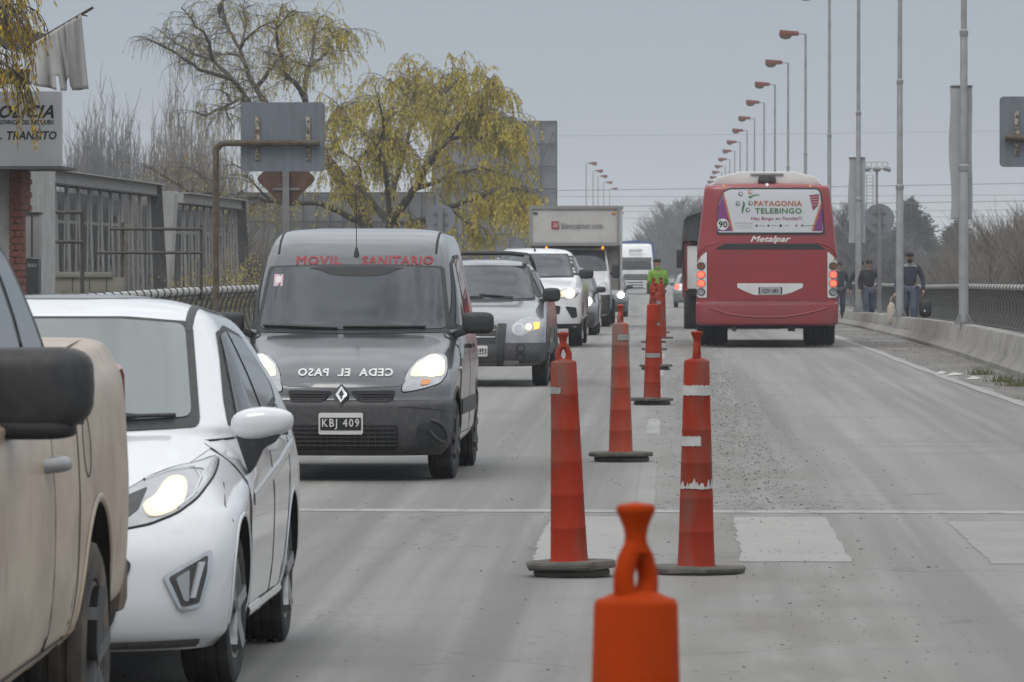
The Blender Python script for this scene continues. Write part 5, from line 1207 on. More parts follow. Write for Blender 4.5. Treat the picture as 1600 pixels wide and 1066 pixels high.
for s in (1, -1):
    f = (lambda p: p) if s > 0 else flip; vw = 'side' if s > 0 else 'sideR'
    sh.patch('door', rnd([(1.42, .42), (1.35, .8), (1.38, 1.27), (2.93, 1.30), (2.95, .8), (2.95, .42)], 1), vw, M['paint_beige'], t, off=.006, res=.1)
    sh.seam('shut_line', rnd([(1.42, .42), (1.35, .8), (1.38, 1.27), (2.93, 1.30), (2.95, .8), (2.95, .42)], 1), vw, M['gap'], t, w=.013, off=.0055, closed=True)
    sh.patch('door', rnd([(2.97, .42), (2.97, .8), (2.95, 1.30), (3.5, 1.32), (3.56, .95), (3.5, .42)], 1), vw, M['paint_beige'], t, off=.006, res=.1)
    sh.seam('shut_line', rnd([(2.97, .42), (2.97, .8), (2.95, 1.30), (3.5, 1.32), (3.56, .95), (3.5, .42)], 1), vw, M['gap'], t, w=.013, off=.0055, closed=True)
    sh.patch('window_frame', rnd([(1.36, 1.29), (1.95, 1.70), (2.5, 1.735), (3.3, 1.70), (3.52, 1.35), (2.5, 1.32)], 1), vw, M['black_plastic'], t, off=.006, res=.08)
    sh.patch('window', rnd([(1.52, 1.335), (1.98, 1.67), (2.84, 1.71), (2.86, 1.345)], 1), vw, M['glass_dark'], t, off=.01, res=.08)
    sh.patch('window', rnd([(2.94, 1.345), (2.94, 1.70), (3.22, 1.665), (3.4, 1.37)], 1), vw, M['glass_dark'], t, off=.01, res=.08)
    for y in (2.83,):
        p, n = sh.hit(vw, y, 1.055)
        h = MB().tube([p+n*-.01+Vector((0, -.10, 0)), p+n*.045+Vector((0, -.08, 0)), p+n*.055+Vector((0, 0, 0)), p+n*.045+Vector((0, .08, 0)), p+n*-.01+Vector((0, .10, 0))], .022, 8).build('door_handle', M['galv'], t, ang=60)
        sh.patch('handle_cup', circ(y, 1.05, .075, rz=.05), vw, M['gap'] if False else M['paint_beige'], t, off=.004)
    sh.seam('fuel_flap', circ(3.92, 1.08, .10, 22), vw, M['gap'], t, w=.009, closed=True) if s > 0 else None
    sh.seam('bed_gap', [(3.64, .48), (3.66, .9), (3.67, 1.28)], vw, M['gap'], t, w=.022)
    sh.seam('body_crease', [(1.3, 1.17), (2.5, 1.19), (3.6, 1.2)], vw, M['paint_beige'], t, w=.03, off=.01)
    for a, b_, q0 in ((.9, .40, .47), (4.22, .42, .485)):
        sh.seam('wheel_flare', [(a+q0*math.cos(R(q)), b_+q0*math.sin(R(q))) for q in range(-6, 187, 6)], vw, M['paint_beige'], t, w=.025, off=.008)
    wheel(t, s*.80, .9, .385, .25, M['rim_dark'], 6, dusty=True); wheel(t, s*.80, 4.22, .385, .25, M['rim_dark'], 6, dusty=True)
    headlight(sh, t, rnd([(.5, .85), (.52, 1.02), (.8, 1.06), (.88, 1.0), (.82, .86)], 1), (.66, .95), .06, sides=(s,))
    sh.patch('tail_light', rnd([(.80, .85), (.90, .85), (.90, 1.3), (.78, 1.3)], 1) if s > 0 else flip(rnd([(.80, .85), (.90, .85), (.90, 1.3), (.78, 1.3)], 1)), 'rear', M['red_lens'], t, off=.01)
    MB().box((s*.80, 3.60, .48), (.02, .02, .1)).build('mud_flap', M['black_plastic'], t)
    MB().box((s*.80, 4.64, .52), (.24, .015, .40)).build('mud_flap', M['liner'], t)
mk('bumper_dusty', (.16, .12, .09), .8, noise=(5, (.26, .20, .15), .4, .65))
MB().prism(rnd([(-.93, 0), (.93, 0), (.93, .17), (.86, .22), (-.86, .22), (-.93, .17)], 1), lambda u, v, h: (u, 5.1+h+v*.35, .60), 0, 0.001) if False else None
MB().box((0, 5.33, .58), (1.80, .2, .22)).build('rear_bumper', M['bumper_dusty'], t, bevel=.05)
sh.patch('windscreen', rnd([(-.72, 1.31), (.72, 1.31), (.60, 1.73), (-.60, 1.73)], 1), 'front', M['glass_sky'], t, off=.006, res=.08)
sh.patch('grille', rnd([(-.48, .80), (.48, .80), (.45, 1.04), (-.45, 1.04)], 1), 'front', M['black_plastic'], t, off=.008)
sh.patch('front_bumper', rnd([(-.86, .48), (.86, .48), (.88, .72), (-.88, .72)], 1), 'front', M['grey_plastic'], t, off=.03, res=.08)
mirrors(t, .975, 1.98, 1.285, (.178, .10, .125), M['black_plastic'], M['black_plastic'], e=.5, drop=.0, shape=lambda s, a, b, c: (a, b, c*(1-.12*max(0, s*a)/.178)+.02*max(0, s*a)/.178))

for s in (1, -1):
    o = [q for q in t.children if q.name.startswith('mirror')][0 if s > 0 else 1]
    blob((s*.955, 1.97, 1.185), (.15, .09, .028), .5).build('mirror_trim', M['gap'], o, ang=60)
# ------------------------------------------------------------------ silver pickup with roof bars
t = thing('compact_pickup', 'silver compact pickup with black roof bars and grey lower cladding, behind the dark van', 'pickup', (-2.43, 72, 0), R(-1))
rows = [(.10, .26, 4.4, .40, .72, .3, 3, .15, 5, 0), (.02, .32, 4.4, .45, .80, .34, 3, .15, 5, 0), (0, .44, 4.4, .50, .825, .38, 3, .15, 5, 0), (.02, .56, 4.4, .6, .83, .42, 2.8, .15, 5, 0), (.06, .72, 4.4, .74, .828, .48, 2.7, .15, 5, 0), (.16, .84, 4.4, .86, .825, .55, 2.6, .15, 5, .02),
        (.45, .955, 4.4, .95, .815, .6, 2.6, .15, 5, .035), (.8, 1.05, 4.4, 1.04, .80, .5, 2.6, .15, 5, .03), (1.02, 1.105, 4.38, 1.10, .785, .42, 2.6, .12, 5, .015), (1.06, 1.125, 4.34, 1.115, .77, .4, 2.6, .12, 5, 0), (1.09, 1.145, 2.85, 1.14, .76, .4, 2.6, .2, 4, 0), (1.35, 1.30, 2.80, 1.27, .70, .38, 2.7, .25, 4, 0), (1.62, 1.47, 2.70, 1.43, .625, .34, 2.7, .25, 4, 0),
        (1.75, 1.54, 2.60, 1.50, .575, .3, 2.7, .25, 4, 0), (1.9, 1.59, 2.5, 1.55, .48, .25, 2.7, .2, 4, 0), (2.05, 1.61, 2.4, 1.58, .28, .15, 2.6, .15, 4, 0)]
sh = Shell(rows, k=4, nf=14, ns=20)
sh.body('body', M['paint_silver'], t, arches=[(.8, .325, .37, .26), (3.5, .325, .37, .26)], zones=[('bumper', M['grey_plastic'], lambda c, n: c.z < .555 and c.y < .5 and n.z > -.8 or (c.z < .42 and n.z > -.8))])
sh.patch('windscreen_seal', rnd([(-.67, 1.09), (0, 1.075), (.67, 1.09), (.555, 1.53), (-.555, 1.53)], 1), 'front', M['black_plastic'], t, off=.005, res=.05)
sh.patch('windscreen', rnd([(-.64, 1.11), (0, 1.10), (.64, 1.11), (.53, 1.515), (-.53, 1.515)], 1), 'front', M['glass_van'], t, off=.01, res=.05)
headlight(sh, t, rc([(.42, .66), (.40, .76), (.46, .83), (.58, .875), (.73, .87), (.76, .80), (.74, .735), (.60, .68), (.52, .635)], .03), None, .05, lit=False, trim=False)
for h in [o for o in t.children if o.name.startswith('headlight')]:
    s = 1 if sum(v.co.x for v in h.data.vertices) > 0 else -1; f = (lambda p: p) if s > 0 else flip
    sh.patch('reflector', f(circ(.49, .735, .075)), 'front', M['lamp_clear'], h, off=.010, res=.05)
    sh.patch('lens_rim', f(circ(.49, .735, .05)), 'front', M['lamp_reflector'], h, off=.014, res=.05)
    sh.patch('bulb', f(circ(.615, .755, .04)), 'front', M['lamp_glow'], h, off=.012, res=.05, depth=0)
    sh.patch('indicator', f(rc([(.685, .72), (.675, .81), (.745, .81), (.74, .735)], .015)), 'front', M['amber_lit'], h, off=.013, res=.05, depth=0)
    sh.patch('fog_housing', f(circ(.52, .487, .06)), 'front', M['black_print'], t, off=.01); sh.patch('fog_lamp', f(circ(.52, .487, .034)), 'front', M['grey_plastic'], t, off=.016)
    sh.patch('fog_housing', f(circ(.52, .375, .06)), 'front', M['black_print'], t, off=.01); sh.patch('fog_lamp', f(circ(.52, .375, .034)), 'front', M['grey_plastic'], t, off=.016)
    sh.patch('bumper_guard', f(rc([(.225, .79), (.345, .79), (.30, .28), (.22, .28)], .02)), 'front', M['black_plastic'], t, off=.022, res=.06)
    sh.patch('skid_plate', f(rc([(.31, .335), (.50, .335), (.50, .285), (.31, .285)], .01)), 'front', M['rim'], t, off=.016)
    vw = 'side' if s > 0 else 'sideR'
    sh.patch('window_frame', rnd([(1.22, 1.125), (1.70, 1.475), (2.40, 1.47), (2.72, 1.2), (2.68, 1.135)], 1), vw, M['black_plastic'], t, off=.006, res=.045)
    sh.patch('window', rnd([(1.34, 1.145), (1.74, 1.45), (2.30, 1.45), (2.4, 1.15)], 1), vw, M['glass_dark'], t, off=.011, res=.05)
    sh.patch('door', rnd([(1.15, .44), (1.12, 1.08), (2.5, 1.10), (2.52, .44)], 1), vw, M['paint_silver'], t, off=.005, res=.1)
    sh.seam('cladding', [(1.2, .46), (3.1, .46)], vw, M['grey_plastic'], t, w=.16, off=.02)
    for a in (.8, 3.5): sh.seam('arch_flare', [(a+.385*math.cos(R(q)), .325+.385*math.sin(R(q))) for q in range(-8, 189, 7)], vw, M['grey_plastic'], t, w=.075, off=.022)
    wheel(t, s*.745, .8, .32, .2, M['rim_dark'], 6); wheel(t, s*.745, 3.5, .32, .2, M['rim_dark'], 6)
    MB().tube([(s*.52, 1.88, 1.665), (s*.535, 2.3, 1.665), (s*.56, 2.75, 1.58), (s*.60, 3.2, 1.35), (s*.64, 3.55, 1.12)], .028, 8).build('roof_bar', M['black_plastic'], t)
    MB().bar((s*.50, 1.86, 1.55), (s*.515, 1.87, 1.665), .07, .06).build('bar_foot', M['galv'], t, bevel=.012)
    sh.patch('side_marker', circ(.62, .32, .0) if False else circ(1.02, .35, .03), vw, M['galv'], t, off=.01)
MB().tube([(-.535, 1.88, 1.67), (-.3, 1.86, 1.695), (.3, 1.86, 1.695), (.535, 1.88, 1.67)], .03, 8).build('roof_bar', M['black_plastic'], t)
sh.patch('grille', rc([(-.22, .78), (.22, .78), (.22, .56), (-.22, .56)], .02), 'front', M['black_plastic'], t, off=.008)
for z in (.72, .63): sh.seam('grille_bar', [(-.2, z), (.2, z)], 'front', M['chrome'], t, w=.018, off=.02)
plate(sh, t, -.05, .455, .31, .13, 'KYH 018', off=.02)
wipers(sh, t, [((-.55, 1.125), (.0, 1.12)), ((-.05, 1.15), (.38, 1.115))])
mirrors(t, .87, 1.22, 1.16, (.115, .07, .09), M['black_plastic'], M['black_plastic'], e=.55, drop=.02)
antenna(t, (-.38, 1.78, 1.555), .5, (0, .15))

# ------------------------------------------------------------------ white double cab pickup
PICK = [(.10, .33, 5.3, .50, .82, .3, 3, .15, 5, 0), (.02, .42, 5.3, .55, .90, .36, 3, .15, 5, 0), (0, .60, 5.3, .65, .925, .40, 2.9, .15, 5, 0), (.02, .82, 5.3, .85, .928, .45, 2.8, .15, 5, 0), (.07, .98, 5.3, 1.0, .925, .5, 2.7, .15, 5, .01), (.18, 1.07, 5.3, 1.10, .92, .55, 2.6, .15, 5, .03),
        (.6, 1.16, 5.29, 1.20, .905, .55, 2.6, .15, 5, .045), (1.05, 1.235, 5.27, 1.27, .885, .45, 2.7, .12, 5, .03), (1.2, 1.27, 5.22, 1.29, .865, .4, 2.7, .12, 5, 0), (1.23, 1.285, 3.66, 1.30, .855, .4, 2.7, .2, 4, 0), (1.5, 1.44, 3.6, 1.43, .79, .36, 2.7, .25, 4, 0), (1.85, 1.66, 3.5, 1.64, .70, .33, 2.8, .25, 4, 0),
        (2.0, 1.735, 3.42, 1.72, .64, .3, 2.8, .25, 4, 0), (2.15, 1.775, 3.3, 1.76, .54, .25, 2.7, .2, 4, 0), (2.4, 1.80, 3.1, 1.785, .3, .2, 2.6, .15, 4, 0)]
t = thing('pickup_truck', 'clean white double cab pickup with one headlight showing, behind the silver pickup', 'pickup', (-2.56, 103.85, 0), R(-.6))
sh = Shell(PICK, k=4, nf=14, ns=18)
sh.body('body', M['paint_white2'], t, arches=[(.95, .39, .44, .28), (4.03, .39, .44, .28)], zones=[('lower_bumper', M['black_plastic'], lambda c, n: c.z < .43 and c.y < .5 and n.z > -.8)])
sh.patch('windscreen_seal', rnd([(-.755, 1.265), (0, 1.25), (.755, 1.265), (.62, 1.70), (-.62, 1.70)], 1), 'front', M['black_plastic'], t, off=.005, res=.05)
sh.patch('windscreen', rnd([(-.725, 1.29), (0, 1.275), (.725, 1.29), (.595, 1.68), (-.595, 1.68)], 1), 'front', M['glass_van'], t, off=.01, res=.05)
sh.patch('grille', rc([(-.42, 1.03), (.42, 1.03), (.36, .66), (-.36, .66)], .05), 'front', M['black_plastic'], t, off=.008, res=.07)
for z in (.80, .92): sh.seam('grille_bar', [(-.40, z), (.40, z)], 'front', M['chrome'], t, w=.03, off=.02)
headlight(sh, t, rc([(.44, .92), (.46, 1.01), (.62, 1.06), (.86, 1.085), (.875, 1.0), (.80, .885), (.60, .865)], .03), (.70, .97), .065, halo=rnd([(.50, .915), (.52, 1.0), (.65, 1.045), (.79, 1.05), (.80, .96), (.74, .90)], 1), amber=rc([(.455, .93), (.47, 1.0), (.55, 1.02), (.55, .92)], .01), trim=False)
for s in (1, -1):
    f = (lambda p: p) if s > 0 else flip; vw = 'side' if s > 0 else 'sideR'
    sh.patch('fog_recess', f(rc([(.62, .74), (.82, .72), (.84, .54), (.74, .52)], .03)), 'front', M['gap'], t, off=.008)
    sh.patch('intake', f(rc([(.42, .76), (.54, .74), (.52, .60), (.44, .60)], .02)), 'front', M['gap'], t, off=.008)
    sh.patch('window_frame', rnd([(1.36, 1.30), (1.95, 1.66), (3.2, 1.66), (3.52, 1.33)], 1), vw, M['black_plastic'], t, off=.006, res=.06)
    sh.patch('window', rnd([(1.5, 1.32), (1.98, 1.635), (2.4, 1.64), (2.42, 1.32)], 1), vw, M['glass_dark'], t, off=.011, res=.06)
    sh.patch('window', rnd([(2.5, 1.32), (2.5, 1.64), (3.15, 1.64), (3.38, 1.35)], 1), vw, M['glass_dark'], t, off=.011, res=.06)
    sh.patch('door', rnd([(1.4, .46), (1.36, 1.25), (2.44, 1.28), (2.46, .46)], 1), vw, M['paint_white2'], t, off=.005, res=.12)
    sh.patch('door', rnd([(2.48, .46), (2.46, 1.28), (3.5, 1.28), (3.44, .46)], 1), vw, M['paint_white2'], t, off=.005, res=.12)
    wheel(t, s*.79, .95, .375, .25, M['rim'], 6); wheel(t, s*.79, 4.03, .375, .25, M['rim'], 6)
mirrors(t, .97, 1.55, 1.33, (.135, .08, .095), M['black_plastic'], M['black_plastic'], e=.6, drop=.02)
antenna(t, (.0, 2.05, 1.745), .12, (0, .03))

# ------------------------------------------------------------------ small cars further back
def small_car(label, loc, rz, paint, front=True, lit=True, halo=.075, group=None):
    t = thing('small_car', label, 'car', loc, rz, group)
    r_ = [list(q) for q in hatch_rows]; sh = Shell(r_, k=3, nf=12, ns=16)
    sh.body('body', paint, t, arches=[(.82, .31, .345, .26), (3.31, .31, .345, .26)])
    sh.patch('windscreen', rnd([(-.64, 1.0), (0, .98), (.64, 1.0), (.55, 1.38), (-.55, 1.38)], 1), 'front', M['glass_van'], t, off=.008, res=.05)
    sh.patch('rear_window', rnd([(-.6, 1.02), (.6, 1.02), (.5, 1.34), (-.5, 1.34)], 1), 'rear', M['glass_dark'], t, off=.008, res=.05)
    sh.patch('lower_bumper', rnd([(-.78, .50), (.78, .50), (.76, .22), (-.76, .22)], 1), 'front', M['grey_plastic'], t, off=.01, res=.06)
    sh.patch('grille', rc([(-.38, .74), (.38, .74), (.36, .62), (-.36, .62)], .02), 'front', M['black_plastic'], t, off=.01)
    headlight(sh, t, rc([(.44, .70), (.50, .80), (.70, .84), (.76, .78), (.70, .66), (.54, .63)], .03), (.61, .735), halo, trim=False, lit=lit)
    plate(sh, t, 0, .56, .33, .13, None)
    for s in (1, -1):
        f = (lambda p: p) if s > 0 else flip; vw = 'side' if s > 0 else 'sideR'
        sh.patch('tail_light', f(rc([(.58, .80), (.60, 1.0), (.74, 1.0), (.80, .80)], .02)), 'rear', M['red_lit' if not front else 'red_lens'], t, off=.01)
        sh.patch('window', rnd([(1.34, 1.0), (1.9, 1.34), (2.15, 1.35), (2.8, 1.32), (3.06, 1.10), (3.0, 1.03)], 1), vw, M['glass_dark'], t, off=.01, res=.05)
        sh.patch('door', rnd([(1.22, .27), (1.10, .62), (1.12, .93), (2.18, .97), (2.22, .62), (2.2, .27)], 1), vw, paint, t, off=.004, res=.12)
        sh.patch('door', rnd([(2.215, .27), (2.235, .62), (2.195, .97), (3.06, 1.03), (3.14, .85), (2.96, .55), (2.75, .27)], 1), vw, paint, t, off=.004, res=.12)
        wheel(t, s*.735, .82, .30, .195, M['rim_dark'], 5, plain=True); wheel(t, s*.735, 3.31, .30, .195, M['rim_dark'], 5, plain=True)
    if not front: sh.patch('licence_plate', rrect(-.2, .5, .2, .62, .01), 'rear', M['white_print'], t, off=.012)
    mirrors(t, .90, 1.25, 1.0, (.11, .06, .065), M['black_plastic'], M['black_plastic'], e=.65, drop=.03)
    return t
small_car('dark grey hatchback with bright headlight tucked behind the white pickup', (-2.46, 124.2, zr(125)), R(-.5), M['paint_darkgrey'], halo=.1)
small_car('dark hatchback with one headlight between the box truck and the articulated lorry', (-2.3, 190, zr(192)), 0, M['paint_bluegrey'], halo=.11)
small_car('pale car driving away with red tail light, left of the tarpaulin truck', (.92+.0, 241, zr(243)), math.pi, M['paint_silver'], front=False, lit=False).location = (.93, 249, zr(246))

# ------------------------------------------------------------------ delivery truck with a box body reaching over its cab
mk('box_panel', (.62, .605, .575), .55, noise=(2.2, (.54, .525, .495), .4, .7), noise2=(5, (.45, .44, .41), .6, .8, (1, 1, .25)))
mk('box_frame', (.33, .325, .315), .5, .3)
t = thing('box_truck', 'white delivery truck with grey box body reaching over the cab', 'truck', (-2.55, 148.2, zr(149)), R(-.6))
rows = [(.10, .28, 2.6, .4, .84, .2, 4, .1, 6, 0), (.0, .36, 2.6, .45, .93, .25, 3.6, .1, 6, 0), (0, .66, 2.6, .66, .95, .28, 3.4, .1, 6, 0), (.02, .84, 2.6, .84, .955, .3, 3.2, .1, 6, 0), (.08, 1.0, 2.6, 1.0, .955, .35, 3, .1, 6, 0), (.2, 1.18, 2.6, 1.18, .95, .4, 2.8, .1, 6, .02), (.5, 1.36, 2.6, 1.36, .94, .4, 2.8, .1, 6, .03),
        (.72, 1.45, 2.6, 1.45, .925, .35, 3, .1, 6, 0), (.95, 1.75, 2.6, 1.75, .87, .3, 3.2, .1, 6, 0), (1.15, 2.0, 2.55, 2.0, .82, .3, 3.2, .1, 6, 0), (1.3, 2.07, 2.5, 2.05, .76, .25, 3, .1, 6, 0), (1.6, 2.10, 2.4, 2.08, .5, .2, 3, .1, 6, 0)]
sh = Shell(rows, k=4, nf=12, ns=10)
sh.body('cab', M['paint_white2'], t, arches=[(.9, .36, .41, .28)], zones=[('bumper', M['grey_plastic'], lambda c, n: c.z < .86 and c.y < .45 and n.z > -.8)])
sh.patch('windscreen', rnd([(-.86, 1.46), (0, 1.44), (.86, 1.46), (.77, 2.0), (-.77, 2.0)], 1), 'front', M['glass_van'], t, off=.008, res=.07)
headlight(sh, t, rc([(.60, .88), (.62, 1.06), (.74, 1.18), (.86, 1.16), (.90, .98), (.85, .90)], .04), (.75, .97), .055, trim=False, lit=False, halo=circ(.75, 1.05, .07))
for s in (1, -1):
    f = (lambda p: p) if s > 0 else flip; vw = 'side' if s > 0 else 'sideR'
    sh.patch('window', rnd([(.98, 1.46), (1.25, 1.9), (2.0, 1.92), (2.0, 1.42), (1.2, 1.40)], 1), vw, M['glass_dark'], t, off=.008, res=.07)
    sh.patch('door', rnd([(1.32, .5), (1.1, 1.35), (2.1, 1.38), (2.1, .5)], 1), vw, M['paint_white2'], t, off=.005, res=.12)
    sh.patch('bumper_insert', f(rrect(.55, .74, .72, .78, .01)), 'front', M['white_print'], t, off=.012)
    MB().lathe([(.02, -.03), (.035, -.02), (.035, .02), (.02, .03)], 10, (s*.74, 1.26, 2.07), 'x').build('marker_lamp', M['amber_lit'], t)
    wheel(t, s*.82, .9, .35, .22, M['rim_dark'], plain=True); wheel(t, s*.82, 4.6, .35, .34, M['rim_dark'], plain=True)
sh.patch('grille', rc([(-.5, .98), (.5, .98), (.45, .86), (-.45, .86)], .02), 'front', M['black_plastic'], t, off=.01)
mirrors(t, 1.08, 1.0, 1.46, (.10, .06, .19), M['black_plastic'], M['black_plastic'], e=.4, drop=-.1)
bx = MB()
prof = [(1.05, 2.14), (1.0, 2.2), (.98, 3.1), (6.6, 3.14), (6.6, .95), (2.25, .95), (2.25, 2.14)]
bx.prism(prof, lambda u, v, h: (h, u, v), -1.15, 1.15); bo = bx.build('box_body', M['box_panel'], t, smooth=False, bevel=.015)
fr = MB()
for s in (1, -1): fr.bar((s*1.15, .975, 2.15), (s*1.15, .975, 3.14), .07, .07).bar((s*1.14, .98, 3.125), (s*1.14, 6.6, 3.155), .07, .07).bar((s*1.15, 2.24, .95), (s*1.15, 2.24, 2.13), .06, .06).bar((s*1.15, 1.0, 2.14), (s*1.15, 2.25, 2.13), .06, .06)
fr.bar((-1.15, .975, 3.125), (1.15, .975, 3.125), .08, .085).bar((-1.15, .985, 2.16), (1.15, .985, 2.16), .08, .085)
fr.build('box_frame', M['box_frame'], bo, smooth=False)
for s in (1, -1): MB().box((s*1.02, .97, 2.97), (.11, .03, .05)).build('marker_lamp', M['amber'] if s > 0 else M['black_plastic'], bo, bevel=.008)
ps = lambda u, v: (u, .965, v)
lgm = mat('logo_red', (.38, .03, .05), .5)
MB().add([ps(-.60, 2.56), ps(-.40, 2.56), ps(-.40, 2.76), ps(-.60, 2.76)], [(0, 1, 2, 3)]).build('logo', lgm, bo, smooth=False)
b = MB()
for i in range(4): b.tube([(-.56+.035*i, .962, 2.60), (-.53+.035*i, .962, 2.66+.01*i), (-.54+.035*i, .962, 2.72)], .007, 4)
b.build('logo_mark', M['white_print'], bo, smooth=False)
text_obj('box_lettering', 'blancoamor.com', lambda u, v: (.20+u, .965, 2.645+v), mat('letter_grey', (.13, .13, .135), .6), bo, 1, width=1.08, height=.16, offset=.004)
MB().box((0, 4.2, .72), (.9, 4.6, .35)).build('chassis', M['liner'], t)

# ------------------------------------------------------------------ articulated lorry with white cab, blue load cover
mk('tarp_blue', (.06, .115, .27), .7, noise=(1.5, (.09, .15, .32), .4, .7))
t = thing('articulated_lorry', 'far white lorry cab with a blue tarpaulin load behind it', 'lorry', (-2.45, 389, zr(390)), R(0))
rows = [(.06, .35, 2.3, .5, 1.1, .2, 4, .1, 6, 0), (0, .5, 2.3, .6, 1.22, .25, 4, .1, 6, 0), (0, 1.0, 2.3, 1.0, 1.23, .25, 4, .1, 6, 0), (.03, 1.6, 2.3, 1.6, 1.23, .25, 4, .1, 6, 0), (.12, 2.3, 2.3, 2.3, 1.2, .25, 4, .1, 6, 0), (.3, 2.55, 2.3, 2.55, 1.17, .25, 4, .1, 6, 0), (.6, 2.95, 2.3, 3.0, 1.13, .3, 4, .1, 6, 0), (1.0, 3.35, 2.3, 3.4, 1.08, .35, 3.5, .1, 6, 0), (1.3, 3.45, 2.25, 3.48, .9, .3, 3, .1, 6, 0)]
sh = Shell(rows, k=3, nf=10, ns=8); sh.body('cab', M['paint_white2'], t)
sh.patch('sun_visor', rrect(-1.08, 2.3, 1.08, 2.5, .03), 'front', M['grey_plastic'], t, off=.05, res=.1)
sh.patch('windscreen', rnd([(-1.1, 1.68), (1.1, 1.68), (1.05, 2.28), (-1.05, 2.28)], 1), 'front', M['glass_dark'], t, off=.01, res=.1)
sh.patch('grille', rc([(-.82, 1.38), (.82, 1.38), (.82, .98), (-.82, .98)], .03), 'front', M['black_plastic'], t, off=.01, res=.1)
for z in (1.08, 1.18, 1.28): sh.seam('grille_bar', [(-.78, z), (.78, z)], 'front', M['galv'], t, w=.03, off=.03)
for z0, z1 in ((.78, .86), (.6, .68), (.42, .5)): sh.patch('air_slot', rrect(-.55, z0, .55, z1, .02), 'front', M['black_plastic'], t, off=.01, res=.1)
for s in (1, -1):
    f = (lambda p: p) if s > 0 else flip
    sh.patch('headlight', f(rrect(.66, .62, 1.05, .80, .04)), 'front', M['lamp_clear'], t, off=.012)
    wheel(t, s*1.0, 1.3, .5, .3, M['rim_dark'], plain=True); wheel(t, s*1.0, 4.2, .5, .5, M['rim_dark'], plain=True); wheel(t, s*1.0, 11, .5, .5, M['rim_dark'], plain=True)
    MB().box((s*1.38, .5, 1.95), (.2, .12, .6)).build('mirror', M['black_plastic'], t, bevel=.04)
MB().box((.0, .25, 3.0), (.95, .1, .22)).build('roof_vent', M['white_print'], t, bevel=.04)
b = MB(); b.prism([(-1.27, 1.2), (1.27, 1.2), (1.27, 3.4), (1.15, 3.62), (0, 3.7), (-1.15, 3.62), (-1.27, 3.4)], lambda u, v, h: (u, h, v), 2.6, 13.5); b.build('load_cover', M['tarp_blue'], t, smooth=False)
MB().box((0, 8, 1.0), (2.4, 11, .35)).build('trailer_bed', M['liner'], t)

# ------------------------------------------------------------------ red city bus, seen from the back
mk('bus_red', (.30, .014, .02), .38, coat=.5, coat_rough=.2, noise=(1.2, (.25, .02, .025), .4, .7), noise2=(2, (.20, .05, .05), .58, .85, (1, 1, .6)))
mk('bus_skirt', (.30, .04, .046), .5, noise=(1.5, (.26, .06, .06), .4, .7))
mk('bus_white', (.74, .74, .72), .45, noise=(2, (.62, .61, .59), .45, .75))
mk('bus_strip', (.018, .018, .02), .3)
BD = 104.0
lx = lambda p: (p-1198.5)/(F/BD); lz = lambda p: (541-p)/(F/BD)
P2 = lambda *pts: [(lx(a), lz(b_)) for a, b_ in pts]
t = thing('city_bus', 'red city bus seen from behind with a bingo advertisement in its back window', 'bus', ((1198.5-VX)*BD/F, BD, zr(BD)-.0), R(-.35))
rows = [(.06, .40, 12, .40, 1.22, .25, 4, .25, 4, 0), (0, .44, 12, .44, 1.295, .3, 4, .3, 4, 0), (-.01, .62, 12, .6, 1.302, .3, 4, .3, 4, 0), (.0, .80, 12, .8, 1.30, .3, 4, .3, 4, 0), (.025, .825, 12, .825, 1.285, .3, 4, .3, 4, 0), (.04, 1.2, 12, 1.2, 1.285, .3, 4, .3, 4, 0), (.06, 1.72, 12, 1.72, 1.275, .3, 4, .3, 4, 0), (.10, 2.1, 12, 2.1, 1.24, .3, 4, .3, 4, 0),
        (.17, 2.75, 12, 2.75, 1.165, .3, 4, .3, 4, 0), (.21, 2.92, 12, 2.9, 1.14, .3, 4.2, .3, 4, 0), (.26, 2.985, 11.9, 2.97, 1.09, .3, 4, .3, 4, .02), (.5, 3.01, 11.7, 3.0, .85, .3, 4, .3, 4, .02)]
sh = Shell(rows, k=5, nf=18, ns=20)
sh.body('body', M['bus_red'], t, arches=[(2.9, .5, .56, .4), (9.3, .5, .56, .4)], zones=[('rear_skirt', M['bus_skirt'], lambda c, n: c.z < .812 and c.y < .5 and n.z > -.8)])
sh.patch('window_seal', rc(P2((1119, 365), (1121, 320), (1129, 297), (1140, 291), (1278, 291), (1284, 300), (1289, 362), (1284, 365)), .05), 'front', M['bus_strip'], t, off=.006, res=.1)
win = sh.patch('rear_window', rc(P2((1121, 361), (1123, 318), (1130, 299), (1140, 294), (1277, 294), (1281, 300), (1286, 361)), .05), 'front', mat('ad_white', (.60, .615, .64), .35, coat=.4), t, off=.012, res=.1)
mk('ad_purple', (.20, .035, .19), .4); mk('ad_orange', (.50, .16, .05), .4); mk('ad_green', (.045, .17, .055), .4); mk('ad_brown', (.40, .115, .03), .4); mk('ad_wine', (.27, .03, .06), .4); mk('ad_navy', (.05, .06, .11), .4)
sh.patch('ad_corner', P2((1121.5, 359), (1123, 320), (1129, 302), (1143, 359)), 'front', M['ad_purple'], win, off=.014, depth=0)
sh.patch('ad_stripe', P2((1143, 359), (1129, 302), (1131, 298), (1146, 359)), 'front', M['ad_orange'], win, off=.0145, depth=0)
sh.patch('ad_corner', P2((1285, 359), (1283.5, 318), (1271, 359)), 'front', M['ad_purple'], win, off=.014, depth=0)
sh.patch('ad_stripe', P2((1271, 359), (1283.5, 318), (1282.8, 311), (1267.5, 359)), 'front', M['ad_orange'], win, off=.0145, depth=0)
tx = dict(off=.016)
sh.text('ad_lettering', 'PATAGONIA', lx(1215.5), lz(316), 'front', M['ad_brown'], win, 1, width=75/85.6, height=8.6/85.6, offset=.035, space=1.1, **tx)
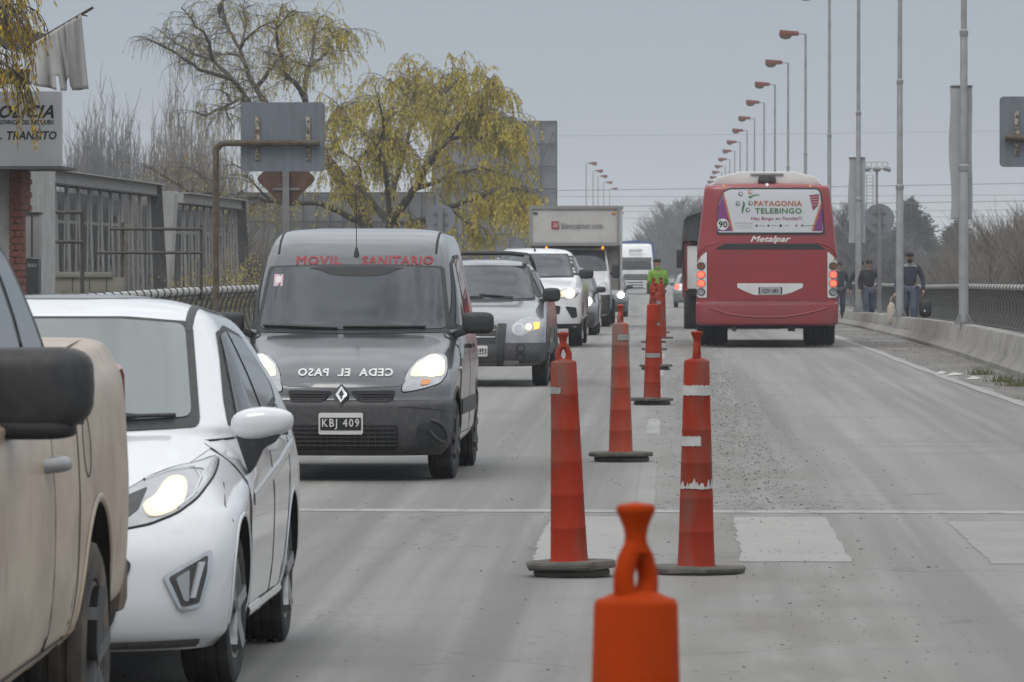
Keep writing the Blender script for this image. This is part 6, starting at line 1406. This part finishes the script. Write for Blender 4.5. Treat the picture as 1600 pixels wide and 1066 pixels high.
sh.text('ad_lettering', 'TELEBINGO', lx(1216), lz(327.5), 'front', M['ad_green'], win, 1, width=73/85.6, height=9/85.6, offset=.035, space=1.1, **tx)
sh.text('ad_lettering', 'Hay Bingo en Familia!!!', lx(1213), lz(340), 'front', M['ad_wine'], win, 1, width=79/85.6, height=7/85.6, offset=.012, **tx)
for i, y in enumerate((346.5, 350.2, 353.8)): sh.text('ad_lettering', ['www.patagoniatelebingo', 'vea el sorteo por tv', 'todos los domingos'][i], lx(1161.5+i), lz(y), 'front', M['ad_wine'], win, 1, width=(29-3*i)/85.6, height=1.9/85.6, **tx)
sh.patch('route_disc', circ(lx(1129.5), lz(348.5), 9/85.6), 'front', M['white_print'], win, off=.017, res=.05, depth=0)
sh.text('route_number', '90', lx(1129.8), lz(348.5), 'front', M['black_print'], win, 1, width=14/85.6, height=11/85.6, off=.021, offset=.03)
for i, (a, b_) in enumerate(((1157, 301), (1172, 298), (1153, 316), (1172.5, 315.5), (1168.5, 326))):   # bingo balls
    sh.patch('bingo_ball', circ(lx(a), lz(b_), 3.7/85.6), 'front', M['ad_navy' if i != 1 else 'ad_brown'], win, off=.015, res=.05, depth=0)
    sh.patch('ball_face', circ(lx(a+.5), lz(b_-.4), 2.3/85.6), 'front', M['white_print'], win, off=.017, res=.05, depth=0)
    sh.text('ball_number', '7242'[i % 4]+'', lx(a+.5), lz(b_-.4), 'front', M['ad_navy'], win, 1, height=3/85.6, width=1.6/85.6, off=.019, offset=.03)
sh.patch('ad_leaf', rnd(P2((1168, 305), (1172, 309), (1177, 304), (1191, 303), (1180, 301), (1172, 304.5)), 2), 'front', M['ad_green'], win, off=.015, res=.05, depth=0)
sh.patch('ad_leaf', rnd(P2((1160, 311), (1165, 316), (1162, 325), (1160, 334), (1158, 326), (1161, 317)), 2), 'front', M['ad_green'], win, off=.015, res=.05, depth=0)
tk = sh.patch('bingo_ticket', P2((1264.5, 303), (1280, 301), (1278, 319), (1270, 327)), 'front', M['ad_wine'], win, off=.015, res=.05, depth=0)
for i in range(4): sh.seam('ticket_line', P2((1265.5+i, 306.5+4*i), (1278.5-.3*i, 305+4*i)), 'front', M['ad_white'] if 'ad_white' in M else M['white_print'], win, w=.012, off=.017)
for a, w_, n_ in ((1182, 3.6, 'ad_navy'), (1200.5, 3.6, 'ad_navy'), (1219.5, 4.2, 'black_print'), (1244, 3.4, 'ad_wine'), (1253, 3.8, 'ad_green')):
    sh.patch('sponsor_mark', circ(lx(a), lz(350.5), w_/2/85.6), 'front', M[n_], win, off=.015, res=.05, depth=0)
for a, w_ in ((1190, 8), (1209, 9), (1229, 6), (1268, 24)): sh.seam('sponsor_line', P2((a-w_/2, 350.5), (a+w_/2, 350.3)), 'front', M['grey_plastic'], win, w=.012, off=.016)
sh.text('maker_lettering', 'Metalpar', lx(1204), lz(372.5), 'front', M['white_print'], t, 1, width=63/85.6, height=12/85.6, shear=.35, offset=.022, off=.008)
sh.patch('vent_strip', rc(P2((1117, 387.5), (1131, 378.5), (1276, 378.5), (1291, 387.5)), .02), 'front', M['bus_strip'], t, off=.008, res=.1)
sh.patch('engine_hatch', rc(P2((1115.5, 389), (1291.5, 389), (1291.5, 467), (1115.5, 467)), .02), 'front', M['bus_red'], t, off=.010, res=.12)
for s in (1, -1):
    f = (lambda p: p) if s > 0 else flip
    a = f(rc([(lx(1292.5), lz(390.5)), (lx(1301), lz(398)), (lx(1308), lz(410)), (lx(1309.5), lz(430)), (lx(1309), lz(455)), (lx(1305), lz(463)), (lx(1292.5), lz(463))], .03))
    sh.seam('cluster_gap', [(s*(lx(1291.9)), lz(391)), (s*(lx(1291.9)), lz(464))], 'front', M['gap'], t, w=.018)
    cl = sh.patch('tail_cluster', a, 'front', M['bus_white'], t, off=.012, res=.06)
    for i, (zz, mm) in enumerate(((413.5, mat('amber_dull', (.20, .075, .025), .3)), (427, M['red_lit']), (440.5, M['red_lit']), (454, M['lamp_reflector']))):
        cx = lx(1300.8)*s
        sh.patch('lamp_rim', circ(cx, lz(zz), 6.2/85.6), 'front', M['red_lens'] if 0 < i < 3 else M['grey_plastic'], cl, off=.020, res=.06)
        sh.patch('tail_lamp', circ(cx, lz(zz), (4.9 if 0 < i < 3 else 4.6)/85.6), 'front', mm, cl, off=.026, res=.06)
    sh.seam('body_crease', f(P2((1292, 389), (1302, 386), (1308.5, 398))) if False else [(s*lx(1275), lz(376)), (s*lx(1292), lz(381)), (s*lx(1303), lz(390)), (s*lx(1309), lz(404))], 'front', M['bus_red'], t, w=.03, off=.016)
    sh.patch('side_window', rnd([(.7, 1.75), (.7, 2.6), (11.2, 2.6), (11.2, 1.75)], 1), 'side' if s > 0 else 'sideR', M['glass_dark'], t, off=.008, res=.3)
    sh.patch('marker_lamp', circ(s*lx(1266), lz(289), .02), 'front', M['amber'], t, off=.012)
    for y in (2.9, 9.3): wheel(t, s*1.10 if y > 5 else s*1.0, y, .5, .30 if y > 5 else .58, M['rim_dark'], plain=True)
    MB().box((s*1.22, .75, .42), (.05, .5, .12)).build('lower_trim', M['liner'], t)
sh.patch('marker_lamp', circ(0, lz(287), .028), 'front', M['white_print'], t, off=.012)
pl = sh.patch('plate_holder', rc(P2((1152, 440.5), (1254, 440.5), (1254, 447), (1236, 455), (1222, 458.5), (1178, 458.5), (1164, 453), (1152, 447)), .015), 'front', M['bus_white'], t, off=.016, res=.06)
sh.patch('plate_recess', rrect(lx(1185), lz(457.5), lx(1222), lz(446.5), .005), 'front', M['bus_strip'], pl, off=.020, depth=0)
sh.patch('licence_plate', rrect(lx(1187.5), lz(457), lx(1219.5), lz(447), .005), 'front', M['lamp_reflector'] if False else M['banner'], pl, off=.024, depth=0)
sh.text('plate_lettering', 'GZH 683', lx(1203), lz(452), 'front', M['black_print'], pl, 1, width=26/85.6, height=6.5/85.6, off=.027, offset=.03)
sh.seam('skirt_crease', [(lx(1110), lz(479)), (lx(1140), lz(489)), (lx(1175), lz(493)), (lx(1225), lz(493)), (lx(1258), lz(488)), (lx(1292), lz(479))], 'front', M['bus_skirt'], t, w=.035, off=.014)
sh.seam('skirt_gap', [(-1.2, .815), (1.2, .815)], 'front', M['gap'], t, w=.02, off=.004)
for q in (-.9, -.7, -.5, .5, .7, .9): pass
b = MB(); b.prism([(-1.0, 2.98), (-.90, 3.12), (-.5, 3.22), (.5, 3.22), (.90, 3.12), (1.0, 2.98)], lambda u, v, h: (u, .55+h, v), 0, 3.0)
ac = b.build('roof_unit', M['bus_white'], t, bevel=.03)
MB().prism([(-.17, 3.03), (-.15, 3.13), (-.1, 3.16), (.1, 3.16), (.15, 3.13), (.17, 3.03)], lambda u, v, h: (u-.0, .42+h, v), 0, .2).build('roof_intake', M['grey_plastic'], ac, bevel=.015)
MB().box((0, .535, 3.175), (.6, .03, .03)).build('roof_slot', M['galv'], ac)
b = MB().box((0, 2.9, .5), (.9, .25, .25)).box((0, 1.2, .45), (1.5, 2.0, .2)).box((.45, .4, .36), (.12, .6, .12)); b.build('underbody', M['liner'], t)
MB().tube([(-.6, .6, .34), (-.6, .1, .34)], .05, 10).build('exhaust_pipe', M['rust'], t)

# ------------------------------------------------------------------ truck with dark tarpaulin, mostly hidden by the bus
mk('truck_red', (.24, .035, .04), .5, noise=(2, (.20, .07, .06), .45, .7)); mk('tarp_dark', (.035, .036, .038), .8, noise=(2, (.075, .075, .075), .45, .7), bump=(6, .8))
t = thing('tarpaulin_truck', 'red truck under a bunched dark tarpaulin, half hidden left of the bus', 'truck', (1.52, 140, zr(145)), 0)
MB().box((0, 3.6, .95), (2.3, 7.2, .2)).build('load_bed', M['liner'], t, bevel=.02)
for s in (1, -1):
    MB().box((s*1.13, 3.6, 1.62), (.16, 7.2, 1.15)).build('side_board', M['truck_red'], t, bevel=.01)
    for i in range(5): MB().box((s*1.215, .1+1.7*i, 1.6), (.05, .12, 1.6)).build('stake', M['truck_red'], t, bevel=.008)
    for y in (1.4, 2.6, 8.2): wheel(t, s*.98, y, .48, .45 if y < 5 else .28, M['rim_dark'], plain=True)
    MB().box((s*1.15, .02, 1.1), (.12, .05, .25)).build('tail_lamp', M['red_lens'], t, bevel=.01)
    MB().box((s*1.30, 7.9, 1.75), (.18, .1, .48)).build('mirror', M['black_plastic'], t, bevel=.03)
    MB().box((s*.7, .015, 1.55), (.86, .05, 1.05)).build('tail_board', M['bus_white'], t, bevel=.01)
rr = random.Random(8); b = MB(); nx_, ny_ = 14, 26
for j in range(ny_+1):
    for i in range(nx_+1):
        a = math.pi*i/nx_; u = -math.cos(a)*1.2; y = -.12+7.4*j/ny_
        b.v.append((u*(1+.05*math.sin(j*1.7+i)), y+.05*math.sin(i*2.1), 2.2+.95*math.sin(a)**.6+.09*math.sin(j*1.1+i*1.3)+.06*mnoise.noise((i*.7, j*.7, 0))))
b.f = [(j*(nx_+1)+i, j*(nx_+1)+i+1, (j+1)*(nx_+1)+i+1, (j+1)*(nx_+1)+i) for j in range(ny_) for i in range(nx_)] + [tuple(range(nx_, -1, -1)), tuple(range(ny_*(nx_+1), (ny_+1)*(nx_+1)))]
b.build('tarpaulin', M['tarp_dark'], t, ang=60)
b = MB()
for j in range(9):
    for i in range(5): b.v.append((-1.22-.05*math.sin(j*.9+i), -.14+1.5*j/8, 2.25-.32*i*(.8+.3*math.sin(j*.8))))
b.f = [(j*5+i, j*5+i+1, j*5+i+6, j*5+i+5) for j in range(8) for i in range(4)]; b.build('tarpaulin_flap', M['tarp_dark'], t, ang=60)
b = MB().box((0, 8.4, 1.6), (2.2, 1.9, 2.2)); b.build('cab', M['truck_red'], t, bevel=.12)
# ================================================================== tall traffic cones
mk('cone_orange', (.37, .032, .010), .65, spec=.12, vary=True, noise=(5, (.27, .034, .016), .38, .66, (1, 1, .5)), noise2=(3.2, (.19, .10, .08), .50, .72, (1.6, 1.6, .45)), bump=(10, .25))
mk('cone_dusty', (.42, .05, .018), .6, spec=.3, vary=True, noise=(4, (.36, .06, .03), .35, .65), noise2=(1.1, (.20, .165, .145), .50, .58, (2.4, 1, .35)))
mk('cone_bright', (.42, .042, .001), .7, spec=.08, vary=True, noise=(6, (.34, .036, .002), .4, .7), noise2=(9, (.32, .06, .02), .62, .8), bump=(12, .15))
mk('rubber', (.085, .08, .07), .9, noise=(7, (.15, .14, .12), .4, .7), bump=(18, .5))
mk('band_white', (.56, .56, .55), .5, noise=(16, (.45, .44, .43), .45, .7)); mk('band_grey', (.33, .33, .325), .5, noise=(14, (.25, .24, .23), .45, .7))
def traffic_cone(label, px, d, base_n, seed, rot=0, m='cone_orange', tilt=(0, 0), bands=(), H0=None, sides=16, first=False, base_r=.235):
    r = random.Random(seed); X = (px-VX)*d/F; t = thing('traffic_cone', label, 'traffic cone', (X, d, zr(d)+.002), rot, 'tall orange traffic cones on the centre line')
    t.rotation_euler = (tilt[0], tilt[1], rot); z0 = 0
    for i in range(base_n):
        h = .038 if base_n > 1 else .036; rr_ = base_r*(.86 if i == 0 and base_n > 1 else 1); n = 8
        b = MB(); o = (r.uniform(-.012, .012), r.uniform(-.012, .012)); pr = [(rr_*.97, z0), (rr_, z0+h*.3), (rr_, z0+h*.75), (rr_*.96, z0+h)]; vs = []
        for q, z in pr: vs += [(o[0]+q*1.04*math.cos(2*math.pi*(j+.5)/n)+r.uniform(-.006, .006), o[1]+q*1.04*math.sin(2*math.pi*(j+.5)/n), z+r.uniform(-.004, .004)*(1 if z > .005 else 0)) for j in range(n)]
        b.add(vs, [(k*n+j, k*n+(j+1) % n, (k+1)*n+(j+1) % n, (k+1)*n+j) for k in range(3) for j in range(n)]+[tuple(range(n-1, -1, -1)), tuple(range(3*n, 4*n))])
        b.build('base', M['rubber'], t, ang=25); z0 += h+.002
    z0 -= .002; B, T = z0, 1.115; rad = lambda z: .0975-(.0975-.0665)*((z-B)/(T-B))**.9
    prof = [(rad(B)+.006, B), (rad(B), B+.012)]
    for q in (.165, .33, .50, .66, .83):
        z = B+(T-B)*q; prof += [(rad(z-.008), z-.008), (rad(z)+.0014, z-.003), (rad(z)+.0014, z+.003), (rad(z+.008), z+.008)]
    prof += [(rad(T)+.0, T-.012), (rad(T)-.004, T-.003), (rad(T)-.014, T), (.035, T+.008), (.001, T+.012)]
    b = MB().lathe(prof, 28)
    for i, (x, y, z) in enumerate(b.v):
        k = 1+.02*mnoise.noise((x*9+seed, y*9, z*4)); b.v[i] = (x*k, y*k, z)
    body = b.build('body', M[m], t, ang=50)
    # handle: two arms round an eye, neck, flared knob
    hm = MB()
    for s in (1, -1): hm.tube([(s*.018, 0, T-.006), (s*.0275, 0, T+.018), (s*.0285, 0, T+.036), (s*.019, 0, T+.062), (s*.004, 0, T+.084)], [.023, .0175, .0165, .0165, .0155], 10)
    hm.lathe([(.0215, T+.072), (.0185, T+.088), (.0175, T+.098), (.020, T+.112), (.0265, T+.128), (.0305, T+.136), (.0318, T+.141), (.029, T+.147), (.001, T+.152)], 18)
    hm.build('handle', M[m], t, ang=50)
    # worn reflective bands: pieces of tape wrapped on the body
    for (zc, hh, a0, a1, mm, torn) in bands:
        n = max(4, int((a1-a0)/5)); bb = MB()
        for i in range(n+1):
            a = R(a0+(a1-a0)*i/n); up = hh/2+((-.95*hh if mnoise.noise((a*3.1+seed, 1, 2)) < -.08 else -.45*hh+.9*hh*mnoise.noise((a*6.3, seed, 0))) if torn else r.uniform(-.004, .004)); lo = -hh/2+r.uniform(-.003, .003)
            for z in (zc+lo, zc+max(up, lo+.01)):
                q = (rad(z)*1.012+.003); bb.v.append((q*math.sin(a), -q*math.cos(a), z))
        bb.f = [(2*i, 2*i+2, 2*i+3, 2*i+1) for i in range(n)]; bb.build('reflective_band', M[mm], t, ang=80)
    return t
traffic_cone('nearest bright orange cone, blurred, cut by the bottom edge', 993.5, 9.05, 1, 1, R(48), 'cone_bright')
traffic_cone('orange cone with a small grey tape scrap, on a thick double base', 890, 29.5, 2, 2, R(4), 'cone_orange', (R(.2), R(-1.6)), [(.965, .034, -80, -18, 'band_grey', False)])
traffic_cone('orange cone with torn white bands, on a thin single base', 1088, 29.8, 1, 3, R(78), 'cone_orange', (0, R(.6)), [(.955, .052, -170, 10, 'band_white', False), (.69, .05, -150, -62, 'band_white', False), (.47, .058, -170, 15, 'band_white', True)], base_r=.255)
traffic_cone('dusty orange cone half caked in grey dirt, second row left', 970, 46, 2, 4, R(70), 'cone_dusty', (0, R(-.4)), [(1.0, .045, -90, 80, 'band_grey', False)], base_r=.25)
traffic_cone('orange cone in the middle distance with a low grey band, dark double base', 1019, 63.5, 2, 5, R(20), 'cone_orange', (0, R(.5)), [(.55, .05, -80, 70, 'band_grey', False), (.9, .03, 20, 70, 'band_grey', False)])
traffic_cone('orange cone just right behind the middle distance cone', 1024.5, 83, 2, 6, R(60), 'cone_orange', (0, 0), [(.98, .05, -60, 70, 'band_grey', False)])
for i, (px, d) in enumerate([(1022, 101), (1021, 111), (1034, 118), (1031, 130)]):
    traffic_cone(['cone fourth beyond the dusty one, showing only its base line', 'distant cone left of the policeman in green', 'distant cone right of its row, before the policeman', 'furthest cone at the feet of the policeman in green'][i], px, d, 1, 10+i, R(30*i), 'cone_orange')
# ================================================================== people
mk('skin', (.36, .21, .15), .6); mk('hair', (.018, .015, .013), .8); mk('jeans', (.05, .065, .105), .85, noise=(6, (.085, .105, .15), .42, .66)); mk('jeans_dark', (.05, .06, .085), .85)
mk('cloth_black', (.022, .023, .026), .85, noise=(6, (.035, .035, .04), .4, .7)); mk('cloth_navy', (.028, .032, .055), .85, noise=(5, (.04, .045, .07), .4, .7)); mk('cloth_greyw', (.34, .34, .33), .85)
mk('hi_vis', (.20, .40, .035), .75, noise=(6, (.13, .29, .03), .4, .66), noise2=(14, (.10, .22, .03), .6, .75)); mk('shoe', (.02, .018, .017), .6); mk('plastic_bag', (.52, .47, .38), .5, noise=(5, (.42, .33, .22), .5, .7)); mk('bag_black', (.016, .016, .018), .6)
def skin_mesh(name, nodes, edges, m, sub=2):
    """nodes: {key: (pos, rx, ry)}; one continuous skin grown round the skeleton"""
    ks = list(nodes); me = bpy.data.meshes.new(name); me.from_pydata([nodes[k][0] for k in ks], [(ks.index(a), ks.index(b)) for a, b in edges], [])
    o = bpy.data.objects.new(name, me); COL.objects.link(o); o.modifiers.new('s', 'SKIN'); 
    for i, k in enumerate(ks):
        sv = me.skin_vertices[0].data[i]; sv.radius = (nodes[k][1], nodes[k][2] if len(nodes[k]) > 2 else nodes[k][1]); sv.use_root = i == 0
    md = o.modifiers.new('u', 'SUBSURF'); md.levels = sub; md.render_levels = sub
    ne = bpy.data.meshes.new_from_object(o.evaluated_get(bpy.context.evaluated_depsgraph_get())); bpy.data.objects.remove(o); bpy.data.meshes.remove(me)
    ne.name = name; ne.materials.clear(); ne.materials.append(m); ne.shade_smooth(); return ne
def person(label, loc, rz, H, jacket, trousers, pose, yoke=None, cap=None, hairm='hair', group='people walking on the bridge', beard=False, collar=None):
    """local frame: faces -Y, +X is the figure's own left; pose gives hand, elbow, foot, knee positions for a 1.75 m figure"""
    k = H/1.75; t = thing('person', label, 'person', loc, rz, group); V = lambda *p: tuple(q*k for q in p)
    J = dict(pel=(0, .01, .93), spi=(0, .02, 1.12), che=(0, .02, 1.31), neb=(0, .015, 1.455), nec=(0, -.005, 1.50), hed=(0, -.025, 1.60), top=(0, -.008, 1.675))
    for s, n in ((1, 'l'), (-1, 'r')):
        J['sh'+n] = (s*.185, .02, 1.375); J['el'+n] = pose.get('el'+n, (s*.25, .05, 1.14)); J['ha'+n] = pose.get('ha'+n, (s*.25, -.04, .90))
        J['hi'+n] = (s*.095, .01, .90); J['kn'+n] = pose.get('kn'+n, (s*.10, -.02, .50)); J['fo'+n] = pose.get('fo'+n, (s*.105, .03, .08))
    q = lambda a, r1, r2=None: (V(*J[a]), r1*k, (r2 or r1)*k)
    N = {'pel': q('pel', .12, .10), 'spi': q('spi', .12, .09), 'che': q('che', .13, .10), 'neb': q('neb', .06), 'nec': q('nec', .052), 'hed': q('hed', .078, .092), 'top': q('top', .06, .07)}
    E = [('pel', 'spi'), ('spi', 'che'), ('che', 'neb'), ('neb', 'nec'), ('nec', 'hed'), ('hed', 'top')]
    for n in 'lr':
        N.update({'sh'+n: q('sh'+n, .05), 'el'+n: q('el'+n, .038), 'ha'+n: q('ha'+n, .028), 'hi'+n: q('hi'+n, .078), 'kn'+n: q('kn'+n, .055), 'fo'+n: q('fo'+n, .036)})
        h = Vector(J['ha'+n]); e_ = Vector(J['el'+n]); d = (h-e_).normalized(); N['pa'+n] = (V(*(h+d*.07)), .036*k, .02*k)
        f = J['fo'+n]; N['to'+n] = (V(f[0], f[1]-.15, max(.035, f[2]-.045)), .035*k, .028*k)
        E += [('che', 'sh'+n), ('sh'+n, 'el'+n), ('el'+n, 'ha'+n), ('ha'+n, 'pa'+n), ('pel', 'hi'+n), ('hi'+n, 'kn'+n), ('kn'+n, 'fo'+n), ('fo'+n, 'to'+n)]
    me = skin_mesh('body', N, E, M['skin']); fb = MB(); fb.v = [tuple(v.co) for v in me.vertices]; fb.f = [tuple(p.vertices) for p in me.polygons]
    for n, s in (('l', 1), ('r', -1)):      # five fingers on each hand, curled
        h = Vector(J['ha'+n]); d = (h-Vector(J['el'+n])).normalized(); pa = h+d*.085; sd = d.cross(Vector((1, 0, 0))); sd = sd.normalized() if sd.length > .1 else Vector((0, 1, 0))
        for i, L in enumerate((.062, .072, .068, .054)):
            b0 = pa+sd*(.026-.017*i); c = Vector((-s, 0, 0))
            fb.tube([V(*b0), V(*(b0+d*L*.5+c*.008)), V(*(b0+d*L*.8+c*.03)), V(*(b0+d*L*.75+c*.05))], [.009*k, .0085*k, .008*k, .006*k], 6)
        b0 = h+d*.04+sd*.03; fb.tube([V(*b0), V(*(b0+sd*.025+d*.02)), V(*(b0+sd*.03+d*.05-Vector((s*.012, 0, 0))))], [.011*k, .010*k, .007*k], 6)
    hx, hy, hz = J['hed']
    fb.tube([V(hx, hy-.088, hz+.02), V(hx, hy-.112, hz-.022), V(hx, hy-.09, hz-.03)], [.009*k, .016*k, .01*k], 7)        # nose
    for s in (1, -1): fb.ball(V(hx+s*.082, hy+.01, hz), (.012*k, .026*k, .034*k), 8, 6)                                  # ears
    bo = fb.build('body', M['skin'], t, ang=80)
    fc = MB()
    for s in (1, -1): fc.ball(V(hx+s*.032, hy-.086, hz+.022), (.013*k, .006*k, .007*k), 8, 6).box(V(hx+s*.032, hy-.09, hz+.042), (.034*k, .01*k, .007*k))
    fc.box(V(hx, hy-.09, hz-.055), (.045*k, .008*k, .008*k)); fc.build('face_features', M['hair'], bo)
    # clothes
    jk = {'pel': (V(0, .01, .90), .155*k, .125*k), 'spi': q('spi', .155, .125), 'che': q('che', .165, .13), 'neb': (V(0, .015, 1.44), .085*k, .08*k)}
    je = [('pel', 'spi'), ('spi', 'che'), ('che', 'neb')]
    for n in 'lr':
        jk.update({'sh'+n: q('sh'+n, .078), 'el'+n: q('el'+n, .058), 'ha'+n: q('ha'+n, .046)}); je += [('che', 'sh'+n), ('sh'+n, 'el'+n), ('el'+n, 'ha'+n)]
    jo = link('jacket', skin_mesh('jacket', jk, je, M[jacket]), t)
    tr = {'pel': (V(0, .01, .95), .13*k, .11*k)}; te = []
    for n in 'lr': tr.update({'hi'+n: q('hi'+n, .112, .118), 'kn'+n: q('kn'+n, .086), 'fo'+n: q('fo'+n, .074)}); te += [('pel', 'hi'+n), ('hi'+n, 'kn'+n), ('kn'+n, 'fo'+n)]
    link('trousers', skin_mesh('trousers', tr, te, M[trousers]), t)
    for n in 'lr':
        f = J['fo'+n]; blob(V(f[0], f[1]-.065, max(.042, f[2]-.04)), (.052*k, .145*k, .045*k), .6).build('shoe', M['shoe'], t, ang=60)
    if yoke:
        y = {'che': (V(0, .02, 1.365), .170*k, .135*k), 'neb': (V(0, .015, 1.44), .092*k, .086*k)}; ye = [('che', 'neb')]
        for n, s in (('l', 1), ('r', -1)): y['sh'+n] = (V(s*.185, .02, 1.38), .083*k); ye.append(('che', 'sh'+n))
        link('shoulder_yoke', skin_mesh('shoulder_yoke', y, ye, M[yoke]), jo)
    if collar: MB().lathe([(.078*k, 1.43*k), (.090*k, 1.45*k), (.086*k, 1.505*k), (.074*k, 1.51*k)], 14, (0, .005*k, 0)).build('collar', M[collar], jo, ang=60)
    if cap:
        c = blob(V(hx, hy+.005, hz+.072), (.095*k, .108*k, .048*k), .85).build('cap', M[cap], t, ang=70)
        MB().prism(rnd([(-.07, -.06), (.07, -.06), (.06, -.155), (-.06, -.155)], 2), lambda u, v, h: V(hx+u, hy+v, hz+.05+h), 0, .012).build('peak', M[cap], c)
    else:
        hb_ = blob(V(hx, hy+.022, hz+.045), (.092*k, .100*k, .078*k), .9, 18, 12); hb_.build('hair', M['hair'], t, ang=70)
    if beard: blob(V(hx, hy-.048, hz-.078), (.066*k, .056*k, .042*k), .9).build('beard', M['hair'], t, ang=70)
    return t
walk = dict(knl=(.10, -.14, .52), fol=(.105, -.16, .09), knr=(-.10, .0, .50), **{'for': (-.105, .20, .12)})
wl2 = dict(knr=(-.10, -.12, .52), **{'for': (-.105, -.12, .09)}, knl=(.10, .02, .50), fol=(.105, .22, .12))
g0 = lambda d: zr(d)+.102
d = 127.5; X = (1421-VX)*d/F; man = person('bearded man in navy coat with pale shoulders and cap, carrying a black bag', (X, d, g0(d)), R(-4), 1.76, 'cloth_navy', 'jeans', dict(walk, hal=(.30, -.10, .86), ell=(.29, .02, 1.12), har=(-.33, -.08, .80), elr=(-.28, .03, 1.10)), yoke='cloth_greyw', cap='cloth_black', beard=True, collar='cloth_greyw')
bg_ = thing('bag', 'black holdall hanging from the left hand of the man in navy', 'bag', (X+.34, d-.10, g0(d)+.26))
blob((0, 0, .22), (.145, .10, .21), .7).build('holdall', M['bag_black'], bg_, ang=60)
MB().tube([(-.09, -.02, .40), (-.05, 0, .50), (.03, 0, .50), (.08, -.02, .40)], .012, 8).build('handle', M['bag_black'], bg_); MB().ball((-.02, -.115, .16), (.022, .008, .022), 10, 6).build('tag', M['white_print'], bg_)
bg_ = thing('bag', 'pale plastic carrier bag hanging beside the lamp post, held by the bearded man', 'bag', ((1392.5-VX)*127/F, 127.2, g0(127)+.10))
blob((0, 0, .26), (.095, .07, .25), .75, 16, 12, shape=lambda a, b, c: (a*(1+.25*(-c))+.01*math.sin(c*40), b*(1+.2*math.sin(a*50+c*30)), c)).build('sack', M['plastic_bag'], bg_, ang=50)
MB().tube([(-.03, 0, .48), (.0, 0, .62), (.12, -.02, .70)], .012, 6).build('handle', M['plastic_bag'], bg_)
d = 151; person('man in black jacket and jeans with one hand in his pocket', ((1357-VX)*d/F, d, g0(d)-.02), R(10), 1.72, 'cloth_black', 'jeans', dict(wl2, hal=(.20, -.06, .95), ell=(.34, .09, 1.16)), group='people walking on the bridge')
d = 157; person('dark-haired walker half hidden by the lamp post, behind the man in black', ((1345-VX)*d/F, d, g0(d)), R(0), 1.70, 'cloth_black', 'jeans_dark', dict(walk, har=(-.30, -.02, .86), elr=(-.32, .06, 1.12)), group='people walking on the bridge')
d = 163; person('walker in dark jacket almost hidden by the right flank of the bus', ((1311-VX)*d/F, d, g0(d)), R(0), 1.70, 'cloth_navy', 'jeans_dark', dict(wl2), group='people walking on the bridge')
d = 138; person('police officer in bright green jacket standing on the centre line, seen from behind', ((1027-VX)*d/F, d, zr(d)), R(205), 1.76, 'hi_vis', 'cloth_black', dict(hal=(.17, -.17, 1.0), ell=(.235, .05, 1.15), har=(-.17, -.15, .97), elr=(-.24, .06, 1.14), knl=(.10, -.02, .50)), cap='cloth_black', group=None, collar='hi_vis')

# ================================================================== the winter haze that greys everything far off
hz = bpy.data.materials.new('haze'); hz.use_nodes = True; n = hz.node_tree.nodes; n.remove(n['Principled BSDF'])
v = n.new('ShaderNodeVolumePrincipled'); v.inputs['Color'].default_value = (.93, .95, .98, 1); v.inputs['Density'].default_value = .00034; v.inputs['Anisotropy'].default_value = .2
hz.node_tree.links.new(v.outputs[0], n['Material Output'].inputs['Volume'])
b = MB(); b.box((0, 3150, 3.0), (6200, 6800, 30)); b.build('haze', hz, smooth=False, kind='stuff')
